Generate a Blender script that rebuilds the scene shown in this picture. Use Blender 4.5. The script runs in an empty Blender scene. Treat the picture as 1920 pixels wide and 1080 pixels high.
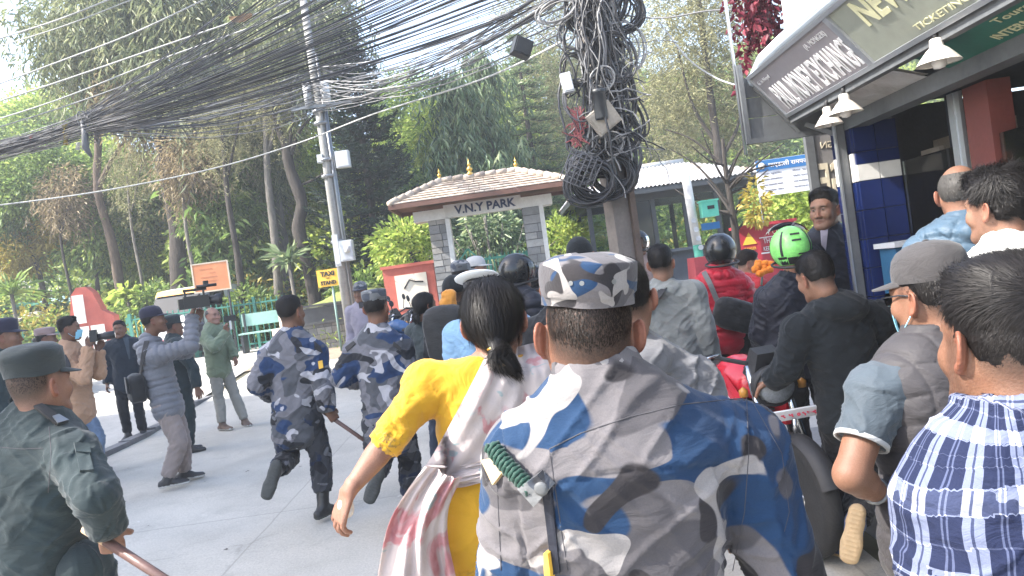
import bpy, bmesh, math, random
import numpy as np
from mathutils import Vector, Matrix, noise as mnoise
R = math.radians
SC = bpy.context.scene
COL = SC.collection
rng = np.random.default_rng(7)
random.seed(7)

# ------------------------------------------------------------------ camera
FPX = 1450.0                       # focal length in pixels of a 1920 wide picture
CAMZ, PITCH, ROLL = 1.72, R(-0.87), R(8.0)
cam_d = bpy.data.cameras.new('camera'); cam = bpy.data.objects.new('camera', cam_d); COL.objects.link(cam)
cam_d.sensor_width = 36; cam_d.lens = FPX / 1920 * 36
cam_d.clip_start = 0.05; cam_d.clip_end = 2000
FWD = Vector((0, math.cos(PITCH), math.sin(PITCH)))
UP0 = Vector((0, -math.sin(PITCH), math.cos(PITCH)))
RT0 = Vector((1, 0, 0))
RIGHT = RT0 * math.cos(ROLL) - UP0 * math.sin(ROLL)
UPV = UP0 * math.cos(ROLL) + RT0 * math.sin(ROLL)
CAMP = Vector((0, 0, CAMZ))
M = Matrix((RIGHT, UPV, -FWD)).transposed().to_4x4(); M.translation = CAMP
cam.matrix_world = M
SC.camera = cam

def P(u, v, d):
    """a point of the place, read off the photograph: picture position plus a distance along the view"""
    return CAMP + (FWD + RIGHT * ((u - 960) / FPX) + UPV * ((540 - v) / FPX)) * d

# ------------------------------------------------------------------ world, sun, exposure
SUN_EL, SUN_AZ = R(45), R(-106)      # azimuth from +Y towards +X: the sun stands to the left
w = bpy.data.worlds.new('World'); SC.world = w; w.use_nodes = True
nt = w.node_tree; nt.nodes.clear()
out = nt.nodes.new('ShaderNodeOutputWorld'); bg = nt.nodes.new('ShaderNodeBackground'); sky = nt.nodes.new('ShaderNodeTexSky')
sky.sky_type = 'NISHITA'; sky.sun_disc = False; sky.sun_elevation = SUN_EL; sky.sun_rotation = SUN_AZ
sky.dust_density = 2.5; sky.air_density = 1.0; sky.ozone_density = 1.2
bg.inputs['Strength'].default_value = 0.15
nt.links.new(sky.outputs[0], bg.inputs[0]); nt.links.new(bg.outputs[0], out.inputs[0])
sun_d = bpy.data.lights.new('sun', 'SUN'); sun_d.energy = 3.3; sun_d.angle = R(0.6); sun_d.color = (1, .95, .87)
sun = bpy.data.objects.new('sun', sun_d); COL.objects.link(sun)
SUNDIR = Vector((math.sin(SUN_AZ) * math.cos(SUN_EL), math.cos(SUN_AZ) * math.cos(SUN_EL), math.sin(SUN_EL)))
sun.rotation_euler = SUNDIR.to_track_quat('Z', 'Y').to_euler()
sun.location = SUNDIR * 60
vs = SC.view_settings
vs.view_transform = 'Standard'; vs.look = 'None'; vs.gamma = 1; vs.use_curve_mapping = False
vs.exposure = 2.25
SC.cycles.max_bounces = 6; SC.cycles.diffuse_bounces = 3; SC.cycles.glossy_bounces = 2
SC.cycles.transmission_bounces = 4; SC.cycles.transparent_max_bounces = 8
SC.cycles.caustics_reflective = False; SC.cycles.caustics_refractive = False
SC.cycles.sample_clamp_indirect = 4
SC.cycles.volume_bounces = 0
HAZE = .0036

# ------------------------------------------------------------------ helpers: materials
def nodes(name):
    m = bpy.data.materials.new(name); m.use_nodes = True
    t = m.node_tree; b = t.nodes['Principled BSDF']
    return m, t, b
def N(t, typ, **kw):
    n = t.nodes.new(typ)
    for k, v in kw.items():
        if k in n.inputs: n.inputs[k].default_value = v
        else: setattr(n, k, v)
    return n
def mixc(t, fac, a, b, blend='MIX'):
    n = t.nodes.new('ShaderNodeMix'); n.data_type = 'RGBA'; n.blend_type = blend
    for sock, val in ((n.inputs[0], fac), (n.inputs[6], a), (n.inputs[7], b)):
        if isinstance(val, (int, float)): sock.default_value = val
        elif isinstance(val, tuple): sock.default_value = (*val[:3], 1)
        else: t.links.new(val, sock)
    return n.outputs[2]
def math_(t, op, a, b=None, c=None, clamp=False):
    n = t.nodes.new('ShaderNodeMath'); n.operation = op; n.use_clamp = clamp
    for i, v in enumerate((a, b, c)):
        if v is None: continue
        if isinstance(v, (int, float)): n.inputs[i].default_value = v
        else: t.links.new(v, n.inputs[i])
    return n.outputs[0]
def ramp(t, fac, stops, interp='LINEAR'):
    n = t.nodes.new('ShaderNodeValToRGB'); n.color_ramp.interpolation = interp
    els = n.color_ramp.elements
    while len(els) < len(stops): els.new(0.5)
    for e, (p, c) in zip(els, stops):
        e.position = p; e.color = (*c[:3], 1) if not isinstance(c, (int, float)) else (c, c, c, 1)
    t.links.new(fac, n.inputs[0]); return n.outputs[0]
def coords(t, kind='Object', scale=(1, 1, 1), rot=(0, 0, 0), loc=(0, 0, 0)):
    c = t.nodes.new('ShaderNodeTexCoord'); mp = t.nodes.new('ShaderNodeMapping')
    mp.inputs['Scale'].default_value = scale; mp.inputs['Rotation'].default_value = rot; mp.inputs['Location'].default_value = loc
    t.links.new(c.outputs[kind], mp.inputs[0]); return mp.outputs[0]
def noise(t, vec, scale, detail=3, rough=.5, dist=0.0):
    n = N(t, 'ShaderNodeTexNoise', Scale=scale, Detail=detail, Roughness=rough, Distortion=dist)
    if vec is not None: t.links.new(vec, n.inputs['Vector'])
    return n.outputs['Fac']
def attr(t, name, out='Fac'):
    a = t.nodes.new('ShaderNodeAttribute'); a.attribute_name = name; return a.outputs[out]
def bump(t, b, h, strength=.3, dist=.01):
    n = N(t, 'ShaderNodeBump', Strength=strength, Distance=dist); t.links.new(h, n.inputs['Height']); t.links.new(n.outputs[0], b.inputs['Normal'])
def mat(name, col, rough=.7, var=.25, scale=6, bmp=.2, bscale=60, metal=0, spec=None, kind='Object', stretch=(1, 1, 1)):
    """plain surface with two octaves of colour variation and a fine relief"""
    m, t, b = nodes(name)
    v = coords(t, kind, stretch)
    f = math_(t, 'ADD', math_(t, 'MULTIPLY', noise(t, v, scale, 4, .6), .7), math_(t, 'MULTIPLY', noise(t, v, scale * 9, 2), .3))
    lo = tuple(c * (1 - var) for c in col); hi = tuple(min(1, c * (1 + var)) for c in col)
    t.links.new(ramp(t, f, [(.3, lo), (.7, hi)]), b.inputs['Base Color'])
    b.inputs['Roughness'].default_value = rough; b.inputs['Metallic'].default_value = metal
    if spec is not None: b.inputs['Specular IOR Level'].default_value = spec
    if bmp: bump(t, b, noise(t, v, bscale, 3), bmp, .006)
    return m

# ------------------------------------------------------------------ helpers: objects
def tag(o, label=None, cat=None, group=None, kind=None):
    if label: o['label'] = label
    if cat: o['category'] = cat
    if group: o['group'] = group
    if kind: o['kind'] = kind
    return o
def empty(name, loc=(0, 0, 0), rz=0.0, label=None, cat=None, group=None, parent=None):
    o = bpy.data.objects.new(name, None); COL.objects.link(o); o.location = loc; o.rotation_euler = (0, 0, rz)
    o.empty_display_size = .2
    if parent: o.parent = parent
    return tag(o, label, cat, group)
def link(name, me, parent=None, loc=None, rot=None, scale=None):
    o = bpy.data.objects.new(name, me); COL.objects.link(o)
    if parent is not None: o.parent = parent
    if loc is not None: o.location = loc
    if rot is not None: o.rotation_euler = rot
    if scale is not None: o.scale = scale
    return o
def copy_tree(o, parent=None):
    kids = list(o.children)
    c = o.copy(); COL.objects.link(c)
    if parent is not None: c.parent = parent
    for k in kids: copy_tree(k, c)
    return c
def np_mesh(name, V, F, mats=(), smooth=False, mi=None):
    """V (n,3); F a list/array of quads or tris (one array per size)"""
    me = bpy.data.meshes.new(name)
    Fs = [np.asarray(f, dtype=np.int32) for f in (F if isinstance(F, (list, tuple)) and len(F) and isinstance(F[0], np.ndarray) else [F]) if len(f)]
    V = np.ascontiguousarray(V, dtype=np.float32)
    me.vertices.add(len(V)); me.vertices.foreach_set('co', V.ravel())
    nl = sum(f.size for f in Fs); nf = sum(len(f) for f in Fs)
    me.loops.add(nl); me.polygons.add(nf)
    me.loops.foreach_set('vertex_index', np.concatenate([f.ravel() for f in Fs]).astype(np.int32))
    tot = np.concatenate([np.full(len(f), f.shape[1], dtype=np.int32) for f in Fs])
    st = np.concatenate([[0], np.cumsum(tot)[:-1]]).astype(np.int32)
    me.polygons.foreach_set('loop_start', st); me.polygons.foreach_set('loop_total', tot)
    if smooth: me.polygons.foreach_set('use_smooth', np.ones(nf, dtype=bool))
    for m in mats: me.materials.append(m)
    if mi is not None: me.polygons.foreach_set('material_index', np.asarray(mi, dtype=np.int32))
    me.update(calc_edges=True)
    return me
def set_attr(me, name, arr, typ='FLOAT', dom='POINT'):
    a = me.attributes.new(name, typ, dom)
    a.data.foreach_set({'FLOAT': 'value', 'FLOAT_VECTOR': 'vector', 'FLOAT_COLOR': 'color'}[typ], np.ascontiguousarray(arr, dtype=np.float32).ravel())

class MB:
    """collects simple solids, then becomes ONE mesh"""
    def __init__(s): s.v = []; s.f = []; s.m = []; s.sm = []
    def add(s, V, F, mi=0, smooth=False):
        o = len(s.v); s.v += [tuple(p) for p in V]; s.f += [tuple(i + o for i in f) for f in F]
        s.m += [mi] * len(F); s.sm += [smooth] * len(F); return s
    def box(s, c, size, rot=None, mi=0, taper=1.0):
        hx, hy, hz = (q / 2 for q in size); c = Vector(c)
        pts = [Vector((x * hx * (taper if z > 0 else 1), y * hy * (taper if z > 0 else 1), z * hz)) for z in (-1, 1) for y in (-1, 1) for x in (-1, 1)]
        if rot is not None: pts = [rot @ p for p in pts]
        return s.add([p + c for p in pts], [(0, 2, 3, 1), (4, 5, 7, 6), (0, 1, 5, 4), (2, 6, 7, 3), (0, 4, 6, 2), (1, 3, 7, 5)], mi)
    def bar(s, a, b, wx, wy, mi=0, up=(0, 0, 1)):
        a, b = Vector(a), Vector(b); z = (b - a).normalized(); x = Vector(up).cross(z)
        if x.length < 1e-4: x = Vector((1, 0, 0)).cross(z)
        x.normalize(); y = z.cross(x); rot = Matrix((x, y, z)).transposed()
        return s.box((a + b) / 2, (wx, wy, (b - a).length), rot, mi)
    def tube(s, pts, r, k=8, mi=0, cap=True, smooth=True):
        pts = [Vector(p) for p in pts]; n = len(pts)
        rr = r if isinstance(r, (list, tuple)) else [r] * n
        V = []; F = []
        ref = None
        for i, p in enumerate(pts):
            t = (pts[min(i + 1, n - 1)] - pts[max(i - 1, 0)])
            t = t.normalized() if t.length > 1e-9 else Vector((0, 0, 1))
            if ref is None: ref = Vector((0, 0, 1)) if abs(t.z) < .9 else Vector((1, 0, 0))
            x = ref - t * ref.dot(t)
            if x.length < 1e-5: x = t.orthogonal()
            x.normalize(); y = t.cross(x); ref = x
            V += [p + (x * math.cos(2 * math.pi * j / k) + y * math.sin(2 * math.pi * j / k)) * rr[i] for j in range(k)]
        for i in range(n - 1):
            for j in range(k):
                a, b = i * k + j, i * k + (j + 1) % k
                F.append((a, b, b + k, a + k))
        if cap: F.append(tuple(range(k - 1, -1, -1))); F.append(tuple((n - 1) * k + j for j in range(k)))
        return s.add(V, F, mi, smooth)
    def lathe(s, prof, c=(0, 0, 0), k=20, mi=0, smooth=True, sx=1, sy=1, rot=None):
        c = Vector(c); V = []; F = []
        for r, z in prof:
            for j in range(k):
                p = Vector((r * math.cos(2 * math.pi * j / k) * sx, r * math.sin(2 * math.pi * j / k) * sy, z))
                V.append((rot @ p if rot is not None else p) + c)
        for i in range(len(prof) - 1):
            for j in range(k):
                a, b = i * k + j, i * k + (j + 1) % k
                F.append((a, b, b + k, a + k))
        if prof[0][0] > 1e-4: F.append(tuple(range(k - 1, -1, -1)))
        if prof[-1][0] > 1e-4: F.append(tuple((len(prof) - 1) * k + j for j in range(k)))
        return s.add(V, F, mi, smooth)
    def prism(s, outline, thick, frame=None, mi=0):
        """outline: 2D points; extruded symmetrically along local y"""
        n = len(outline)
        V = [Vector((x, -thick / 2, z)) for x, z in outline] + [Vector((x, thick / 2, z)) for x, z in outline]
        if frame is not None: V = [frame @ p for p in V]
        F = [tuple(range(n)), tuple(range(2 * n - 1, n - 1, -1))] + [((i + 1) % n, i, i + n, (i + 1) % n + n) for i in range(n)]
        return s.add(V, F, mi)
    def quad(s, a, b, c, d, mi=0): return s.add([a, b, c, d], [(0, 1, 2, 3)], mi)
    def mesh(s, name, mats):
        me = bpy.data.meshes.new(name); me.from_pydata(s.v, [], s.f)
        for m in (mats if isinstance(mats, (list, tuple)) else [mats]): me.materials.append(m)
        me.polygons.foreach_set('material_index', s.m); me.polygons.foreach_set('use_smooth', s.sm)
        me.update(); return me
    def build(s, name, mats, parent=None, **kw): return link(name, s.mesh(name, mats), parent, **kw)

def text_mesh(s, size=1.0, extrude=.004, mats=(), width=None, height=None, bold=0.0, name='lettering'):
    """flat lettering standing in the local x-z plane, centred, facing -y"""
    cu = bpy.data.curves.new(name, 'FONT'); cu.body = s; cu.size = size; cu.extrude = extrude; cu.offset = bold
    cu.align_x = 'CENTER'; cu.align_y = 'CENTER'; cu.resolution_u = 2
    tmp = bpy.data.objects.new(name, cu); COL.objects.link(tmp)
    dg = bpy.context.evaluated_depsgraph_get()
    me = bpy.data.meshes.new_from_object(tmp.evaluated_get(dg))
    bpy.data.objects.remove(tmp); bpy.data.curves.remove(cu)
    me.name = name
    n = len(me.vertices); co = np.zeros(n * 3, dtype=np.float32); me.vertices.foreach_get('co', co); co = co.reshape(-1, 3)
    if n:
        mn, mx = co.min(0), co.max(0)
        co -= (mn + mx) / 2
        ext = mx - mn
        sx = width / ext[0] if width else 1; sy = height / ext[1] if height else (sx if width else 1)
        if height and not width: sx = sy
        co[:, 0] *= sx; co[:, 1] *= sy
    co2 = np.stack([co[:, 0], -co[:, 2], co[:, 1]], 1)
    me.vertices.foreach_set('co', np.ascontiguousarray(co2).ravel())
    me.materials.clear()
    for m in mats: me.materials.append(m)
    me.update(); return me

# the lie of the land: nearly level round the camera, rising past the road to a wooded slope
_GY = np.array([-200, 0, 5.8, 11, 15, 17.5, 22, 30, 45, 80, 160, 400]); _GZ = np.array([0, 0, .08, .17, .5, .74, .9, 1.7, 3.6, 8, 15, 24.])
def gz(y): return float(np.interp(y, _GY, _GZ))
def G(u, v, lift=0.0):
    """the ground point seen at a picture position"""
    d0 = P(u, v, 1) - CAMP; t = 3.0
    for _ in range(60):
        p = CAMP + d0 * t
        if d0.z >= -1e-4: break
        t = t + (gz(p.y) - p.z) / d0.z * .6
    p = CAMP + d0 * t
    return Vector((p.x, p.y, gz(p.y) + lift))
# ================================================================== the setting
def sheet(name, x0, x1, y0, y1, nx, ny, lift, m, edge=0.0):
    xs = np.linspace(x0, x1, nx); ys = np.concatenate([np.linspace(y0, y1, ny)])
    X, Y = np.meshgrid(xs, ys); Z = np.interp(Y, _GY, _GZ) + lift
    if edge:
        X = X.copy(); Y = Y.copy(); Y[-1] += rng.uniform(-edge, edge, nx); Z = np.interp(Y, _GY, _GZ) + lift
    V = np.stack([X, Y, Z], -1).reshape(-1, 3)
    i = np.arange(nx * ny).reshape(ny, nx)
    F = np.stack([i[:-1, :-1], i[:-1, 1:], i[1:, 1:], i[1:, :-1]], -1).reshape(-1, 4)
    return tag(link(name, np_mesh(name, V, F, [m], True)), kind='structure')

def nodes_xyz(t, v, ax):
    s_ = t.nodes.new('ShaderNodeSeparateXYZ'); t.links.new(v, s_.inputs[0]); return s_.outputs[ax]
def concrete(name, base, dust):
    m, t, b = nodes(name)
    v = coords(t)
    big = noise(t, v, .55, 5, .6, .4); mid = noise(t, v, 3.2, 5, .65); fine = noise(t, v, 70, 3, .6)
    c = ramp(t, big, [(.3, tuple(x * .74 for x in base)), (.5, tuple(x * .93 for x in base)), (.62, base), (.8, dust)])
    c = mixc(t, math_(t, 'MULTIPLY', ramp(t, mid, [(.48, 0), (.7, 1)]), .5), c, tuple(x * .72 for x in base))
    c = mixc(t, .34, c, ramp(t, fine, [(.3, .25), (.7, 1)]), 'MULTIPLY')
    # hairline cracks and tar-dark joints
    vo = N(t, 'ShaderNodeTexVoronoi', Scale=.42); vo.feature = 'DISTANCE_TO_EDGE'
    ds = N(t, 'ShaderNodeVectorMath'); ds.operation = 'ADD'
    nz = N(t, 'ShaderNodeTexNoise', Scale=2.2, Detail=4); t.links.new(v, nz.inputs['Vector'])
    sc = N(t, 'ShaderNodeVectorMath'); sc.operation = 'SCALE'; sc.inputs['Scale'].default_value = .5
    t.links.new(nz.outputs['Color'], sc.inputs[0]); t.links.new(v, ds.inputs[0]); t.links.new(sc.outputs[0], ds.inputs[1]); t.links.new(ds.outputs[0], vo.inputs['Vector'])
    crack = ramp(t, vo.outputs['Distance'], [(.0, 1), (.006, 0)])
    c = mixc(t, math_(t, 'MULTIPLY', crack, math_(t, 'MULTIPLY', ramp(t, mid, [(.45, 0), (.6, 1)]), .55)), c, tuple(x * .45 for x in base))
    sx_ = N(t, 'ShaderNodeSeparateXYZ'); t.links.new(ds.outputs[0], sx_.inputs[0])
    for o_, per in (('X', 3.6), ('Y', 4.4)):
        fr_ = math_(t, 'FRACT', math_(t, 'MULTIPLY', math_(t, 'ADD', nodes_xyz(t, v, o_), math_(t, 'MULTIPLY', mid, .03)), 1 / per)); jt = math_(t, 'LESS_THAN', math_(t, 'ABSOLUTE', math_(t, 'SUBTRACT', fr_, .42)), .0022)
        c = mixc(t, math_(t, 'MULTIPLY', jt, .5), c, tuple(x * .45 for x in base))
    # litter-coloured flecks and gum spots
    sp = N(t, 'ShaderNodeTexVoronoi', Scale=5.5); t.links.new(v, sp.inputs['Vector'])
    spot = ramp(t, sp.outputs['Distance'], [(.035, 1), (.06, 0)])
    c = mixc(t, math_(t, 'MULTIPLY', spot, .4), c, tuple(x * .55 for x in base))
    t.links.new(c, b.inputs['Base Color']); b.inputs['Roughness'].default_value = .85
    bump(t, b, math_(t, 'ADD', fine, math_(t, 'MULTIPLY', mid, 2)), .35, .006)
    return m

M_road = concrete('road_concrete', (.51, .485, .43), (.57, .54, .48))
M_fore = concrete('sunlit_paving', (.53, .505, .46), (.6, .56, .51))  # lighter than the road: some of the sunlight is put into its colour
M_dirt = mat('dry_earth', (.24, .19, .14), .95, .35, 2.5, .6, 40)
M_hill = mat('leaf_litter', (.11, .1, .06), .95, .5, 1.2, .8, 18)

ground = sheet('ground', -220, 220, -60, 400, 24, 200, -.03, M_hill)
road = sheet('road', -5.42, 1.62, -30, 15.6, 8, 80, .004, M_road)
sheet('forecourt', -40, -5.6, -30, 21.5, 14, 100, .006, M_fore, .4)
sheet('side_street', 1.62, 24, 5.9, 15.6, 10, 24, .004, M_fore)
sheet('verge', -5.6, 2.2, 15.6, 19.6, 12, 10, .008, M_dirt, .5)
q = MB(); r_ = random.Random(77)
for i in range(420):
    x, y = r_.uniform(-7, 4), 2 + 13 * r_.random() ** 1.3; a, s_ = r_.uniform(0, 6.28), r_.choice((.006, .008, .012, .02)); z = gz(y) + .006 + .002 * r_.random()
    if 1.5 < x and y < 6.2: continue
    pts = [(x + s_ * math.cos(a + k_ * 1.3 + r_.uniform(-.3, .3)), y + s_ * math.sin(a + k_ * 1.3) * r_.uniform(.5, 1), z + r_.uniform(0, .006)) for k_ in range(4)]
    q.add(pts, [(0, 1, 2, 3)], r_.choice((0, 0, 0, 1, 2)))
tag(q.build('litter', [mat('grit', (.12, .11, .1)), mat('dead_leaf', (.2, .13, .06)), mat('paper_scrap', (.55, .54, .5))]), kind='stuff')
M_kerb = mat('kerb_stone', (.15, .15, .155), .9, .35, 5, .5, 40)
k = MB()
for i in range(34):
    y0 = -12 + i * .75
    z = gz(y0)
    k.box((-5.51, y0 + .37, z + .02), (.17 + random.uniform(-.008, .008), .735, .11), None)
kerb = tag(k.build('kerb', M_kerb), kind='structure')

# the terrace across the lane: it stands to the left, out of the picture, and shades the near road
M_plaster = mat('pale_plaster', (.42, .4, .37), .9, .12, 1.5, .3, 30)
M_dkglass, t, b = nodes('dark_glass'); b.inputs['Base Color'].default_value = (.015, .02, .022, 1); b.inputs['Roughness'].default_value = .08
bld = MB(); bld.box((-21, 3.5, 9.2), (14, 8.8, 18.4)); bld.box((-21, 3.5, 18.5), (14.3, 9.1, .25))
house = bld.build('terrace_house', M_plaster)
tag(house, 'tall plastered terrace house that shades the near road', 'building')
for fl in range(5):
    for j in range(4):
        wn = MB(); wn.box((0, 0, 0), (.09, 1.15, 1.5)); wn.box((.02, 0, -.8), (.18, 1.3, .08))
        o = wn.build('window', M_dkglass, house); o.location = (-14 + .02, .3 + j * 2.1, 2.0 + fl * 3.4)

# ------------------------------------------------------------------ park gate
M_stone = [mat('grey_stone_%d' % i, c, .9, .22, 8, .5, 50) for i, c in enumerate([(.25, .245, .235), (.32, .31, .29), (.19, .19, .185), (.29, .27, .24)])]
M_mortar = mat('dark_mortar', (.1, .1, .1), .95, .2)
M_white = mat('white_paint', (.6, .585, .55), .7, .16, 2.2, .25, 30)
M_tile = [mat('clay_tile_%d' % i, c, .85, .18, 6, .3, 50) for i, c in enumerate([(.37, .305, .245), (.33, .265, .21), (.41, .345, .285), (.28, .225, .185)])]
M_fasc = mat('brown_fascia', (.14, .07, .05), .75, .2)
M_gold = mat('gilt', (.62, .40, .1), .35, .1, 4, .05, 30, .85)
M_green = mat('green_gate_paint', (.035, .2, .135), .55, .15, 4, .1)
M_black = mat('black_paint', (.02, .02, .022), .6, .15)
M_navy = mat('navy_lettering', (.02, .035, .09), .6, .1)

GX, GY_ = -.345, 15.0; GZ0 = gz(GY_)
gate = empty('park_gate', (GX, GY_, GZ0), 0, 'stone-pillared park gateway with tiled hip roof and dark lettering on a white beam', 'gateway')
def stone_face(parent, x0, x1, y, z0, z1, seed, rows=None, horiz=True):
    """courses of separate blocks proud of a mortar core, facing -y"""
    r = random.Random(seed); z = z0; n = 0
    while z < z1 - .03:
        h = r.uniform(.10, .17); h = min(h, z1 - z); x = x0
        while x < x1 - .02:
            wd = r.uniform(.14, .30); wd = min(wd, x1 - x)
            if x1 - x - wd < .07: wd = x1 - x
            mb = MB(); p = r.uniform(0, .018)
            mb.box((x + wd / 2, y - p / 2 - .005, z + h / 2), (wd - .012, .03 + p, h - .012))
            mb.build('stone', M_stone[r.randrange(4)], parent)
            x += wd; n += 1
        z += h
LB = 2.985 - GZ0      # lintel underside above the gate's ground
for s in (-1, 1):
    cx = s * .905
    pl = MB(); pl.box((cx, 0, LB / 2), (.33, .33, LB)); pil = pl.build('pillar', M_mortar, gate)
    stone_face(pil, cx - .17, cx + .17, -.165, .0, LB, 11 + s)
    capm = MB(); capm.box((cx + s * .12, 0, LB + .1), (.62, .42, .2)); capm.build('pillar_cap', M_white, gate)
    wp = MB(); wp.box((cx + .205, -.02, LB / 2), (.085, .36, LB)); wp.build('pilaster', M_white, gate)
bm = MB(); bm.box((0, -.05, LB + .135), (1.5, .22, .25)); beam = bm.build('lintel', M_white, gate)
tx = text_mesh('V.N.Y PARK', .2, .006, [M_navy], width=1.18, height=.165, bold=.006); lt = link('lettering', tx, beam); lt.location = (.05, -.168, LB + .14)
# roof: hip, with separate tiles on the slopes in view
EH, RH, EX, RX, EYd = 3.30 - GZ0, 3.72 - GZ0, 1.68, .745, .8
core = MB()
e = [(-EX, -EYd, EH), (EX, -EYd, EH), (EX, EYd, EH), (-EX, EYd, EH)]; rr = [(-RX, 0, RH - .02), (RX, 0, RH - .02)]
core.add(e + rr, [(0, 1, 5, 4), (1, 2, 5), (2, 3, 4, 5), (3, 0, 4), (3, 2, 1, 0)])
roof = core.build('roof', M_fasc, gate)
fb = MB()
for a, b_ in ((e[0], e[1]), (e[1], e[2]), (e[3], e[0]), (e[2], e[3])):
    fb.bar(Vector(a) - Vector((0, 0, .03)), Vector(b_) - Vector((0, 0, .03)), .035, .085)
fb.build('fascia', M_fasc, roof)
def tiles(face, rows, wid, m_seed):
    a, b_, c, d = [Vector(q) for q in face]   # eave left, eave right, ridge right, ridge left
    r = random.Random(m_seed)
    nrm = (b_ - a).cross(d - a).normalized()
    if nrm.z < 0: nrm = -nrm
    for i in range(rows):
        t0, t1 = i / rows, (i + 1.18) / rows
        L0, R0 = a.lerp(d, t0), b_.lerp(c, t0); L1, R1 = a.lerp(d, min(t1, 1)), b_.lerp(c, min(t1, 1))
        n = max(1, round((R0 - L0).length / wid)); off = .5 * (i % 2) / n
        for j in range(n + 1):
            u0, u1 = max(0, j / n - off), min(1, (j + 1) / n - off)
            if u1 - u0 < .01: continue
            g = .006 / max(.05, (R0 - L0).length)
            q = [L0.lerp(R0, u0 + g), L0.lerp(R0, u1 - g), L1.lerp(R1, u1 - g), L1.lerp(R1, u0 + g)]
            lo, hi = .034 + r.uniform(0, .008), .012 + r.uniform(0, .003)
            top = [q[0] + nrm * lo, q[1] + nrm * (lo + r.uniform(-.004, .004)), q[2] + nrm * hi, q[3] + nrm * hi]
            bot = [p - nrm * .016 for p in top]
            mb = MB(); mb.add(bot + top, [(0, 3, 2, 1), (4, 5, 6, 7), (0, 1, 5, 4), (1, 2, 6, 5), (2, 3, 7, 6), (3, 0, 4, 7)])
            mb.build('tile', M_tile[r.choice((0, 0, 1, 2, 2, 3))], roof)
tiles((e[0], e[1], rr[1], rr[0]), 7, .2, 3)
tiles((e[1], e[2], rr[1], rr[1]), 7, .2, 4)
tiles((e[3], e[0], rr[0], rr[0]), 7, .24, 5)
for a, b_, n in ((rr[0], rr[1], 7), (e[1], rr[1], 7), (e[0], rr[0], 7)):
    a, b_ = Vector(a), Vector(b_)
    for i in range(n):
        p0, p1 = a.lerp(b_, i / n), a.lerp(b_, (i + 1.1) / n)
        mb = MB(); mb.tube([p0 + Vector((0, 0, .03)), p1 + Vector((0, 0, .045))], [.062, .07], 8); mb.build('ridge_tile', M_tile[i % 4], roof)
for x, s in ((-RX, .6), (-.15, .88), (RX, .62)):
    mb = MB(); mb.lathe([(.0, -.02), (.075, 0), (.085, .03), (.05, .06), (.03, .075), (.065, .11), (.07, .14), (.03, .18), (.018, .2), (.04, .225), (.035, .25), (.012, .28), (.004, .36), (0, .37)], k=14)
    o = mb.build('finial', M_gold, gate); o.location = (x, 0, RH + .05); o.scale = (s, s, s)
# green railing gate
gl = MB(); H = 1.62 - .0
for z in (.12, .9, H): gl.box((0, 0, z), (1.46, .035, .045))
for x in (-.72, .72, 0): gl.box((x, 0, H / 2 + .05), (.045, .045, H))
gf = gl.build('gate_leaf', M_green, gate); gf.location = (0, -.06, 0)
for i in range(19):
    b1 = MB(); x = -.66 + i * .0735; top = H + .05 + (.16 if abs(i - 3.5) < 1 else 0)
    b1.box((x, 0, top / 2), (.02, .02, top)); b1.lathe([(.014, top), (.0, top + .05)], (x, 0, 0), 6); b1.build('bar', M_green, gf)
ar = MB(); ar.bar((-.62, 0, H), (-.4, 0, H + .24), .03, .03); ar.bar((-.4, 0, H + .24), (-.18, 0, H), .03, .03); ar.build('crest', M_green, gf)

# red boundary wall with a blank cream panel
M_red = mat('red_wall_paint', (.47, .12, .085), .8, .14, 2.5, .25, 40)
M_cream, t, b = nodes('flaking_cream_paint')
v = coords(t, 'Object', (1, 1, 1))
f = noise(t, v, 5, 6, .65, .5)
c = ramp(t, f, [(.3, (.68, .6, .48)), (.56, (.7, .64, .54)), (.66, (.4, .33, .26))]); t.links.new(c, b.inputs['Base Color']); b.inputs['Roughness'].default_value = .9
wl, wr = P(717, 508, 15.2), P(812, 492, 15.2)
zt = (wl.z + wr.z) / 2; zb_ = gz(15.2)
rw = MB(); cxw = (wl.x + wr.x) / 2; ww = wr.x - wl.x
rw.box((cxw, 15.3, (zt + zb_ - .3) / 2), (ww, .22, zt - zb_ + .3)); rw.box((cxw, 15.3, zt + .03), (ww + .06, .3, .06))
redwall = tag(rw.build('boundary_wall', M_red), 'low red painted wall with a blank cream panel, left of the gateway', 'wall')
pb = MB(); pb.box((cxw + .03, 15.185, (zt - .48)), (ww * .62, .03, .66)); pn = pb.build('panel', M_cream, redwall)
M_wire = mat('black_cable', (.018, .018, .02), .6, .3)
sc_ = MB(); sc_.tube([(cxw - .12, 15.16, zt - .42), (cxw + .0, 15.155, zt - .26), (cxw + .12, 15.155, zt - .31), (cxw + .27, 15.16, zt - .33)], .014, 6); sc_.build('scrawl', M_wire, pn)

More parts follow.
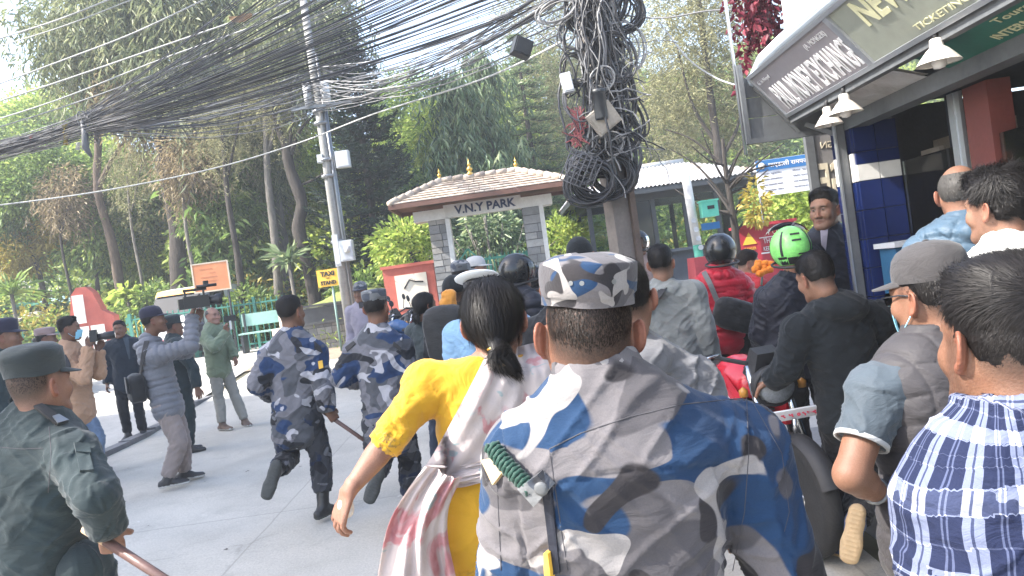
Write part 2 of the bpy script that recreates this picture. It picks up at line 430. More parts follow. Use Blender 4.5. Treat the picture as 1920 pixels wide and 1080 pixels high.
# ------------------------------------------------------------------ kiosk with a corrugated roof
M_tin, t, b = nodes('weathered_tin')
v = coords(t); f = noise(t, v, 2.2, 5, .65, .4)
t.links.new(ramp(t, f, [(.3, (.34, .36, .38)), (.5, (.46, .47, .48)), (.63, (.28, .2, .14)), (.75, (.42, .42, .41))]), b.inputs['Base Color']); b.inputs['Roughness'].default_value = .5; b.inputs['Metallic'].default_value = .35
M_frame = mat('dark_frame', (.03, .035, .042), .5, .2)
M_glass, t, b = nodes('window_glass'); b.inputs['Base Color'].default_value = (.8, .85, .84, 1); b.inputs['Roughness'].default_value = .03
tr = t.nodes.new('ShaderNodeBsdfTransparent'); tr.inputs[0].default_value = (.72, .78, .78, 1); gl_ = t.nodes.new('ShaderNodeBsdfGlossy'); gl_.inputs['Roughness'].default_value = .03; lw = t.nodes.new('ShaderNodeFresnel'); lw.inputs['IOR'].default_value = 1.3; mx = t.nodes.new('ShaderNodeMixShader'); t.links.new(lw.outputs[0], mx.inputs[0]); t.links.new(tr.outputs[0], mx.inputs[1]); t.links.new(gl_.outputs[0], mx.inputs[2]); t.links.new(mx.outputs[0], t.nodes['Material Output'].inputs[0])
M_navywall = mat('navy_wall', (.03, .04, .06), .6, .25)
KX0, KX1, KY, KZ = 1.75, 5.15, 16.0, gz(16.0)
kiosk = empty('ticket_kiosk', ((KX0 + KX1) / 2, KY + 1.2, KZ), 0, 'small glazed kiosk with rusty corrugated hip roof behind the cable pole', 'kiosk')
kx = (KX1 - KX0) / 2
kz_e, kz_r = 3.12 - KZ, 3.70 - KZ
bs = MB(); bs.box((0, 0, .58), (2 * kx, 2.4, 1.16)); bs.box((0, -.05, 1.19), (2 * kx + .12, 2.6, .06)); bs.build('base_wall', M_navywall, kiosk)
fr = MB()
for x in np.linspace(-kx + .05, kx - .05, 6): fr.box((x, -1.15, 1.22 + .6), (.09, .09, 1.2))
for x in np.linspace(-kx + .05, kx - .05, 4): fr.box((x, 1.15, 1.22 + .6), (.09, .09, 1.2))
for y in (-1.15, 1.15): fr.box((0, y, 2.4), (2 * kx, .13, .22))
for x in (-kx + .05, kx - .05): fr.box((x, 0, 2.4), (.13, 2.18, .22))
fr.box((0, 0, 2.53), (2 * kx - .1, 2.2, .03))
fr.build('frame', M_frame, kiosk)
xs = np.linspace(-kx + .05, kx - .05, 6)
for i in range(5):
    g = MB(); g.box(((xs[i] + xs[i + 1]) / 2, -1.15, 1.76), (xs[i + 1] - xs[i] - .1, .012, 1.06)); g.build('pane', M_glass if i not in (1,) else M_dkglass, kiosk)
def corrugated(name, a, b_, c, d, pitch, amp, m, parent):
    """sheet a,b (eave) to d,c (ridge) with waves running down the slope"""
    a, b_, c, d = [Vector(q) for q in (a, b_, c, d)]; n = int((b_ - a).length / pitch) * 4
    nr = (b_ - a).cross(d - a).normalized(); nr = nr if nr.z > 0 else -nr
    V = []
    for i in range(n + 1):
        u = i / n; o = nr * (amp * math.sin(i / 4 * 2 * math.pi))
        p0 = a.lerp(b_, u)
        w = (b_ - a).normalized(); s = (p0 - a).dot(w); sl = (d - a).dot(w); sr = (c - a).dot(w); L = (b_ - a).length
        tt = 1.0
        if s < sl and sl > 1e-6: tt = s / sl
        if s > sr and L - sr > 1e-6: tt = (L - s) / (L - sr)
        base = (d - a) - w * sl
        p1 = p0 + base * max(tt, .001)
        V += [p0 + o, p1 + o]
    F = [(2 * i, 2 * i + 2, 2 * i + 3, 2 * i + 1) for i in range(n)]
    mb = MB(); mb.add(V, F, 0, True); mb.add([v_ - nr * .006 for v_ in V], [f_[::-1] for f_ in F], 0, True)
    return mb.build(name, m, parent)
ex, ey, rx_ = kx + .35, 1.65, kx - 1.0
corrugated('roof', (-ex, -ey, kz_e), (ex, -ey, kz_e), (rx_, 0, kz_r), (-rx_, 0, kz_r), .085, .016, M_tin, kiosk)
corrugated('roof', (-ex, ey, kz_e), (-ex, -ey, kz_e), (-rx_, 0, kz_r), (-rx_, 0, kz_r), .085, .016, M_tin, kiosk)
corrugated('roof', (ex, -ey, kz_e), (ex, ey, kz_e), (rx_, 0, kz_r), (rx_, 0, kz_r), .085, .016, M_tin, kiosk)
corrugated('roof', (ex, ey, kz_e), (-ex, ey, kz_e), (-rx_, 0, kz_r), (rx_, 0, kz_r), .085, .016, M_tin, kiosk)
rc = MB(); rc.tube([(-rx_, 0, kz_r + .02), (rx_, 0, kz_r + .02)], .06, 8); rc.build('ridge_cap', M_tin, kiosk)
ff = MB()
for y in (-ey + .03, ey - .03): ff.box((0, y, kz_e - .07), (2 * ex - .05, .03, .1))
for x in (-ex + .03, ex - .03): ff.box((x, 0, kz_e - .07), (.03, 2 * ey - .12, .1))
ff.build('fascia', M_frame, kiosk)

# ------------------------------------------------------------------ stone planter wall, bench, signs, memorial, fences
M_sand = mat('sunlit_plaster', (.52, .44, .36), .9, .15, 3, .3)
def wallbox(name, label, a, b_, top, thick, m, cat='wall'):
    a, b_ = Vector(a), Vector(b_); d = (b_ - a); L = d.length; ang = math.atan2(d.y, d.x)
    o = empty(name, (a + b_) / 2, ang, label, cat); return o, L
pa, pb2, pc = G(505, 648), G(556, 655), G(668, 628)
pa = Vector((-5.55, 17.6, gz(17.6))); pb2 = Vector((-4.75, 17.0, gz(17.0))); pc = Vector((-2.75, 17.3, gz(17.3)))
pw, L = wallbox('planter_wall', 'grey coursed stone retaining wall behind the yellow taxi sign', pb2, pc, 0, .4, None)
cr = MB(); cr.box((0, .2, .46), (L, .36, .92)); cr.build('core', M_mortar, pw)
stone_face(pw, -L / 2, L / 2, 0.02, -.02, .55, 41); stone_face(pw, -L / 2, L / 2, .06, .6, .95, 42)
ldg = MB(); ldg.box((0, .12, .575), (L + .02, .36, .05)); ldg.box((0, .2, .975), (L + .05, .44, .05)); ldg.build('coping', M_mortar, pw)
pe, L2 = wallbox('planter_end', 'pale sunlit plaster end block of the stone planter', pa, pb2, 0, .4, None)
q = MB(); q.box((0, .25, .28), (L2, .5, .56)); q.box((0, .28, .72), (L2 * .6, .4, .34)); q.build('block', M_sand, pe)
mound = MB(); V = []
for i in range(9):
    for j in range(7):
        x = -4.7 + i * .27; y = 17.3 + j * .42
        V.append((x, y, gz(y) + .86 + .38 * math.exp(-((x + 3.6) / .9) ** 2 - ((y - 18.5) / .9) ** 2) + random.uniform(-.04, .04)))
F = [(a * 7 + c, (a + 1) * 7 + c, (a + 1) * 7 + c + 1, a * 7 + c + 1) for a in range(8) for c in range(6)]
mound.add(V, F, 0, True)
M_grass = mat('sunlit_turf', (.15, .17, .045), .95, .5, 7, .8, 60)
tag(mound.build('turf_mound', M_grass), kind='structure')

M_yel = mat('yellow_sign_paint', (.72, .42, .05), .6, .1, 5, .1)
M_orange = mat('faded_orange_board', (.55, .22, .1), .75, .14, 4, .2)
M_pale = mat('pale_edge_wood', (.55, .48, .38), .8, .15)
M_gpost = mat('grey_green_steel', (.16, .25, .22), .6, .25)
def board_sign(name, label, u, v, d, wd, ht, m, posts, m_post, rim=None, yaw=0.0):
    c = P(u, v, d); zg = gz(c.y); o = empty(name, (c.x, c.y, zg), yaw, label, 'sign'); zc = c.z - zg
    q = MB(); q.box((0, 0, zc), (wd, .03, ht)); bd = q.build('board', m, o)
    if rim:
        q = MB()
        for s in (-1, 1): q.box((s * (wd / 2 + .018), 0, zc), (.036, .045, ht + .06)); q.box((0, 0, zc + s * (ht / 2 + .016)), (wd, .045, .032))
        q.build('border', rim, bd)
    for x in posts:
        q = MB(); top = zc + (ht * .48 if len(posts) > 1 else -ht / 2 + .02); q.tube([(x, .04, -.1), (x, .04, top)], .028, 8); q.build('post', m_post, o)
    return o, bd, zc
o, bd, zc = board_sign('taxi_sign', 'small yellow TAXI STAND sign on a grey-green post', 615, 521, 16.4, .46, .36, M_yel, (.06,), M_gpost, None, R(-4))
for s, dz, wdt, hh in (('TAXI', .09, .3, .1), ('STAND', -.1, .34, .085)):
    l = link('lettering', text_mesh(s, .1, .004, [M_black], width=wdt, height=hh, bold=.004), bd); l.location = (0, -.021, zc + dz)
l = MB(); l.box((0, -.021, zc), (.07, .006, .014)); l.build('dash', M_black, bd)
o, bd, zc = board_sign('notice_board', 'square faded orange notice board with pale border on two posts', 396, 519, 19.0, .82, .66, M_orange, (-.35, .35), M_frame, M_pale, R(6))
M_faint = mat('faint_print', (.42, .15, .07), .8, .2)
for i, (x, z, wd) in enumerate(((-.1, .2, .3), (.05, .1, .14), (-.05, .0, .4), (.02, -.1, .22))):
    l = MB(); l.box((x, -.017, zc + z), (wd, .004, .02)); l.build('faded_print', M_faint, bd)

# memorial: red arched slab with three white tablets
c = P(170, 600, 20.0); mz = gz(c.y)
mem = empty('memorial', (c.x, c.y, mz), R(12), 'red arched memorial slab carrying three white tablets', 'memorial')
M_redm = mat('memorial_red', (.43, .1, .075), .8, .16, 3, .3)
topz = P(165, 538, 20.0).z - mz
ol = [(-.52, -.2), (.62, -.2), (.62, topz * .62), (.36, topz * .7), (.2, topz * .93), (.05, topz), (-.16, topz), (-.3, topz * .92), (-.42, topz * .6)]
q = MB(); q.prism(ol, .5); q.build('slab', M_redm, mem)
M_tablet = mat('white_tablet', (.8, .79, .75), .5, .05)
for x, z, a, b_ in ((-.15, topz * .74, .26, topz * .34), (-.17, topz * .36, .36, topz * .34), (.22, topz * .36, .32, topz * .34)):
    q = MB(); q.box((x, -.265, z), (a, .035, b_)); q.build('tablet', M_tablet, mem)

def railing(name, label, a, b_, h, m, gap=.14, post=1.6):
    a, b_ = Vector(a), Vector(b_); d = b_ - a; L = math.hypot(d.x, d.y); ang = math.atan2(d.y, d.x)
    o = empty(name, a, ang, label, 'fence'); n = int(L / gap)
    q = MB()
    for f_ in (.12, .92): q.bar((0, 0, h * f_), (L, 0, h * f_ + d.z), .03, .04)
    q.build('rail', m, o)
    me = None
    for i in range(n + 1):
        if me is None:
            q = MB(); q.box((0, 0, h / 2), (.022, .022, h)); me = q.mesh('bar', m)
        w = link('bar', me, o); w.location = (i * gap, 0, d.z * i * gap / L)
    for i in range(int(L / post) + 1):
        q = MB(); q.box((i * post, 0, h / 2 + d.z * i * post / L), (.07, .07, h + .12)); q.build('post', m, o)
    return o
M_fence = mat('teal_railing_paint', (.04, .19, .15), .55, .25, 4, .15)
def gp(x, y): return (x, y, gz(y))
railing('park_railing', 'teal bar railing behind the stone planter wall and bench', gp(-9.6, 19.4), gp(-5.6, 19.2), 1.25, M_fence)
railing('park_railing', 'teal bar railing running behind the red memorial and the white van', gp(-15.8, 22.6), gp(-9.7, 22.0), 1.1, M_fence)
# park bench by the planter
bc = P(492, 600, 18.6); o = empty('park_bench', (bc.x, bc.y, gz(bc.y)), R(4), 'pale green park bench against the teal railing', 'bench')
M_bench = mat('pale_green_paint', (.3, .48, .42), .6, .15)
for i in range(3):
    q = MB(); q.box((0, -.16 + i * .16, .46), (1.1, .13, .035)); q.build('slat', M_bench, o)
q = MB(); q.box((0, .24, .78), (1.1, .03, .3)); q.build('backrest', M_bench, o)
for s in (-.48, .48):
    q = MB(); q.box((s, 0, .23), (.06, .42, .45)); q.box((s, .22, .6), (.05, .05, .7)); q.build('leg', M_frame, o)
# ground-level tarpaulins on the slope at the far left
M_tarp = [mat('tarp_%d' % i, c_, .5, .2, 5, .2) for i, c_ in enumerate([(.06, .22, .17), (.35, .55, .68), (.45, .42, .38)])]
for i, (u, v, d, sx, lab) in enumerate(((62, 570, 27, 1.6, 'green tarpaulin shelter slumped on the slope'), (108, 563, 27.5, 1.1, 'pale blue tarpaulin lying on the slope beside the memorial'), (70, 590, 25.5, .5, 'pale boulder below the green tarpaulin'))):
    c = P(u, v, d); V = []; n = 10
    for a in range(n + 1):
        for b_ in range(5):
            s = a / n * 2 - 1; y = b_ / 4 * 2 - 1
            V.append((c.x + s * sx, c.y + y * .8, c.z + .3 * (1 - s * s) * (1 - .5 * abs(y)) + random.uniform(-.05, .05) - .2))
    F = [(a * 5 + b_, (a + 1) * 5 + b_, (a + 1) * 5 + b_ + 1, a * 5 + b_ + 1) for a in range(n) for b_ in range(4)]
    q = MB(); q.add(V, F, 0, True); q.add([(x, y, z - .05) for x, y, z in V], [f_[::-1] for f_ in F], 0, True)
    tag(q.build('tarpaulin' if i < 2 else 'boulder', M_tarp[i]), lab, 'tarpaulin' if i < 2 else 'boulder')
# low tin-roofed park shed far left, on the slope
c = P(75, 535, 31); sh = empty('park_shed', (c.x, c.y, c.z - 1.3), R(20), 'low shed with a grey tin roof half hidden on the far slope', 'shed')
q = MB(); q.box((0, 0, .4), (4.2, 2, 1.6)); q.build('wall', M_sand, sh)
corrugated('roof', (-2.7, -1.5, .95), (2.7, -1.5, .95), (2.7, 1.2, 1.7), (-2.7, 1.2, 1.7), .12, .02, M_tin, sh)

# ------------------------------------------------------------------ utility poles
M_pole = mat('cast_concrete', (.27, .265, .25), .85, .3, 3, .4, 40)
M_polew = mat('weathered_pole_paint', (.17, .145, .125), .85, .3, 3, .4, 40)
M_steel = mat('galvanised_steel', (.24, .25, .26), .4, .15, 6, .1, 40, .7)
M_box = mat('grey_box_paint', (.5, .52, .54), .5, .12, 4, .1)
lp = P(655, 600, 16.0); lp = Vector((lp.x, lp.y, gz(lp.y)))
pole = empty('utility_pole', lp, 0, 'slim pale concrete utility pole with meter boxes and insulator cylinders, beside the taxi sign', 'utility pole')
ptop = P(562, -40, 16.0).z - lp.z
q = MB(); q.tube([(0, 0, -.3), (0, 0, ptop)], [.115, .075], 12); q.build('shaft', M_pole, pole)
q = MB(); q.tube([(.13, -.05, -.2), (.12, -.05, 3.0), (.11, -.04, 6.2)], .03, 6); q.tube([(.16, 0, -.2), (.15, -.02, 5.5)], .022, 6); q.build('conduit', M_steel, pole)
def at_pole(u, v, dd=0.0):
    p = P(u, v, 16.0 + dd); return p - lp
for u, v, dd, sz, nm in ((651, 470, -.2, (.26, .2, .42), 'meter_box'), (643, 299, -.12, (.28, .16, .34), 'junction_box'), (601, 298, -.1, (.12, .12, .17), 'junction_box'), (632, 470, -.12, (.12, .12, .65), 'cable_duct')):
    p = at_pole(u, v, dd); q = MB(); q.box(p, sz); q.box(p + Vector((0, -sz[1] / 2 - .005, 0)), (sz[0] * .86, .02, sz[2] * .86)); q.build(nm, M_box, pole)
p = at_pole(651, 468, -.32); q = MB(); q.tube([p + Vector((0, 0, -.06)), p + Vector((0, 0, .07))], .055, 10); q.build('meter_dial', M_white, pole)
for u, v in ((577, 178), (611, 175)):
    p = at_pole(u, v, -.1); q = MB(); q.tube([p + Vector((0, 0, -.24)), p + Vector((0, 0, .24))], .085, 10); q.build('insulator_cylinder', M_box, pole)
p = at_pole(592, 188); q = MB(); q.bar(p + Vector((-.5, -.13, -.16)), p + Vector((.75, -.13, -.16)), .06, .06); q.build('cross_arm', M_steel, pole)
for u, v in ((604, 210), (609, 232), (620, 300), (626, 330), (641, 452)):
    p = at_pole(u, v); q = MB(); q.lathe([(.15, -.03), (.155, 0), (.15, .03)], (0, 0, p.z), 12); q.build('band', M_steel, pole)

cp = P(1168, 480, 8.0); cp = Vector((cp.x, cp.y, gz(cp.y)))
pole2 = empty('cable_pole', cp, R(28), 'square weathered pole smothered in a huge tangle of black cables', 'utility pole')
q = MB(); q.box((0, 0, 3.4), (.2, .16, 7.0)); q.build('shaft', M_polew, pole2)
q = MB(); q.box((.14, -.02, 1.9), (.07, .18, 4.2)); q.build('side_channel', mat('rusty_channel', (.12, .085, .065), .9, .35, 4, .4), pole2)
# ================================================================== the exchange shop on the right
M_alu = mat('aluminium', (.45, .47, .5), .35, .1, 5, .05, 40, .8)
M_dkmetal = mat('dark_weathered_metal', (.095, .1, .105), .6, .3, 3, .2)
M_signgrey = mat('faded_grey_vinyl', (.27, .25, .265), .45, .12, 2, .1, 20)
M_signgreen = mat('faded_green_vinyl', (.26, .275, .23), .4, .14, 2, .1, 20)
M_signgreen2 = mat('deep_green_vinyl', (.02, .12, .085), .45, .2, 2, .1)
M_let = mat('white_vinyl_letters', (.68, .67, .68), .5, .08)
M_lety = mat('pale_yellow_letters', (.62, .6, .38), .5, .1)
M_rimblue = mat('awning_rim_white', (.62, .7, .78), .35, .08, 2, .1)
M_film, t, b = nodes('grimy_plastic_film')
v = coords(t); f = noise(t, v, 3.5, 6, .7, .8)
t.links.new(ramp(t, f, [(.3, (.24, .22, .2)), (.5, (.5, .48, .46)), (.7, (.62, .61, .6))]), b.inputs['Base Color']); b.inputs['Roughness'].default_value = .3
bump(t, b, f, .6, .03)
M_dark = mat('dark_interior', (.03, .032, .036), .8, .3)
M_floor = mat('plinth_concrete', (.24, .24, .24), .85, .25, 3, .4)
M_bluet = [mat('blue_tile_%d' % i, c, .18, .12, 4, .04, 30) for i, c in enumerate([(.006, .016, .085), (.008, .02, .1), (.005, .013, .07)])]
M_redp = mat('red_column_paint', (.15, .035, .028), .6, .15)

FX, FZ, TX, TZ = 1.93, 2.50, 1.70, 2.79          # fascia: lower and upper edge
YN, YS, YF = .9, 3.80, 5.0
shop = empty('exchange_shop', (2.4, 3, 0), 0, 'money exchange shop with slanting sign fascia, blue tiled pillar and glass front', 'shop')
sh_off = Vector((2.4, 3, 0))
def sp(name, mb, m, parent=None):
    """build a piece given in world coordinates under the shop"""
    mb.v = [tuple(Vector(p) - sh_off) for p in mb.v]
    o = mb.build(name, m, parent or shop)
    return o
fr_rot = Matrix(((0, 0, 0),) * 3)
fx = Vector((0, -1, 0)); fz = (Vector((TX, 0, TZ)) - Vector((FX, 0, FZ))); flen = fz.length; fz.normalize(); fy = fz.cross(fx)      # local x runs along the street towards us, z up the panel
FROT = Matrix((fx, fy, fz)).transposed()
if (FROT @ Vector((0, -1, 0))).x > 0: pass
def fascia_panel(y0, y1, m, name):
    c = Vector(((FX + TX) / 2, (y0 + y1) / 2, (FZ + TZ) / 2))
    q = MB(); q.box(c, (abs(y1 - y0) - .012, .03, flen - .03), FROT); o = sp(name, q, m)
    q = MB()
    for s in (-1, 1):
        q.box(c + FROT @ Vector((0, -.006, s * (flen / 2 - .012))), (abs(y1 - y0), .045, .024), FROT)
        q.box(c + FROT @ Vector((s * (abs(y1 - y0) / 2 - .012), -.006, 0)), (.024, .045, flen - .05), FROT)
    sp('sign_frame', q, M_alu, o)
    return o, c
def fl(parent, c, s, dx, dz, width, height, m, lift=.018, bold=.0, flip=False):
    me = text_mesh(s, .1, .0015, [m], width=width, height=height, bold=bold)
    o = link('lettering', me, parent); o.matrix_world = Matrix.Translation(c - sh_off + FROT @ Vector((dx, -lift, dz))) @ FROT.to_4x4()
    o.matrix_parent_inverse = Matrix.Identity(4)
    o.location = c - sh_off + FROT @ Vector((dx, -lift, dz)); o.rotation_euler = FROT.to_euler()
    return o
p1, c1 = fascia_panel(YS, YF, M_signgrey, 'sign_panel')
fl(p1, c1, 'PAUL MONEY EXCHANGE', .04, -.05, 1.06, .19, M_let, bold=.0015)
fl(p1, c1, '(A. MONGER)', .36, .1, .26, .045, M_let)
fl(p1, c1, 'G. in Nepal', -.45, .1, .2, .035, M_let)
p2, c2 = fascia_panel(YN, YS, M_signgreen, 'sign_panel')
fl(p2, c2, 'NEW VIEW TRAVELS', -.46, .07, 1.55, .15, M_lety, bold=.003)
fl(p2, c2, 'Travel and Tours (P) Ltd.', -.35, -.055, .8, .045, M_lety)
fl(p2, c2, 'TICKETING  HOTEL RESERVATION  TREKKING  BUS', -.1, -.125, 1.8, .032, M_lety)
# rolled white rim and roof sheet above the fascia
q = MB()
prof = [(0, 0), (-.022, .008), (-.03, .035), (-.015, .055), (.05, .07), (.75, .2)]
V = []; ys = np.linspace(YN, YF + .1, 12)
for y in ys:
    bend = .05 * math.exp(-((y - YF - .1) / .25) ** 2)
    for x, z in prof: V.append((TX - .01 + x + bend * 1.2, y, TZ + .005 + z - bend))
n = len(prof); F = [(i * n + j, i * n + j + 1, (i + 1) * n + j + 1, (i + 1) * n + j) for i in range(len(ys) - 1) for j in range(n - 1)]
q.add(V, F, 0, True); q.add([(x + .004, y, z - .012) for x, y, z in V], [f[::-1] for f in F], 0, True); sp('awning_rim', q, M_rimblue)
q = MB(); q.bar((FX + .02, YN, FZ - .03), (FX + .02, YF, FZ - .03), .045, .045); q.bar((2.24, YN, 2.37), (2.24, YF, 2.37), .12, .085); q.bar((2.31, YN, 2.46), (2.31, YF, 2.46), .05, .1); sp('awning_beam', q, M_dkmetal)
# soffit between fascia and beam: film at the far end, green sign over the door
q = MB(); q.add([(FX + .03, 3.84, FZ - .015), (2.19, 3.84, 2.41), (2.19, 4.75, 2.41), (FX + .03, 4.75, FZ - .015)] + [(FX + .03, 3.84, FZ + .0), (2.19, 3.84, 2.425), (2.19, 4.75, 2.425), (FX + .03, 4.75, FZ)], [(0, 1, 2, 3), (7, 6, 5, 4)]); sp('soffit_film', q, M_film)
gs0, gs1 = Vector((FX + .05, 0, FZ + .0)), Vector((2.2, 0, 2.405))
gx_ = Vector((0, -1, 0)); gzv = (gs0 - gs1).normalized(); gyv = gzv.cross(gx_); GROT = Matrix((gx_, gyv, gzv)).transposed(); gc = (gs0 + gs1) / 2 + Vector((0, 2.3, 0))
q = MB(); q.box(gc, (2.7, .02, (gs0 - gs1).length), GROT); pg = sp('soffit_sign', q, M_signgreen2)
for s, dx, dz, wdt, ht in (('Tours and Travels (P) Ltd.', -.35, .03, .9, .05), ('INTERNATIONAL AIR TICKET  RESERVATION', -.25, -.05, 1.35, .045), ('NEW VIEW TRAVELS', .4, .1, 1.6, .05)):
    o = link('lettering', text_mesh(s, .1, .0015, [M_lety], width=wdt, height=ht), pg); o.location = gc - sh_off + GROT @ Vector((dx, -.013, dz)); o.rotation_euler = GROT.to_euler()
# end panel of the awning (dark sheets on a frame)
q = MB()
for i in range(3): q.box((2.06, 5.1 + .004 * i, 2.46 + i * .135), (.76, .016, .128))
sp('end_panel', q, M_dkmetal)
q = MB(); q.bar((1.67, 5.08, 2.36), (1.67, 5.08, 2.88), .03, .03); q.bar((1.67, 5.08, 2.375), (2.44, 5.08, 2.375), .035, .035); q.bar((1.75, 5.07, 2.72), (2.0, 5.07, 2.39), .02, .02); q.bar((2.0, 4.95, 2.42), (2.22, 4.86, 2.28), .028, .028); sp('end_frame', q, M_dkmetal)
q = MB(); q.tube([(1.655, 5.12, 2.3), (1.655, 5.12, 4.4)], .012, 6); sp('rod', M_alu and q, M_alu)
# lamps under the fascia
M_shade = mat('enamel_lamp_shade', (.62, .58, .52), .35, .12, 5, .05)
M_bulb = mat('unlit_bulb', (.7, .67, .63), .15, .05)
for i, (y, z, lab) in enumerate(((3.28, 2.46, 'enamel lamp shade with bulb under the green sign, nearest of three'), (4.19, 2.44, 'enamel lamp shade under the corner of the grey exchange sign'), (4.42, 2.42, 'smaller enamel lamp shade with bare bulb, farthest under the grey sign'))):
    o = empty('lamp', (FX - .01, y, z), 0, lab, 'lamp', 'enamel lamps under the awning')
    s = (1.0, 1.0, .88)[i]
    q = MB(); q.lathe([(.02 * s, .005), (.026 * s, 0), (.028 * s, -.03), (.045 * s, -.045), (.068 * s, -.072), (.088 * s, -.098), (.09 * s, -.1), (.084 * s, -.094), (.06 * s, -.07), (.03 * s, -.045), (.012, -.03)], k=24); q.build('lamp_shade', M_shade, o)
    q = MB(); q.lathe([(0, -.125 * s), (.022 * s, -.12 * s), (.031 * s, -.1 * s), (.026 * s, -.078 * s), (.014, -.055), (.012, -.04)], k=14); q.build('bulb', M_bulb, o)
    q = MB(); q.tube([(0, 0, 0), (0, 0, .03), (.02, 0, .05)], .012, 8); q.build('fitting', M_black, o)
# pillar faced in blue tiles
PY = 4.74
q = MB(); q.box((2.33, PY + .16, 1.28), (.25, .28, 2.2)); pil = sp('pillar', q, M_dkmetal)
tw = .132
for i in range(2):
    for j in range(12):
        z = .22 + j * .178
        band = j == 10
        q = MB(); q.box((2.195 + tw / 2 + i * (tw + .003), PY + .008, z + .087), (tw - .002, .02, .173))
        if band: q = MB(); q.box((2.195 + tw / 2 + i * (tw + .003), PY + .008, z + .05), (tw - .002, .02, .098)); sp('tile', q, M_white, pil); q = MB(); q.box((2.195 + tw / 2 + i * (tw + .003), PY + .008, z + .138), (tw - .002, .02, .072))
        sp('tile', q, M_bluet[(i * 5 + j * 3) % 3], pil)
for i in range(12):
    for jy in range(2):
        z = .22 + i * .178; q = MB(); q.box((2.197, PY + .09 + jy * .14, z + .087), (.02, .135, .173)); sp('tile', q, M_white if i == 10 else M_bluet[i % 3], pil)
q = MB(); q.box((2.15, 4.83, 1.27), (.05, .05, 2.2)); sp('corner_post', q, M_dkmetal)
q = MB(); q.box((2.118, 4.815, 1.27), (.01, .03, 2.2)); sp('post_trim', q, M_alu)
# glazed front seen obliquely, mullions, red column
q = MB(); q.box((2.45, 4.09, 1.3), (.05, .055, 2.1)); q.box((2.44, 4.07, 1.3), (.02, .1, 2.1)); sp('mullion', q, M_alu)
q = MB(); q.box((2.46, 4.42, 1.15), (.008, .6, 1.86)); sp('pane', q, M_glass)
q = MB(); q.box((2.5, 3.9, 1.3), (.12, .2, 2.1)); sp('column', q, M_redp)
q = MB(); q.box((2.46, 2.75, 1.15), (.008, 2.05, 1.86)); sp('pane', q, M_glass)
q = MB(); q.box((2.45, 1.68, 1.3), (.06, .08, 2.1)); sp('mullion', q, M_alu)
# inside of the shop
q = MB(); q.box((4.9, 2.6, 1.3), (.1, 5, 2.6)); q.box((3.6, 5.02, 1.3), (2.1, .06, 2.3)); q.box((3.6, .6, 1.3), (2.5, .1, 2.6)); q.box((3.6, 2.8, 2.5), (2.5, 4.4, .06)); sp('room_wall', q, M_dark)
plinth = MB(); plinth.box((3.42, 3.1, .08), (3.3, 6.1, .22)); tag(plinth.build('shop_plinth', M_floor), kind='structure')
M_board = mat('brown_board', (.2, .17, .14), .6, .2)
q = MB(); q.box((2.8, 4.55, 2.02), (.04, .75, .36)); ib = sp('inner_sign', q, M_board)
M_cream2 = mat('cream_letters', (.6, .53, .4), .5, .1)
o = link('lettering', text_mesh('FOREIGN', .2, .004, [M_cream2], width=.66, height=.2, bold=.004), ib); o.location = Vector((2.774, 4.55, 2.02)) - sh_off; o.rotation_euler = (0, 0, R(-90)); o.scale = (-1, 1, 1)
q = MB(); q.box((2.86, 4.3, 1.62), (.03, .42, .4)); cb = sp('inner_board', q, M_signgreen2)
o = link('lettering', text_mesh('CASH', .1, .003, [M_let], width=.2, height=.075, bold=.003), cb); o.location = Vector((2.838, 4.28, 1.72)) - sh_off; o.rotation_euler = (0, 0, R(-90))
q = MB(); q.box((2.62, 4.66, 1.98), (.03, .2, .3)); sp('notice', q, M_board)
q = MB(); q.box((2.76, 4.62, 1.5), (.06, .08, 1.9)); q.box((2.72, 4.22, 1.95), (.05, .08, .5)); sp('inner_frame', q, M_navywall)
q = MB(); q.box((2.72, 4.36, 1.95), (.02, .16, .3)); sp('poster', q, M_redp)
for i, (y, z, m) in enumerate(((3.0, 2.0, M_redp), (2.6, 1.75, M_board), (3.25, 1.8, M_dkmetal))):
    q = MB(); q.box((2.6 + .02 * i, y, z), (.02, .28, .5)); sp('poster', q, m)
q = MB(); q.tube([(2.42, 3.2, 2.2), (2.42, 3.2, 2.13)], [.03, .055], 12); sp('hanging_bell', q, M_gold)
# upper storey
q = MB(); q.box((3.9, 2.2, 4.7), (3.2, 6.3, 3.1)); us = sp('upper_wall', q, M_white)
for y in (4.2, 2.4): 
    q = MB(); q.box((2.29, y, 4.9), (.05, 1.0, 1.3)); sp('window', q, M_dkglass)
q = MB(); q.box((2.2, 2.2, 3.62), (.1, 6.5, .9)); sp('parapet', q, M_white)

# glass sign behind the man by the post, its lettering seen from the back
gs = empty('glass_sign', (2.53, 5.75, .0), 0, 'hanging dark glass sign seen from behind, cream letters reversed', 'sign')
M_smoke = mat('smoked_panel', (.2, .19, .185), .3, .15)
q = MB(); q.box((0, 0, 2.02), (.34, .02, .68)); pn = q.build('panel', M_smoke, gs)
for s, z, wd, ht, dx in (('EXCHANGE', 2.0, 1.15, .26, -.36), ('VISA DAYS', 2.26, .42, .06, .0)):
    pass
o = link('lettering', text_mesh('NGE', .2, .004, [M_cream2], width=.32, height=.26, bold=.004), pn); o.location = (.0, -.014, 2.0); o.scale = (-1, 1, 1)
o = link('lettering', text_mesh('FOREIGN', .1, .003, [M_cream2], width=.28, height=.05), pn); o.location = (.02, -.014, 2.26); o.scale = (-1, 1, 1)
q = MB(); q.box((-.2, 0, 1.3), (.06, .05, 2.3)); q.box((.19, 0, 1.3), (.03, .05, 2.3)); q.box((0, 0, 2.41), (.44, .05, .05)); q.build('frame', M_dkmetal, gs)
gs.location.z = .1

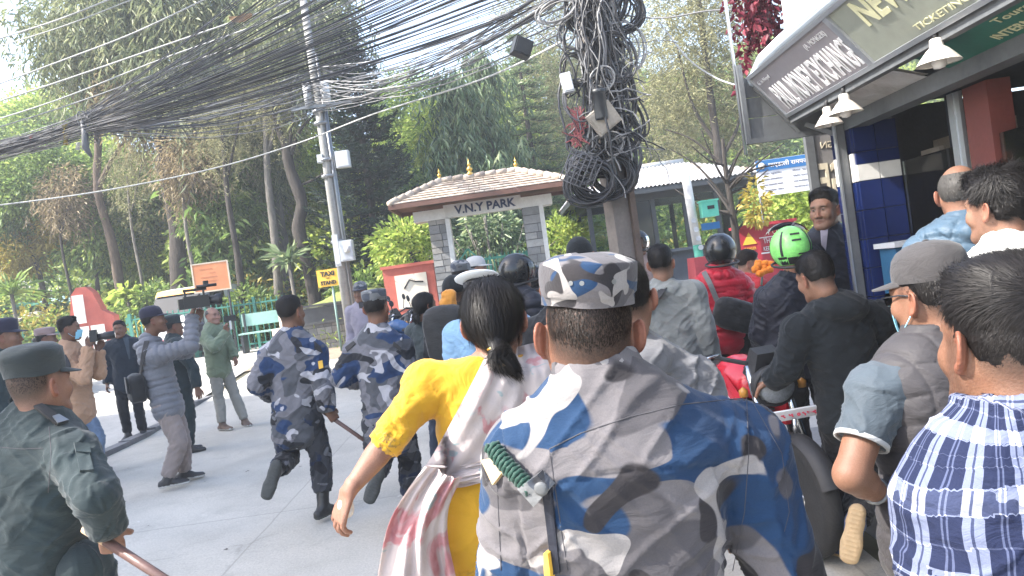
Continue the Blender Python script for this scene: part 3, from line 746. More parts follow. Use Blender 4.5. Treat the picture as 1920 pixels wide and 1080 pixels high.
# counter stand with blue lettered front
cs = empty('counter_stand', (2.32, 4.58, .19), 0, 'blue lettered counter stand with a grey top inside the shop front', 'counter')
M_bluep = mat('blue_panel', (.02, .1, .2), .5, .15)
q = MB(); q.box((0, 0, .7), (.17, .2, 1.36)); q.build('body', M_bluep, cs)
q = MB(); q.box((0, 0, 1.4), (.21, .26, .03)); q.build('top', M_box, cs)
q = MB(); q.box((0, -.106, 1.29), (.15, .012, .14)); sg = q.build('front_panel', M_bluep, cs)
o = link('lettering', text_mesh('PAUL', .1, .002, [M_let], width=.125, height=.1, bold=.002), sg); o.location = (0, -.114, 1.29)
q = MB(); q.tube([(0, 0, -.06), (0, 0, .02)], .12, 12)

# ------------------------------------------------------------------ beyond the shop
def placed_board(name, label, cat, u, v, d, wd, ht, m, zdown=True, yaw=0):
    c = P(u, v, d); o = empty(name, (c.x, c.y, gz(c.y)), yaw, label, cat); zc = c.z - gz(c.y)
    q = MB(); q.box((0, 0, zc), (wd, .03, ht)); return o, q.build('board', m, o), zc
M_blue = mat('banner_blue', (.02, .13, .32), .5, .1)
M_vinyl = mat('banner_white', (.68, .69, .7), .5, .06)
bn, bb, zc = placed_board('banner', 'white and blue banner of Devanagari print between the bare tree and the shop', 'banner', 1478, 328, 12.0, .98, .56, M_vinyl)
q = MB(); q.box((0, -.02, zc + .19), (.98, .012, .17)); hd = q.build('header', M_blue, bb)
o = link('lettering', text_mesh('पाएढाली रामपज पो', .1, .002, [M_let], width=.74, height=.1, bold=.002), hd); o.location = (.07, -.03, zc + .19)
q = MB(); q.lathe([(0, 0), (.05, 0), (.05, .01), (0, .012)], k=14); em = q.build('emblem', M_cream2, hd); em.location = (-.4, -.027, zc + .19); em.rotation_euler = (R(90), 0, 0)
M_print = mat('grey_print', (.16, .16, .2), .6, .1)
for i, s in enumerate(('सेवा सुविधा', 'फोहोर व्यवस्थापन', 'नगर कार्यालय पोखरा', 'सम्पर्क फोन')):
    for x, wd in ((-.25, .3), (.24, .36)):
        o = link('lettering', text_mesh(s, .06, .002, [M_print], width=wd, height=.035), bb); o.location = (x, -.018, zc + .06 - i * .085)
q = MB()
for x in (-.46, .46): q.tube([(x, .05, -.1), (x, .05, zc + .3)], .022, 8)
q.build('post', M_frame, bn)
M_crim = mat('crimson_bin_paint', (.34, .02, .035), .5, .18, 3, .15)
rb = P(1432, 452, 11.2); rbz = gz(rb.y)
bin_ = empty('litter_bin', (rb.x, rb.y, rbz), R(-6), 'crimson street bin lettered PULL with a yellow warning triangle', 'bin')
zt_ = rb.z - rbz + .22
q = MB(); q.box((0, 0, zt_ / 2), (.78, .5, zt_)); bb = q.build('body', M_crim, bin_)
q = MB(); q.box((0, -.02, zt_ + .02), (.84, .58, .04)); q.build('lid', M_crim, bin_)
for s, x, z, wd, ht, m in (('PULL', .14, -.1, .24, .08, M_cream2), ('THANK YOU', .14, -.22, .4, .07, M_let), ('KEEP CITY CLEAN', .14, -.33, .42, .06, M_let), ('DANGER', -.25, -.3, .16, .04, M_yel)):
    o = link('lettering', text_mesh(s, .1, .003, [m], width=wd, height=ht), bb); o.location = (x, -.255, zt_ + z)
q = MB(); q.prism([(-.1, 0), (.1, 0), (0, .17)], .008); tr = q.build('warning_triangle', M_yel, bb); tr.location = (-.25, -.256, zt_ - .24)
q = MB(); q.box((.14, -.253, zt_ - .17), (.5, .006, .012)); q.box((.14, -.253, zt_ - .39), (.5, .006, .02)); q.build('stripe', M_let, bb)
# green letter box on a two-tone post
M_mint = mat('mint_box_paint', (.12, .5, .37), .5, .12)
pb = P(1313, 470, 10.2); o = empty('letter_box_post', (pb.x, pb.y, gz(pb.y)), 0, 'mint green letter box on a green and white post before the kiosk', 'letter box')
h = P(1290, 318, 10.2).z - gz(pb.y)
q = MB(); q.tube([(0, 0, -.1), (-.03, 0, h * .62)], .06, 10); q.build('post', mat('green_post_paint', (.05, .28, .2), .6, .25), o)
q = MB(); q.tube([(-.03, 0, h * .62 + .002), (-.06, 0, h)], .06, 10); q.build('upper_post', M_white, o)
lb = P(1330, 392, 10.1); z_ = lb.z - gz(pb.y)
q = MB(); q.box((lb.x - pb.x, -.06, z_), (.21, .16, .2)); q.box((lb.x - pb.x, -.06, z_ + .11), (.24, .19, .02)); bx = q.build('letter_box', M_mint, o)
q = MB(); q.box((lb.x - pb.x + .01, -.143, z_ + .02), (.09, .01, .045)); q.build('slot', M_black, bx)
q = MB(); q.box((.16, -.07, z_ - .22), (.24, .02, .09)); q.build('blue_plate', M_blue, o)
for i in range(4):
    q = MB(); q.lathe([(0, 0), (.034, 0), (.034, .012), (0, .012)], k=10, smooth=False); w_ = q.build('reflector', M_box, o); w_.location = (-.05 + .015 * i, -.07, z_ - .12 - i * .12); w_.rotation_euler = (R(90), 0, 0)
# red barrier post beside the red jacket
M_redw = mat('red_block_paint', (.42, .07, .08), .6, .2)
c = P(1313, 497, 7.6); o = empty('barrier_post', (c.x, c.y, gz(c.y)), R(10), 'faded red boxy barrier post behind the red puffer jacket', 'barrier')
z_ = c.z - gz(c.y)
q = MB(); q.box((0, 0, z_ - .05), (.2, .2, .26), taper=.9); q.build('head', M_redw, o)
q = MB(); q.box((-.02, 0, (z_ - .18) / 2), (.035, .035, z_ - .18)); q.box((.06, 0, (z_ - .18) / 2), (.03, .03, z_ - .18)); q.build('leg', M_black, o)
# ================================================================== figures: a small solid-modelling kit (distance fields, surface nets)
def V3(*a): return np.array(a, dtype=np.float64)
def unit(v): return v / (np.linalg.norm(v) + 1e-12)
LAT = np.random.default_rng(3).random((32, 32, 32)).astype(np.float32)
def vnoise(p):
    p = np.asarray(p, dtype=np.float32); i = np.floor(p).astype(np.int32); f = p - i; f = f * f * (3 - 2 * f)
    i0 = i & 31; i1 = (i + 1) & 31; r = 0
    for dx, ix in ((0, i0[:, 0]), (1, i1[:, 0])):
        wx = f[:, 0] if dx else 1 - f[:, 0]
        for dy, iy in ((0, i0[:, 1]), (1, i1[:, 1])):
            wy = f[:, 1] if dy else 1 - f[:, 1]
            for dz, iz in ((0, i0[:, 2]), (1, i1[:, 2])):
                wz = f[:, 2] if dz else 1 - f[:, 2]
                r = r + LAT[ix, iy, iz] * wx * wy * wz
    return r
def ridge(n): return 1 - np.abs(2 * n - 1)

class Chain:
    """a limb: nodes (point, rx, ry); rx across the side direction, ry across the front"""
    def __init__(s, nodes, side=(1, 0, 0), flat0=False, flat1=False, smooth=0, p=2.0):
        pts = [np.array(n[0], dtype=np.float64) for n in nodes]; rx = [n[1] for n in nodes]; ry = [n[2] if len(n) > 2 else n[1] for n in nodes]
        sides = [np.array(q, dtype=np.float64) for q in side] if np.ndim(side) == 2 else [np.array(side, dtype=np.float64)] * len(pts)
        if smooth and len(pts) > 2:
            P2, X2, Y2, S2 = [], [], [], []
            for i in range(len(pts) - 1):
                a, b, c, d = max(i - 1, 0), i, i + 1, min(i + 2, len(pts) - 1)
                for k in range(smooth):
                    t = k / smooth
                    cr = lambda q: .5 * (2 * q[b] + (q[c] - q[a]) * t + (2 * q[a] - 5 * q[b] + 4 * q[c] - q[d]) * t * t + (3 * q[b] - q[a] - 3 * q[c] + q[d]) * t ** 3)
                    P2.append(cr(pts)); X2.append(cr(rx)); Y2.append(cr(ry)); S2.append(sides[b] * (1 - t) + sides[c] * t)
            P2.append(pts[-1]); X2.append(rx[-1]); Y2.append(ry[-1]); S2.append(sides[-1])
            pts, rx, ry, sides = P2, X2, Y2, S2
        s.pts, s.rx, s.ry, s.sides, s.f0, s.f1, s.p = pts, rx, ry, sides, flat0, flat1, p
        s.cum = np.concatenate([[0], np.cumsum([np.linalg.norm(b - a) for a, b in zip(pts[:-1], pts[1:])])])
        s.mr = float(np.mean(rx) + np.mean(ry)) / 2
        m = max(max(rx), max(ry))
        A = np.array(pts); s.lo, s.hi = A.min(0) - m, A.max(0) + m
    def seg(s, i, X, Y, Z, full=False):
        a, b = s.pts[i], s.pts[i + 1]; ab = b - a; L = np.linalg.norm(ab) + 1e-9; t = ab / L
        sd = (s.sides[i] + s.sides[i + 1]) / 2; sd = sd - t * np.dot(sd, t)
        if np.linalg.norm(sd) < 1e-4: sd = np.cross(t, V3(.3, .9, .2))
        sd = unit(sd); n = np.cross(t, sd)
        wx, wy, wz = X - a[0], Y - a[1], Z - a[2]
        al = wx * t[0] + wy * t[1] + wz * t[2]; x = wx * sd[0] + wy * sd[1] + wz * sd[2]; y = wx * n[0] + wy * n[1] + wz * n[2]
        tt = np.clip(al / L, 0, 1); rx = s.rx[i] + (s.rx[i + 1] - s.rx[i]) * tt; ry = s.ry[i] + (s.ry[i + 1] - s.ry[i]) * tt
        over = al - tt * L; mn = np.minimum(rx, ry)
        e0 = s.f0 and i == 0; e1 = s.f1 and i == len(s.pts) - 2
        ov = over
        if e0: ov = np.where(over < 0, 0, ov)
        if e1: ov = np.where(over > 0, 0, ov)
        if s.p == 2.0: q = np.sqrt((x / rx) ** 2 + (y / ry) ** 2 + (ov / mn) ** 2)
        else: q = (np.abs(x / rx) ** s.p + np.abs(y / ry) ** s.p + np.abs(ov / mn) ** s.p) ** (1 / s.p)
        d = (q - 1) * mn
        if e0: d = np.maximum(d, -al)
        if e1: d = np.maximum(d, al - L)
        if full: return d, s.cum[i] + tt * L, np.arctan2(x, -y)
        return d
    def points(s, V):
        best = None
        for i in range(len(s.pts) - 1):
            d, al, an = s.seg(i, V[:, 0], V[:, 1], V[:, 2], True)
            if best is None: best = [d, al, an]
            else:
                m = d < best[0]
                for q, nw in zip(best, (d, al, an)): q[m] = nw[m]
        return best
class Field:
    def __init__(s, lo, hi, vox):
        s.lo = np.array(lo, dtype=np.float64); s.vox = vox; s.n = np.maximum(4, np.ceil((np.array(hi) - s.lo) / vox).astype(int) + 1)
        s.ax = [s.lo[i] + np.arange(s.n[i]) * vox for i in range(3)]; s.D = np.full(s.n, 9.0, dtype=np.float32)
    def sl(s, lo, hi):
        r = []
        for i in range(3):
            a = int(max(0, np.floor((lo[i] - s.lo[i]) / s.vox))); b = int(min(s.n[i], np.ceil((hi[i] - s.lo[i]) / s.vox) + 1))
            if b - a < 1: return None, None
            r.append(slice(a, b))
        X = s.ax[0][r[0]].astype(np.float32)[:, None, None]; Y = s.ax[1][r[1]].astype(np.float32)[None, :, None]; Z = s.ax[2][r[2]].astype(np.float32)[None, None, :]
        return tuple(r), (X, Y, Z)
    def eval(s, ch, pad):
        r, c = s.sl(ch.lo - pad, ch.hi + pad)
        if r is None: return None, None
        T = np.full(s.D[r].shape, 9.0, dtype=np.float32)
        for i in range(len(ch.pts) - 1):
            m = max(ch.rx[i], ch.ry[i], ch.rx[i + 1], ch.ry[i + 1]) + pad
            lo = np.minimum(ch.pts[i], ch.pts[i + 1]) - m; hi = np.maximum(ch.pts[i], ch.pts[i + 1]) + m
            q, cc = s.sl(lo, hi)
            if q is None: continue
            q2 = tuple(slice(max(a.start - b.start, 0), a.stop - b.start) for a, b in zip(q, r))
            if any(z.stop <= z.start for z in q2): continue
            d = ch.seg(i, *cc).astype(np.float32)
            sub = T[q2]
            if sub.shape == d.shape: np.minimum(sub, d, out=sub)
        return r, T
    def add(s, ch, k=.02):
        r, T = s.eval(ch, k + 2.5 * s.vox)
        if r is None: return s
        A = s.D[r]
        if k > 0:
            h = np.maximum(k - np.abs(A - T), 0) / k; s.D[r] = np.minimum(A, T) - h * h * k * .25
        else: s.D[r] = np.minimum(A, T)
        return s
    def ell(s, c, rad, k=.01, rot=None, sub=False):
        c = np.array(c, dtype=np.float64); m = max(rad); pad = k + 2.5 * s.vox
        r, cc = s.sl(c - m - pad, c + m + pad)
        if r is None: return s
        x, y, z = cc[0] - c[0], cc[1] - c[1], cc[2] - c[2]
        if rot is not None:
            Rm = np.array(rot).T
            x, y, z = (Rm[i, 0] * x + Rm[i, 1] * y + Rm[i, 2] * z for i in range(3))
        k0 = np.sqrt((x / rad[0]) ** 2 + (y / rad[1]) ** 2 + (z / rad[2]) ** 2); k1 = np.sqrt((x / rad[0] ** 2) ** 2 + (y / rad[1] ** 2) ** 2 + (z / rad[2] ** 2) ** 2) + 1e-9
        T = (k0 * (k0 - 1) / k1).astype(np.float32); A = s.D[r]
        if sub:
            h = np.maximum(k - np.abs(A + T), 0) / k if k else 0; s.D[r] = np.maximum(A, -T) + h * h * k * .25
        else:
            h = np.maximum(k - np.abs(A - T), 0) / k; s.D[r] = np.minimum(A, T) - h * h * k * .25
        return s
    def cut(s, fn):
        X, Y, Z = s.ax[0].astype(np.float32)[:, None, None], s.ax[1].astype(np.float32)[None, :, None], s.ax[2].astype(np.float32)[None, None, :]
        s.D = np.maximum(s.D, fn(X, Y, Z).astype(np.float32)); return s
    def mesh(s):
        D = s.D; D[0] = D[-1] = 9; D[:, 0] = D[:, -1] = 9; D[:, :, 0] = D[:, :, -1] = 9
        I = D < 0
        c = [I[:-1, :-1, :-1], I[1:, :-1, :-1], I[:-1, 1:, :-1], I[1:, 1:, :-1], I[:-1, :-1, 1:], I[1:, :-1, 1:], I[:-1, 1:, 1:], I[1:, 1:, 1:]]
        al, an = c[0].copy(), c[0].copy()
        for q in c[1:]: al &= q; an |= q
        cells = np.argwhere(an & ~al)
        idx = np.full(tuple(s.n - 1), -1, dtype=np.int32); idx[tuple(cells.T)] = np.arange(len(cells))
        acc = np.zeros((len(cells), 3)); cnt = np.zeros(len(cells))
        corner = lambda o: D[cells[:, 0] + o[0], cells[:, 1] + o[1], cells[:, 2] + o[2]]
        cv = {o: corner(o) for o in ((x, y, z) for x in (0, 1) for y in (0, 1) for z in (0, 1))}
        for ax in range(3):
            for p in (0, 1):
                for q in (0, 1):
                    o0 = [0, 0, 0]; o0[(ax + 1) % 3] = p; o0[(ax + 2) % 3] = q; o1 = list(o0); o1[ax] = 1
                    a, b = cv[tuple(o0)], cv[tuple(o1)]; m = (a < 0) != (b < 0)
                    t = np.where(m, a / np.where(m, a - b, 1), 0); pos = np.tile(np.array(o0, float), (len(cells), 1)); pos[:, ax] = t
                    acc[m] += pos[m]; cnt[m] += 1
        V = s.lo + (cells + acc / np.maximum(cnt, 1)[:, None]) * s.vox
        F = []
        for ax in range(3):
            u, w = (ax + 1) % 3, (ax + 2) % 3
            s0 = [slice(None)] * 3; s1 = [slice(None)] * 3; s0[ax] = slice(0, -1); s1[ax] = slice(1, None)
            A, B = I[tuple(s0)], I[tuple(s1)]; e = np.argwhere(A != B)
            if not len(e): continue
            inside = A[tuple(e.T)]
            def cell(du, dw):
                q = e.copy(); q[:, u] += du; q[:, w] += dw; return idx[tuple(q.T)]
            ok = (e[:, u] > 0) & (e[:, w] > 0) & (e[:, u] < s.n[u] - 1) & (e[:, w] < s.n[w] - 1)
            e = e[ok]; inside = inside[ok]
            Q = np.stack([cell(-1, -1), cell(0, -1), cell(0, 0), cell(-1, 0)], 1)
            Q[~inside] = Q[~inside][:, ::-1]; F.append(Q)
        F = np.concatenate(F) if F else np.zeros((0, 4), int)
        return V, F[(F >= 0).all(1)]
def vnormals(V, F):
    n = np.cross(V[F[:, 2]] - V[F[:, 0]], V[F[:, 3]] - V[F[:, 1]]); out = np.zeros_like(V)
    for j in range(4):
        for k in range(3): out[:, k] += np.bincount(F[:, j], n[:, k], len(V))
    return out / (np.linalg.norm(out, axis=1, keepdims=True) + 1e-12)

def solid(chains, vox, k=.03, extra=None, pad=.03):
    """chains: Chain or (Chain, k)"""
    cs = [(c, k) if isinstance(c, Chain) else c for c in chains]
    lo = np.min([c.lo for c, _ in cs], 0) - pad; hi = np.max([c.hi for c, _ in cs], 0) + pad
    f = Field(lo, hi, vox)
    for c, kk in cs: f.add(c, kk)
    if extra: extra(f)
    V, F = f.mesh()
    return V, F, [c for c, _ in cs]
def cloth_coords(V, chains):
    best = None
    for i, c in enumerate(chains):
        d, al, an = c.points(V)
        cur = [d.copy(), al.copy(), an * c.mr, np.full(len(V), float(i))]
        if best is None: best = cur
        else:
            m = d < best[0]
            for q, nw in zip(best, cur): q[m] = nw[m]
    return np.stack(best[1:], 1)      # along, around, chain number

# ------------------------------------------------------------------ cloth, skin and hair materials
def fabric(name, col, rough=.85, var=.12, weave=420, bmp=.25, sheen=.15, fold=.35):
    m, t, b = nodes(name)
    v = coords(t)
    f = noise(t, v, 4.5, 4, .6, .6); fine = noise(t, v, weave, 2)
    lo = tuple(c * (1 - var) for c in col); hi = tuple(min(1, c * (1 + var)) for c in col)
    c = ramp(t, f, [(.3, lo), (.7, hi)])
    c = mixc(t, .25, c, ramp(t, fine, [(.3, .45), (.7, 1)]), 'MULTIPLY')
    t.links.new(c, b.inputs['Base Color']); b.inputs['Roughness'].default_value = rough; b.inputs['Sheen Weight'].default_value = sheen
    b.inputs['Specular IOR Level'].default_value = .25
    wr = noise(t, coords(t, 'Object', (1, 1, 2.2)), 11, 4, .55, 1.2)
    h = math_(t, 'ADD', math_(t, 'MULTIPLY', wr, fold), math_(t, 'MULTIPLY', fine, .02))
    bump(t, b, h, .55, .03)
    return m
def camo(name, scale, pal, rough=.85, seed=0.0, wr=.35, thr=(.55, .575, .635, .65)):
    """pal: base, mid, dark, blue, light"""
    m, t, b = nodes(name)
    base, mid, dark, blue, light = pal
    def blob(off, sc, dist, thr, st=(1, 1, 1.25)):
        v = coords(t, 'Object', st, (0, .3, off), (off * 3.1 + seed, off * 1.7, off * 2.3)); n = noise(t, v, sc * scale, .6, .4, dist * .55)
        return ramp(t, n, [(thr - .006, 0), (thr + .006, 1)])
    c = mixc(t, blob(.4, 1.0, .9, thr[0]), base, mid)
    c = mixc(t, blob(1.1, .9, 1.3, thr[1], (1, 1, 1.7)), c, blue)
    c = mixc(t, blob(1.9, 1.15, 1.1, thr[2]), c, dark)
    c = mixc(t, blob(2.7, 1.2, 1.6, thr[3], (1.2, 1, 1.4)), c, light)
    f = noise(t, coords(t), 5, 4); fine = noise(t, coords(t), 380, 2)
    c = mixc(t, .3, c, ramp(t, f, [(.3, .7), (.7, 1)]), 'MULTIPLY'); c = mixc(t, .25, c, ramp(t, fine, [(.3, .5), (.7, 1)]), 'MULTIPLY')
    t.links.new(c, b.inputs['Base Color']); b.inputs['Roughness'].default_value = rough; b.inputs['Sheen Weight'].default_value = .1; b.inputs['Specular IOR Level'].default_value = .25
    w = noise(t, coords(t, 'Object', (1, 1, 1.8)), 10, 4, .55, 1.2); bump(t, b, math_(t, 'ADD', math_(t, 'MULTIPLY', w, wr), math_(t, 'MULTIPLY', fine, .02)), .5, .03)
    return m
M_skin, t, b = nodes('skin')
v = coords(t); c = attr(t, 'tint', 'Color')
pore = noise(t, v, 260, 3); blot = noise(t, v, 18, 4, .6)
c = mixc(t, .6, c, ramp(t, blot, [(.3, (.8, .66, .62)), (.7, (1, 1, 1))]), 'MULTIPLY'); c = mixc(t, .3, c, ramp(t, pore, [(.35, (.6, .55, .52)), (.6, (1, 1, 1))]), 'MULTIPLY')
t.links.new(c, b.inputs['Base Color']); b.inputs['Roughness'].default_value = .56; b.inputs['Subsurface Weight'].default_value = .15; b.inputs['Subsurface Radius'].default_value = (1, .32, .16); b.inputs['Subsurface Scale'].default_value = .012
b.inputs['Specular IOR Level'].default_value = .4
bump(t, b, math_(t, 'ADD', pore, math_(t, 'MULTIPLY', blot, .8)), .35, .003)
def hairmat(name, col, rough=.38):
    m, t, b = nodes(name); a = attr(t, 'tint')
    t.links.new(ramp(t, a, [(0, tuple(x * .5 for x in col)), (.7, col), (1, tuple(min(1, x * 1.6 + .003) for x in col))]), b.inputs['Base Color']); b.inputs['Roughness'].default_value = rough
    b.inputs['Specular IOR Level'].default_value = .22
    return m
M_hair = hairmat('black_hair', (.009, .0075, .0075), .5); M_hairb = hairmat('brown_black_hair', (.014, .01, .008), .6); M_hairg = hairmat('greying_hair', (.07, .066, .062), .6)
M_eye = mat('eye_white', (.6, .57, .53), .25, .03, 5, 0); M_iris = mat('dark_iris', (.012, .008, .006), .12, .05, 5, 0)

def finish(name, V, F, m, parent, chains=None, disp=None, mi=None, tint=None, tint_name='tint'):
    if disp is not None:
        Nn = vnormals(V, F); V = V + Nn * disp[:, None]
    me = np_mesh(name, V, F, m if isinstance(m, (list, tuple)) else [m], True, mi)
    if tint is not None:
        if tint.ndim == 2: set_attr(me, tint_name, np.concatenate([tint, np.ones((len(tint), 1))], 1), 'FLOAT_COLOR')
        else: set_attr(me, tint_name, tint)
    if chains is not None: set_attr(me, 'cloth', cloth_coords(V, chains), 'FLOAT_VECTOR')
    return link(name, me, parent)

# ------------------------------------------------------------------ wrinkles
def folds(V, cc, amp, limb_from=1):
    """torso chains (number < limb_from) fold in space, limbs fold along their length"""
    x, y, z = V.T
    big = vnoise(np.stack([x * 5 + 3, y * 5, z * 6.5], 1)) - .5
    diag = ridge(vnoise(np.stack([(x + .55 * z) * 8, y * 7, (z - .55 * x) * 17], 1))) - .5
    diag2 = ridge(vnoise(np.stack([(x - .6 * z) * 7 + 9, y * 7, (z + .6 * x) * 14 + 4], 1))) - .5
    fine = vnoise(np.stack([x * 26, y * 26, z * 42], 1)) - .5
    sharp = lambda q: np.sign(q) * np.abs(q) ** .8
    dr1 = ridge(vnoise(np.stack([(x + .9 * z) * 5 + 2, y * 6, (z - .9 * x) * 26 + 1.5 * big], 1))) ** 3 - .35; dr2 = ridge(vnoise(np.stack([(x - 1.0 * z) * 5 + 4, y * 6 + 3, (z + 1.0 * x) * 24 - 1.5 * big], 1))) ** 3 - .35
    tors = .75 * big + .45 * diag + .35 * diag2 + .2 * fine + .55 * dr1 + .45 * dr2
    al, ar = cc[:, 0], cc[:, 1]; an = ar * 14
    rings = ridge(vnoise(np.stack([al * 21 + 1.2 * np.sin(an), np.cos(an) * 1.2 + cc[:, 2] * 5, np.sin(an) * 1.2], 1))) - .5
    rings2 = ridge(vnoise(np.stack([al * 34 + 2.0 * np.cos(an), np.cos(an) * 2 + 7 + cc[:, 2] * 3, np.sin(an) * 2], 1))) - .5
    deep = ridge(vnoise(np.stack([al * 27 + 2.4 * np.sin(an + 1), np.cos(an) * 1.5 + 3 + cc[:, 2], np.sin(an) * 1.5], 1))) ** 3 - .35
    limb = .35 * rings + .3 * rings2 + .4 * big + .15 * fine + .75 * deep
    return amp * np.where(cc[:, 2] < limb_from, tors, limb)
def puffs(cc, pitch, amp, vertical=None):
    ph = np.abs(np.sin(np.pi * cc[:, 0] / pitch)) ** .55
    d = amp * (ph - .75)
    if vertical: d = np.minimum(d, amp * (np.abs(np.sin(np.pi * cc[:, 1] / vertical)) ** .5 - .75))
    return d

# ------------------------------------------------------------------ heads, in their own frame: x right, y forward, z up, metres
def head_field(vox, neck, jaw=1.0, nose=1.0):
    lo, hi = np.array([-.125, -.16, -.2]), np.array([.125, .14, .14])
    nn = np.array([n[0] for n in neck]); lo = np.minimum(lo, nn.min(0) - .03); hi = np.maximum(hi, nn.max(0) + .03)
    lo[2] = max(lo[2], nn[:, 2].min() - .02)
    f = Field(lo, hi, vox)
    f.ell((0, -.015, .028), (.0755, .098, .09), .01)
    f.add(Chain([((0, .03, .02), .064, .055), ((0, .042, -.04), .060, .048), ((0, .05, -.085), .045 * jaw, .036)], (1, 0, 0)), .035)
    for s in (-1, 1):
        f.add(Chain([((s * .058, -.005, -.035), .014), ((s * .05, .025, -.078), .016), ((s * .02, .068, -.104), .016)], (1, 0, 0)), .04)
        f.ell((s * .042, .062, -.028), (.024, .022, .022), .03)
    f.ell((0, .078, -.104), (.021, .016, .015), .022)
    f.add(Chain([((-.042, .074, .026), .011), ((0, .083, .024), .011), ((.042, .074, .026), .011)], (1, 0, 0)), .02)
    for s in (-1, 1): f.ell((s * .0315, .097, .006), (.02, .016, .013), .014, sub=True)
    f.add(Chain([((0, .083, .012), .0072), ((0, .099 * nose, -.02), .009), ((0, .108 * nose, -.036), .0112)], (1, 0, 0)), .014)
    for s in (-1, 1): f.ell((s * .0125, .095, -.04), (.0095, .011, .0085), .009)
    f.add(Chain([((-.023, .081, -.066), .006), ((0, .091, -.063), .0078), ((.023, .081, -.066), .006)], (1, 0, 0)), .008)
    f.add(Chain([((-.02, .081, -.076), .006), ((0, .09, -.0765), .0085), ((.02, .081, -.076), .006)], (1, 0, 0)), .006)
    f.add(Chain([((-.022, .094, -.0705), .0016), ((.022, .094, -.0705), .0016)], (1, 0, 0)), 0) if False else None
    f.add(Chain(neck, (1, 0, 0), smooth=3), .035)
    for s in (-1, 1):
        f.ell((s * .0315, .0765, .005), (.0135, .0135, .0125), .004)
        c_, s_ = math.cos(R(28)), math.sin(R(28))
        rot = np.array([[c_, -s * s_, 0], [s * s_, c_, 0], [0, 0, 1]]) @ np.array([[1, 0, 0], [0, math.cos(.2), -math.sin(.2)], [0, math.sin(.2), math.cos(.2)]])
        f.ell((s * .0835, -.016, -.012), (.0065, .0185, .0305), .008, rot)
        f.ell((s * .0895, -.0125, -.006), (.0055, .0115, .019), .005, rot, sub=True)
        eb = np.array([s * .0865, -.0165, -.008]); f.add(Chain([(eb + rot @ V3(s * .003, .0185 * math.cos(a) * (1 if math.cos(a) < 0 else .8), .0285 * math.sin(a)), .0038) for a in np.linspace(R(20), R(265), 11)], (1, 0, 0)), .004)
        f.ell((s * .083, -.006, -.038), (.006, .008, .009), .008)
    return f
def hairline(x, y):
    return np.interp(y, [-.13, -.1, -.06, -.035, -.02, .0, .02, .035, .05, .066, .085, .12], [-.085, -.082, -.07, -.05, .012, .022, .0, .012, .05, .07, .085, .09])
def skin_tint(V, base, hair=None, beard=0.0, lipc=(.72, .42, .4), fade=.0, brows=True):
    x, y, z = V.T; base = np.array(base); T = np.tile(base, (len(V), 1))
    def mixin(m, c): 
        T[:] = T * (1 - m[:, None]) + np.array(c) * m[:, None]
    sm = lambda e0, e1, v: np.clip((v - e0) / (e1 - e0), 0, 1) ** 2 * (3 - 2 * np.clip((v - e0) / (e1 - e0), 0, 1))
    ear = sm(.074, .086, np.abs(x)) * (np.abs(y + .015) < .04) * (z > -.055) * (z < .03)
    mixin(ear * .5, base * np.array([1.25, .8, .75]))
    mixin(sm(.085, .1, y) * (np.abs(z + .03) < .02) * .3, base * np.array([1.15, .8, .75]))
    lip = np.exp(-((x / .022) ** 4 + ((z + .0705) / .0105) ** 4)) * (y > .07)
    mixin(lip * .75, base * np.array([.85, .55, .52])); mixin(np.exp(-((x / .022) ** 4 + ((z + .0705) / .0022) ** 2)) * (y > .07) * .9, base * .22)
    if brows:
        br = np.exp(-(((np.abs(x) - .034) / .019) ** 4 + ((z - .0235 + .14 * (np.abs(x) - .03)) / .0062) ** 2)) * (y > .05); mixin(br * .88, (.015, .012, .01))
    if beard:
        n = vnoise(V * 300)
        bd = sm(-.035, -.06, z) * sm(-.01, .03, y) * (1 - lip) * sm(-.135, -.11, z); mus = np.exp(-((x / .028) ** 4 + ((z + .055) / .006) ** 2)) * (y > .07)
        side = sm(.05, .058, np.abs(x)) * sm(-.005, .012, y) * sm(.05, .035, y) * sm(.02, .0, z) * sm(-.11, -.06, z)
        mixin(np.clip((np.maximum(np.maximum(bd * .7, mus), side * .8)) * beard * (.7 + .6 * n), 0, .95), (.02, .016, .014))
    if fade:
        hz = z - hairline(x, y); scalp = sm(-.01, .065, hz) ** .7 * (1 - ear) * (.82 + .25 * vnoise(V * 420)); mixin(scalp * fade, (.022, .016, .013))
    ew = np.exp(-(((np.abs(x) - .0315) / .0125) ** 6 + ((z - .0038) / .003) ** 4)) * (y > .08); mixin(ew * .85, (.24, .21, .195))
    ir = np.exp(-(((np.abs(x) - .0315) / .0064) ** 6 + ((z - .005) / .0052) ** 6)) * (y > .08); mixin(ir, (.012, .008, .006))
    ld = np.exp(-(((np.abs(x) - .0315) / .0155) ** 4 + ((z - .0085) / .0026) ** 2)) * (y > .07); mixin(ld * .85, base * .18)
    nos = np.exp(-(((np.abs(x) - .008) / .004) ** 2 + ((z + .0475) / .003) ** 2)) * (y > .08); mixin(nos * .8, base * .15)
    return np.clip(T, 0, 1)

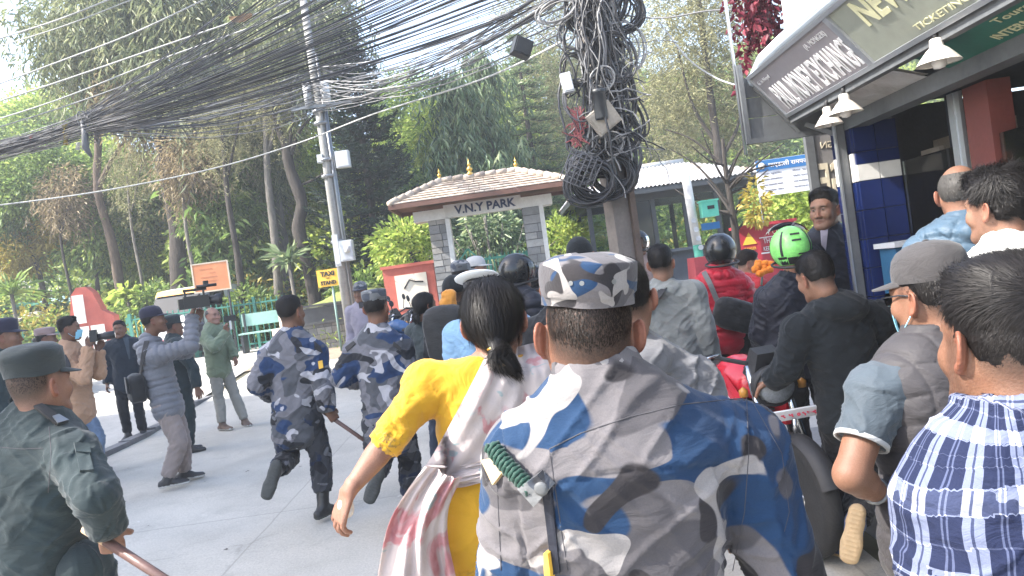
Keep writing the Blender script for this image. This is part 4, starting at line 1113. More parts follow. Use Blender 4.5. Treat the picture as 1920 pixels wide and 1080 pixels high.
def strands(V, Nn, n, length, flow, r, width=.0011, lift=.35, jit=.35, curl=0.0):
    """tapered two-segment hair blades rooted on points V with normals Nn"""
    idx = r.integers(0, len(V), n); p = V[idx] + r.normal(0, .001, (n, 3)); nn = Nn[idx]
    fl = flow(p, nn); fl = fl - nn * (fl * nn).sum(1, keepdims=True); fl /= np.linalg.norm(fl, axis=1, keepdims=True) + 1e-9
    fl = fl + r.normal(0, jit, (n, 3)); L = (length(p) if callable(length) else length) * r.uniform(.6, 1.25, n)
    up = nn * lift
    mid = p + (fl * .5 + up * .7) * L[:, None] + r.normal(0, curl, (n, 3)) * L[:, None]; tip = p + (fl + up * .6) * L[:, None] + r.normal(0, curl * 1.6, (n, 3)) * L[:, None] - V3(0, 0, 1) * (L[:, None] * .15)
    sd = np.cross(fl, nn); sd = sd / (np.linalg.norm(sd, axis=1, keepdims=True) + 1e-9) * width
    q = np.stack([p - sd, p + sd, mid + sd * .8, mid - sd * .8, tip], 1).reshape(-1, 3)
    b = np.arange(n) * 5
    return q, np.stack([b, b + 1, b + 2, b + 3], 1), np.stack([b + 3, b + 2, b + 4], 1), np.repeat(r.random(n), 5)

def make_hair(style, vox, parent, HM, m, seed=1, n=0, width=.0012):
    r = np.random.default_rng(seed)
    f = Field((-.16, -.2, -.24), (.16, .16, .2), vox)
    X, Y, Z = f.ax[0].astype(np.float32)[:, None, None], f.ax[1].astype(np.float32)[None, :, None], f.ax[2].astype(np.float32)[None, None, :]
    rad = (.0755, .098, .09); cx, cy, cz = 0, -.015, .028
    k0 = np.sqrt((X / rad[0]) ** 2 + ((Y - cy) / rad[1]) ** 2 + ((Z - cz) / rad[2]) ** 2); k1 = np.sqrt((X / rad[0] ** 2) ** 2 + ((Y - cy) / rad[1] ** 2) ** 2 + ((Z - cz) / rad[2] ** 2) ** 2) + 1e-9
    e = k0 * (k0 - 1) / k1
    tz = np.clip((Z - .03) / .08, 0, 1)
    hl = hairline(0, np.broadcast_to(Y, (1, len(f.ax[1]), 1)).copy()).astype(np.float32)
    top, side, fr = {'buzz': (.006, .004, 0), 'short': (.022, .005, .004), 'quiff': (.026, .0025, .008), 'wavy': (.036, .012, .01), 'crop': (.014, .005, 0), 'bun': (.016, .014, 0), 'bald': (.0, .008, 0), 'beanie': (.014, .012, 0), 'long': (.02, .018, 0)}[style]
    th = side + (top - side) * tz + fr * np.clip((Y - .02) / .06, 0, 1) * tz
    if style not in ('beanie', 'bun', 'long'): th = th * np.clip((Z - hl + .004) / .045, .12, 1)
    D = e - th
    if style in ('bun', 'long'): hl = hl - np.where((Y > -.05) & (Y < .04), .045, 0).astype(np.float32) - np.where(Y < -.04, .02, 0)
    if style == 'beanie': hl = np.full_like(hl, .018) + np.where(Y > .05, .03, 0) - np.where(Y < -.05, .02, 0)
    D = np.maximum(D, (hl - Z) * .8)
    if style == 'bald': D = np.maximum(D, -(np.sqrt((X / .066) ** 2 + ((Y - .03) / .115) ** 2) - 1) * .06) ; D = np.maximum(D, Z - .085)
    f.D = D.astype(np.float32)
    if style == 'bun':
        f.add(Chain([((0, -.088, -.03), .046, .03), ((.006, -.112, -.062), .03, .026), ((.014, -.124, -.085), .036, .03), ((.03, -.122, -.112), .026, .02)], (1, 0, 0), smooth=3), .025)
    if style == 'long':
        f.add(Chain([((0, -.08, -.02), .06, .035), ((0, -.1, -.1), .05, .03), ((0, -.1, -.17), .035, .022)], (1, 0, 0), smooth=3), .03)
    Vv, F = f.mesh(); Nn = vnormals(Vv, F)
    amp = {'wavy': .012, 'quiff': .007, 'short': .005, 'bun': .003, 'long': .004}.get(style, .0015)
    nz = (vnoise(Vv * np.array([30, 22, 22]) + seed) - .5) * amp * 1.6 + (ridge(vnoise(Vv * np.array([95, 40, 40]) + seed)) - .5) * amp * .7
    if style == 'beanie': nz = (np.abs(np.sin(np.arctan2(Vv[:, 0], -Vv[:, 1]) * 40)) - .5) * .0015
    Vv = Vv + Nn * nz[:, None]
    tint = np.clip(.35 + .5 * (vnoise(Vv * 60) - .5), 0, 1)
    allV, quads, tris, tn = ([Vv], [F], [], [tint]) if style != 'buzz' else ([Vv[:0]], [F[:0]], [], [tint[:0]])
    base_n = len(allV[0]); root = Vv; rootN = Nn
    if style == 'buzz': Vv = Vv - Nn * .0035; pk_ = r.random(len(Vv)) < np.clip((Vv[:, 2] - hairline(0, Vv[:, 1])) / .05, .03, 1); root, rootN = Vv[pk_], Nn[pk_]
    if n:
        def flow(p, nn):
            if style == 'bun':
                tgt = V3(.006, -.125, -.085); g = tgt - p; g[p[:, 2] < -.08] = V3(.5, -.1, -.8); return g
            if style == 'quiff': return np.stack([p[:, 0] * 4 + .1, .5 - p[:, 1] * 2, np.interp(p[:, 2], [.02, .1], [-1.0, .35])], 1)
            if style == 'wavy': return np.stack([p[:, 0] * 5 + .8 * np.sin(p[:, 1] * 60), p[:, 1] * 4 + .8 * np.cos(p[:, 0] * 60), -.6 + 0 * p[:, 0]], 1)
            g = np.stack([p[:, 0] * 1.5, -.2 + p[:, 1] * 3, -1 + 0 * p[:, 0]], 1); return g
        ln = {'buzz': .0045, 'crop': .009, 'bald': .008, 'short': .02, 'quiff': .03, 'wavy': .034, 'bun': .05, 'long': .05}.get(style, .012)
        lf = (lambda p: ln * np.interp(p[:, 2], [-.03, .025, .06], [.1, .22, 1])) if style in ('quiff', 'short') else (lambda p: np.where(p[:, 2] > .04, ln, ln * .4)) if style == 'wavy' else ln
        if style in ('quiff', 'short'): pk_ = r.random(len(Vv)) < np.clip((Vv[:, 2] - hairline(0, Vv[:, 1])) / .05, .08, 1); root, rootN = Vv[pk_], Nn[pk_]
        sv, sq, st, stn = strands(root, rootN, n, lf, flow, r, width, lift={'bun': .05, 'long': .06, 'buzz': .3, 'crop': .4, 'quiff': .09, 'wavy': .16}.get(style, .1), jit={'bun': .07, 'long': .08, 'wavy': .28, 'quiff': .13}.get(style, .16), curl=.12 if style == 'wavy' else .03)
        allV.append(sv); quads.append(sq + base_n); tris.append(st + base_n); tn.append(stn)
    A = np.concatenate(allV); A = (A @ np.array(HM.to_3x3()).T) + np.array(HM.translation)
    me = np_mesh('hair' if style != 'beanie' else 'knit_hat', A, [np.concatenate(quads)] + tris, [m], True); set_attr(me, 'tint', np.concatenate(tn))
    return link('hair' if style != 'beanie' else 'knit_hat', me, parent)

# ------------------------------------------------------------------ headgear, in the head frame
def xform(mb, HM):
    mb.v = [tuple(HM @ Vector(p)) for p in mb.v]; return mb
def ring_cap(rings, k=40, seed=0, wob=.0015):
    """rings: (rx, ry, cy, z); closed on top"""
    q = MB(); V = []; F = []; rr_ = random.Random(seed); ph = [rr_.uniform(0, 6.28) for _ in range(6)]
    for i, (rx, ry, cy, z) in enumerate(rings):
        for j in range(k):
            a = 2 * math.pi * j / k; w_ = 1 + (wob / .09) * (math.sin(3 * a + ph[0] + i) + math.sin(5 * a + ph[1] + i * 1.7) + .6 * math.sin(9 * a + ph[2] - i * 2))
            V.append((rx * math.cos(a) * w_, cy + ry * math.sin(a) * w_, z + wob * 1.2 * math.sin(2 * a + ph[3] + i) + wob * math.sin(4 * a + ph[4] - i)))
    for i in range(len(rings) - 1):
        for j in range(k): F.append((i * k + j, i * k + (j + 1) % k, (i + 1) * k + (j + 1) % k, (i + 1) * k + j))
    F.append(tuple((len(rings) - 1) * k + j for j in range(k)))
    q.add(V, F, 0, True); return q
def visor(q, r0x, r0y, cy, z, length, drop, a0=-68, a1=68, mi=0, th=.004):
    n = 14; V = []
    for i in range(n + 1):
        a = R(a0 + (a1 - a0) * i / n); e = math.cos((i / n - .5) * math.pi) ** .6 if 0 < i < n else 0
        for j in range(4):
            f_ = j / 3; L = length * e * f_
            V.append(((r0x + L * .25) * math.sin(a), cy + (r0y) * math.cos(a) + L * math.cos(a * .35), z - drop * f_ * e + .012 * (abs(math.sin(a)) ** 2) * 0 - .012 * math.sin(a) ** 2 * f_))
    F = [(i * 4 + j, (i + 1) * 4 + j, (i + 1) * 4 + j + 1, i * 4 + j + 1) for i in range(n) for j in range(3)]
    q.add(V, F, mi, True); q.add([(x, y, zz - th) for x, y, zz in V], [f[::-1] for f in F], mi, True)
    ed = [i * 4 + 3 for i in range(n + 1)]; o = len(V)
    q.add([V[i] for i in ed] + [(V[i][0], V[i][1], V[i][2] - th) for i in ed], [(i, i + 1, i + 1 + len(ed), i + len(ed)) for i in range(len(ed) - 1)], mi, True)
    return q
def put_headgear(kind, parent, HM, m, m2=None, seed=0, k=40):
    if kind == 'patrol':
        q = ring_cap([(.083, .103, -.012, .04), (.0835, .1035, -.012, .054), (.0865, .107, -.012, .057), (.088, .1085, -.012, .075), (.0885, .109, -.012, .1), (.088, .1085, -.012, .112), (.084, .104, -.012, .116), (.06, .076, -.012, .125), (.02, .03, -.012, .128)], k, seed, .0012)
        o = xform(q, HM).build('cap', m, parent)
        q = visor(MB(), .083, .1, -.012, .045, .062, .016); xform(q, HM).build('cap_visor', m, o)
        return o
    if kind == 'ball':
        q = ring_cap([(.0835, .104, -.014, .03), (.085, .106, -.014, .045), (.0845, .105, -.016, .07), (.079, .1, -.018, .095), (.067, .086, -.02, .117), (.046, .06, -.02, .132), (.02, .026, -.02, .139)], k, seed, .0008)
        o = xform(q, HM).build('cap', m, parent)
        q = visor(MB(), .083, .1, -.012, .04, .08, .016); xform(q, HM).build('cap_visor', m2 or m, o)
        q = MB(); q.lathe([(.009, 0), (.009, .003), (.004, .006), (0, .006)], (0, -.02, .138), 10); xform(q, HM).build('cap_button', m, o)
        return o
    if kind == 'soft':
        q = ring_cap([(.084, .104, -.014, .026), (.086, .107, -.016, .05), (.092, .113, -.02, .08), (.094, .116, -.026, .1), (.088, .11, -.022, .118), (.062, .08, -.01, .135), (.02, .03, .0, .141)], k, seed, .002)
        o = xform(q, HM).build('cap', m, parent)
        q = visor(MB(), .084, .1, -.012, .038, .07, .02); xform(q, HM).build('cap_visor', m, o)
        return o
    if kind == 'peaked':
        q = ring_cap([(.084, .104, -.012, .03), (.085, .105, -.012, .07)], 32, 0, 0); o = xform(q, HM).build('cap_band', m2, parent)
        q = MB(); tilt = Matrix.Rotation(R(-9), 3, 'X'); q.lathe([(.082, .066), (.118, .082), (.137, .093), (.139, .1), (.128, .108), (.07, .117), (0, .12)], (0, -.01, 0), 40, sy=1.1, rot=tilt); xform(q, HM).build('cap_crown', m, parent)
        q = visor(MB(), .084, .1, -.012, .04, .05, .03); xform(q, HM).build('cap_visor', m2, o)
        return o
    if kind == 'helmet':
        q = MB(); kk = 36
        prof = []
        for i in range(15):
            a = math.pi * (.5 - i / 14 * .78); prof.append((max(0, math.cos(a)), math.sin(a)))
        V = []; F = []
        for i, (c_, s_) in enumerate(prof):
            for j in range(kk):
                th = 2 * math.pi * j / kk; x, y, z = .128 * c_ * math.sin(th), -.004 + .155 * c_ * math.cos(th), .02 + .142 * s_
                V.append((x, y, z))
        for i in range(14):
            for j in range(kk):
                th = 2 * math.pi * (j + .5) / kk; zz = .02 + .142 * (prof[i][1] + prof[i + 1][1]) / 2
                if math.cos(th) > .42 and -.075 < zz < .062: continue
                F.append((i * kk + j, (i + 1) * kk + j, (i + 1) * kk + (j + 1) % kk, i * kk + (j + 1) % kk))
        q.add(V, F, 0, True); q.add([(x * .94, y * .94, .02 + (z - .02) * .94) for x, y, z in V], [f[::-1] for f in F], 0, True)
        o = xform(q, HM).build('helmet', m, parent)
        q = MB(); V = []; n = 12
        for i in range(n + 1):
            a = R(-66 + 132 * i / n)
            for j in range(5):
                z = .075 - .15 * j / 4; s = math.sqrt(max(0.05, 1 - ((z - .02) / .145) ** 2)); V.append((.131 * s * math.sin(a), -.004 + .159 * s * math.cos(a), z))
        F = [(i * 5 + j, i * 5 + j + 1, (i + 1) * 5 + j + 1, (i + 1) * 5 + j) for i in range(n) for j in range(4)]
        q.add(V, F, 0, True); xform(q, HM).build('helmet_visor', m2, o)
        q = MB(); q.tube([Vector((.129 * math.sin(R(a)), -.004 + .156 * math.cos(R(a)), -.085 + .02 * math.cos(R(a)))) for a in range(-180, 181, 12)], .008, 6, cap=False); xform(q, HM).build('helmet_rim', M_black, o)
        return o

# ------------------------------------------------------------------ whole figures
PEOPLE = {}
SKIN = (.255, .14, .09); SKIN_D = (.175, .092, .058); SKIN_L = (.33, .2, .14)
def hand_chains(W, hd, pn, s=1.0, curl=35, side=1, spread=0.0):
    """W wrist, hd direction of the hand, pn direction the palm faces, side +1 if the thumb lies towards cross(hd,pn)"""
    hd = unit(hd); pn = unit(pn - hd * np.dot(pn, hd)); sd = np.cross(hd, pn) * side; out = []
    pc = W + hd * .088 * s
    out.append((Chain([(W - hd * .02 * s, .027 * s, .02 * s), (W + hd * .025 * s, .034 * s, .0155 * s), (W + hd * .06 * s, .041 * s, .014 * s), (pc, .040 * s, .012 * s)], sd), .008))
    for i, (off, L) in enumerate(((.03, .070), (.0105, .080), (-.0095, .074), (-.028, .058))):
        p = W + hd * (.082 if i not in (0, 3) else .076) * s + sd * off * s; c = curl * (1 + .08 * i); ang = R(c * .45); nodes_ = [(p - hd * .012 * s, .0098 * s)]
        base_dir = unit(hd + sd * (off * spread * 8))
        for f_, da in ((.45, c), (.30, c * .9), (.25, c * .6)):
            d_ = base_dir * math.cos(ang) + pn * math.sin(ang); p = p + d_ * L * f_ * s; nodes_.append((p, (.0092 - .0014 * len(nodes_) * .6) * s)); ang += R(da)
        out.append((Chain(nodes_, sd), .003))
    p = W + hd * .022 * s + sd * .03 * s + pn * .006 * s; d1 = unit(hd * .62 + sd * .6 + pn * .45); p1 = p + d1 * .042 * s; d2 = unit(hd * .9 + sd * .15 + pn * (.35 + curl / 90)); p2 = p1 + d2 * .03 * s; p3 = p2 + unit(d2 + pn * .2) * .022 * s
    out.append((Chain([(p - d1 * .015 * s, .016 * s), (p1, .0115 * s), (p2, .0105 * s), (p3, .008 * s)], sd), .008))
    return out

def person(label, d, head, yaw, H=None, ov=None, ovl=None, hrot=(0, 0, 0), skin=SKIN, beard=0.0, top=None, vest=None, bottom=None, shoes=None, hair=None, hat=None, hands=None,
           legs=True, zbase=None, hs=1.0, group=None, vox=None, female=False, neckfwd=.0, bulk=1.0):
    """head: picture position of the head's centre; yaw: the way the figure faces, 0 = away from the camera, 90 = to the right"""
    hw = P(head[0], head[1], d); z0 = gz(hw.y) if zbase is None else zbase
    if H is None: H = (hw.z - z0) / .925
    s = H / 1.72
    ya = R(yaw); fx_, fy_ = math.sin(ya), math.cos(ya)
    base = Vector((hw.x, hw.y, z0))
    o = empty('person', base, -ya, label, 'person', group)
    def loc(w):      # world -> figure frame
        q = Vector(w) - base; return V3(q.x * fy_ - q.y * fx_, q.x * fx_ + q.y * fy_, q.z)
    J = {}
    def put(k, r, f, z): J[k] = V3(r, f, z) * H
    put('head', 0, 0, .925); put('neck', 0, -.02, .84); put('pelvis', 0, -.015, .53)
    for n_, sg in (('L', -1), ('R', 1)):
        put('sh' + n_, sg * .106, -.015, .788); put('el' + n_, sg * .135, -.035, .635); put('wr' + n_, sg * .148, .02, .49)
        put('hp' + n_, sg * .052, -.01, .52); put('kn' + n_, sg * .058, .01, .285); put('an' + n_, sg * .06, -.025, .047); put('to' + n_, sg * .075, .11, .02)
    J['head'] = loc(hw)
    for k_, q in (ovl or {}).items(): J[k_] = V3(*q)
    for k_, q in (ov or {}).items(): J[k_] = loc(P(q[0], q[1], d + (q[2] if len(q) > 2 else 0)))
    if not (ov and 'neck' in ov) and not (ovl and 'neck' in ovl): J['neck'] = J['head'] + V3(0, -.035, -.145) * s * (1, 1, 1)
    vx = vox or max(.0045, d * .00155)
    # ---- head, neck
    HMr = Matrix.Rotation(-R(hrot[0]), 4, 'Z') @ Matrix.Rotation(R(hrot[1]), 4, 'X') @ Matrix.Rotation(R(hrot[2]), 4, 'Y')
    HM = Matrix.Translation(Vector(J['head'])) @ HMr @ Matrix.Scale(hs * min(1.08, max(.93, s)), 4)
    inv = HM.inverted()
    toh = lambda p: np.array(inv @ Vector(p))
    nb = toh(J['neck']); pv = toh(J['pelvis']); dn = unit(pv - nb)
    nk = .052 if female else .06
    neck = [((0, -.022, -.035), nk * .96, nk * 1.05), ((0, -.03, -.085), nk, nk * 1.04), (tuple(nb * .75 + V3(0, -.03, -.085) * .25), nk * 1.08, nk * 1.05), (tuple(nb + dn * .02), .085, .068), (tuple(nb + dn * .07), .10, .07)]
    f = head_field(max(.0028, vx * .62), neck, .92 if female else 1.0)
    Vh, Fh = f.mesh()
    hst = (hair or {}).get('style')
    fd = {'buzz': .9, 'crop': .93, 'short': .95, 'quiff': .9, 'wavy': .9, 'bald': .25, None: 0}.get(hst, .9)
    Th = skin_tint(Vh, skin, beard=beard, fade=fd)
    hm3 = np.array(HM.to_3x3()); parts_V = [(Vh @ hm3.T) + np.array(HM.translation)]; parts_F = [Fh]; parts_T = [Th]; cnt = len(Vh)
    # ---- hands and forearms
    hd_ = hands if hands is not None else {'L': {}, 'R': {}}
    for n_, sg in (('L', -1), ('R', 1)):
        if n_ not in hd_: continue
        h = hd_[n_]; El, Wr = J['el' + n_], J['wr' + n_]
        dr = loc(P(*h['tip'][:2], d + h['tip'][2])) - Wr if 'tip' in h else V3(*h['dir']) if 'dir' in h else (Wr - El)
        pn = V3(*h.get('palm', (-sg, 0, 0)))
        hsz = s * (.92 if female else 1.0) * h.get('size', 1)
        fa = unit(Wr - El); bare = h.get('bare', .3); Lfa = np.linalg.norm(Wr - El)
        st = El if bare >= 1 else Wr - fa * Lfa * bare
        r0 = (.043 if not female else .036) * s; nodes_ = [(st, r0 * (1 if bare >= 1 else .8)), (El * .6 + Wr * .4, r0 * 1.02), (El * .2 + Wr * .8, r0 * .72), (Wr, r0 * .64, r0 * .56)] if bare >= .6 else [(st, r0 * .8), (Wr, r0 * .64)]
        ch = [(Chain(nodes_, np.cross(fa, pn)), .02)]
        if bare > 1: ch.insert(0, (Chain([(El + (J['sh' + n_] - El) * min(1, bare - 1), r0 * 1.12), (El, r0)], np.cross(fa, pn)), .03))
        ch += hand_chains(Wr, dr, pn, hsz, h.get('curl', 35), h.get('thumb', sg) , h.get('spread', 0))
        Va, Fa, _ = solid(ch, max(.0027, vx * .5), pad=.02)
        Ta = np.tile(np.array(skin), (len(Va), 1)) * (1 - .12 * vnoise(Va * 40)[:, None])
        # warmer knuckles and palm
        parts_V.append(Va); parts_F.append(Fa + cnt); parts_T.append(Ta); cnt += len(Va)
    allV, allF = np.concatenate(parts_V), np.concatenate(parts_F)
    keep = np.ones(len(allF), bool); fc = allV[allF].mean(1); extraV, extraF = [], []; nv = len(allV)
    hid = np.arange(len(Fh)); k0 = len(Fh); ki = 0
    for n_ in ('L', 'R'):
        if n_ not in hd_: continue
        ki += 1; k1 = k0 + len(parts_F[ki]); E, S = J['el' + n_], J['sh' + n_]
        start = parts_V[ki][np.argmin(((parts_V[ki] - (E if hd_[n_].get('bare', .3) <= 1 else S)) ** 2).sum(1))]
        fa_ = k0 + int(np.argmin(((fc[k0:k1] - start) ** 2).sum(1)))
        tgt = J['neck'] * .6 + S * .4 - V3(0, 0, .12)
        cand = np.where(keep[:k0 if ki == 1 else len(Fh)][:len(Fh)])[0]; fb_ = int(cand[np.argmin(((fc[cand] - tgt) ** 2).sum(1))])
        keep[fa_] = keep[fb_] = False
        prev = allF[fa_][::-1]; pc_ = allV[prev]
        way = [E, S * .97 + J['neck'] * .03] if hd_[n_].get('bare', .3) <= 1 else [S * .97 + J['neck'] * .03]
        for c_ in way:
            q_ = c_ + (pc_ - pc_.mean(0)) / (np.linalg.norm(pc_ - pc_.mean(0), axis=1, keepdims=True) + 1e-9) * .028; ids = np.arange(nv, nv + 4); extraV.append(q_); nv += 4
            extraF += [[prev[j], prev[(j + 1) % 4], ids[(j + 1) % 4], ids[j]] for j in range(4)]; prev = ids; pc_ = q_
        last = allF[fb_]; lp_ = allV[last]; best = min(range(4), key=lambda r_: ((np.roll(lp_, -r_, 0) - pc_) ** 2).sum()); last = np.roll(last, -best)
        extraF += [[prev[j], prev[(j + 1) % 4], last[(j + 1) % 4], last[j]] for j in range(4)]
        k0 = k1
    if extraV:
        ex_ = np.concatenate(extraV); allV = np.concatenate([allV, ex_]); allF = np.concatenate([allF[keep], np.array(extraF)]); parts_T.append(np.tile(np.array(skin), (len(ex_), 1)))
    bm_ = np_mesh('body', allV, allF, [M_skin], True)
    T = np.concatenate(parts_T); set_attr(bm_, 'tint', np.concatenate([T, np.ones((len(T), 1))], 1), 'FLOAT_COLOR')
    body = link('body', bm_, o)
    # ---- hair, headgear
    if hair: make_hair(hair['style'], max(.0034, vx * .75), o, HM, hair.get('m', M_hair), hair.get('seed', 1), hair.get('n', 0), hair.get('w', .0012))
    if hat: put_headgear(hat['kind'], o, HM @ Matrix.Translation((0, hat.get('fwd', 0), hat.get('lift', .012))) @ Matrix.Rotation(R(hat.get('tilt', 0)), 4, 'X'), hat['m'], hat.get('m2'), hat.get('seed', 0))
    # ---- torso garments
    PE, NB = J['pelvis'], J['neck']
    shs = unit(J['shR'] - J['shL']); hps = unit(J['hpR'] - J['hpL'])
    def torso(th, hem, bulk, fl=True, upto=1.1):
        ax = NB - PE; fwd = np.cross(unit(ax), shs)
        rows = [(-hem, .162, .118, .0), (0, .160, .118, -.0), (.28, .146, .112, .0), (.55, .160, .118, .005), (.76, .168, .116, .0), (.9, .135, .092, .0), (1.03, .066, .062, .0)]
        if female: rows = [(-hem, .18, .13, .0), (-.05, .165, .118, 0), (.28, .125, .098, 0), (.55, .14, .11, .01), (.76, .146, .105, .005), (.9, .118, .08, 0), (1.03, .056, .052, 0)]
        nodes_ = []; sd = []
        for t_, a, b_, fo in rows:
            if t_ > upto: continue
            w_ = np.clip(t_, 0, 1); nodes_.append((PE + ax * t_ + fwd * fo, (a * bulk + th) * s, (b_ * bulk + th) * s)); sd.append(hps * (1 - w_) + shs * w_)
        return Chain(nodes_, sd, flat0=fl, flat1=True, smooth=4, p=2.25)
    def arm(n_, th, end, rr, flat=True):
        S, E, W = J['sh' + n_], J['el' + n_], J['wr' + n_]
        r0, r1, r2 = rr
        pts = [(S, r0 * s + th), (S * .55 + E * .45, (r0 * .45 + r1 * .55) * s + th), (E, r1 * s + th)]
        if end <= 1: pts = [(S, r0 * s + th), (S + (E - S) * end * .5, (r0 * .5 + r1 * .5) * s + th), (S + (E - S) * end, (r1 + .003) * s + th)]
        else: e_ = end - 1; pts += [(E + (W - E) * e_ * .5, (r1 * .5 + r2 * .5) * s + th), (E + (W - E) * e_, r2 * s + th)]
        return Chain(pts, shs, flat1=flat)
    def yoke(n_, th, f_=1.0): return Chain([(NB - unit(NB - PE) * .045 * s, .052 * s + th), (NB * (1 - f_) + J['sh' + n_] * f_ + V3(0, 0, .004 - .02 * (1 - f_)), (.058 if f_ == 1 else .04) * s + th * f_)], np.cross(unit(NB - PE), shs))
    def collar(th, h, rad=.07, fwd=.0):
        up = unit(J['head'] - NB); a = NB - up * .03 * s; b_ = NB + up * h * s
        return Chain([(a, rad * s * 1.1 + th, rad * s * 1.05 + th), (b_, rad * s * .93 + th, rad * s * .96 + th)], shs, flat1=True)
    res = {'J': J, 'HM': HM, 'o': o, 's': s, 'loc': loc, 'base': base, 'd': d, 'vx': vx}
    def garment(g, name):
        th = g.get('th', .006); bk = g.get('bulk', 1.0) * bulk
        tc = torso(th, g.get('hem', .16), bk, True, g.get('upto', 1.1))
        ch = [(tc, .03)]; nt_ = 1
        for n_ in 'LR': ch.append((yoke(n_, th, g.get('yoke', 1.0)), .05)); nt_ += 1
        if g.get('collar'): ch.append((collar(th * .5, g['collar'], g.get('crad', .068)), .012)); nt_ += 1
        if g.get('hood'):
            up = unit(J['head'] - NB); bk_ = -np.cross(unit(NB - PE), shs); pts = []
            for a in range(-150, 151, 30):
                q = NB + shs * math.sin(R(a)) * .085 * s + bk_ * (math.cos(R(a)) * .075 + .02) * s + up * (.0 - .02 * math.cos(R(a)) - .05 * (abs(a) > 100)) * s
                pts.append((q, (.026 + .022 * max(0, math.cos(R(a)))) * s * g['hood'], (.03 + .034 * max(0, math.cos(R(a)))) * s * g['hood']))
            ch.append((Chain(pts, (0, 0, 1)), .02)); nt_ += 1
        sl = g.get('sleeve', 1.95)
        if sl:
            rr = g.get('arm', (.062, .05, .04))
            for n_ in 'LR': ch.append((arm(n_, th, g.get('sleeve' + n_, sl), rr), .045))
        if g.get('skirt_len'):
            dn_ = V3(0, 0, -1); w0 = .165 * s * g.get('skirt_w', 1); ch.append((Chain([(PE + V3(0, 0, .05), w0, .115 * s), (PE + dn_ * .2, w0 * 1.04, .125 * s), (PE + dn_ * g['skirt_len'] * .6, w0 * 1.06, .13 * s), (PE + dn_ * g['skirt_len'], w0 * 1.08, .135 * s)], hps, flat1=True, smooth=3), .05))
        ext = None
        if g.get('collar'):
            up = unit(J['head'] - NB); inner = Chain([(NB + up * .0 * s, g.get('crad', .068) * s * .86 + th * .3), (NB + up * (g['collar'] + .06) * s, g.get('crad', .068) * s * .86 + th * .3)], shs)
            def ext(f):
                r, T = f.eval(inner, 2.5 * f.vox)
                if r is not None: f.D[r] = np.maximum(f.D[r], -T)
        Vv, F, cs = solid(ch, g.get('vox', vx), extra=ext)
        cc = cloth_coords(Vv, cs)
        dsp = folds(Vv, cc, g.get('fold', .012), nt_)
        if g.get('puff'): dsp = dsp * .4 + puffs(cc, *g['puff'])
        if g.get('quilt'):
            pz, px, qa = g['quilt']; xx, zz = Vv[:, 0] + .012 * np.sin(Vv[:, 2] * 14), Vv[:, 2] + .01 * np.sin(Vv[:, 0] * 17); dsp = dsp * .5 + qa * (np.minimum(np.abs(np.sin(np.pi * zz / pz)), np.abs(np.sin(np.pi * xx / px)) + .25 * (np.abs(Vv[:, 0] - NB[0]) > .17)).clip(0, 1) ** .3 - .85)
        if g.get('seam'): dsp = dsp + g['seam'](Vv, cc, J, s)
        Nn = vnormals(Vv, F); Vv = Vv + Nn * dsp[:, None]
        me = np_mesh(name, Vv, F, g['m'] if isinstance(g['m'], (list, tuple)) else [g['m']], True)
        cc[:, 2] = np.where(cc[:, 2] >= nt_, 10 + cc[:, 2] - nt_, cc[:, 2]); set_attr(me, 'cloth', cc, 'FLOAT_VECTOR')
        ob = link(name, me, o); res.setdefault('garments', []).append(ob)
        # cuffs
        if sl and g.get('cuff'):
            for n_ in 'LR':
                E, W = J['el' + n_], J['wr' + n_]; e_ = g.get('sleeve' + n_, sl)
                if e_ <= 1: S = J['sh' + n_]; c0 = S + (E - S) * e_; dr = unit(E - S); rad = rr[1] * s + th + .005
                else: c0 = E + (W - E) * (e_ - 1); dr = unit(W - E); rad = rr[2] * s + th + .002
                sdv = unit(np.cross(dr, V3(.3, .5, .8))); n2 = np.cross(dr, sdv); q = MB(); ring = []
                V = []; F2 = []; kk = 20
                for t_, r_ in ((-g.get('cuffw', .03), rad + .001), (.004, rad + .001), (.004, rad - .006), (-.02, rad - .008)):
                    V += [tuple(c0 + dr * t_ * s + (sdv * math.cos(2 * math.pi * j / kk) + n2 * math.sin(2 * math.pi * j / kk)) * r_) for j in range(kk)]
                for i in range(3):
                    for j in range(kk): F2.append((i * kk + j, i * kk + (j + 1) % kk, (i + 1) * kk + (j + 1) % kk, (i + 1) * kk + j))
                q.add(V, F2, 0, True); q.build('cuff', g.get('cuffm', g['m'] if not isinstance(g['m'], (list, tuple)) else g['m'][0]), ob)
        return ob
    if top: garment(top, top.get('name', 'jacket'))
    if vest: garment(vest, vest.get('name', 'vest'))
    # ---- trousers
    if bottom:
        th = bottom.get('th', .004); rr = bottom.get('leg', (.092, .066, .056)); end = bottom.get('end', .93)
        ax = unit(NB - PE); ch = [(Chain([(PE + ax * .1 * s, .132 * s * bulk, .096 * s * bulk), (PE, .142 * s * bulk, .104 * s * bulk), (PE - ax * .06 * s, .145 * s * bulk, .11 * s * bulk)], hps), .03)]
        if legs:
            for n_ in 'LR':
                hp, kn, an = J['hp' + n_], J['kn' + n_], J['an' + n_]
                ch.append((Chain([(hp, rr[0] * s + th), (hp * .5 + kn * .5, (rr[0] * .5 + rr[1] * .5) * s + th), (kn, rr[1] * s + th), (kn * .5 + an * .5, (rr[1] * .5 + rr[2] * .5) * s * 1.02 + th), (kn + (an - kn) * end, rr[2] * s + th)], hps, flat1=True), .035))
        Vv, F, cs = solid(ch, bottom.get('vox', vx * 1.1)); cc = cloth_coords(Vv, cs)
        dsp = folds(Vv, cc, bottom.get('fold', .014), 1)
        finish('trousers', Vv, F, bottom['m'], o, cs, dsp)
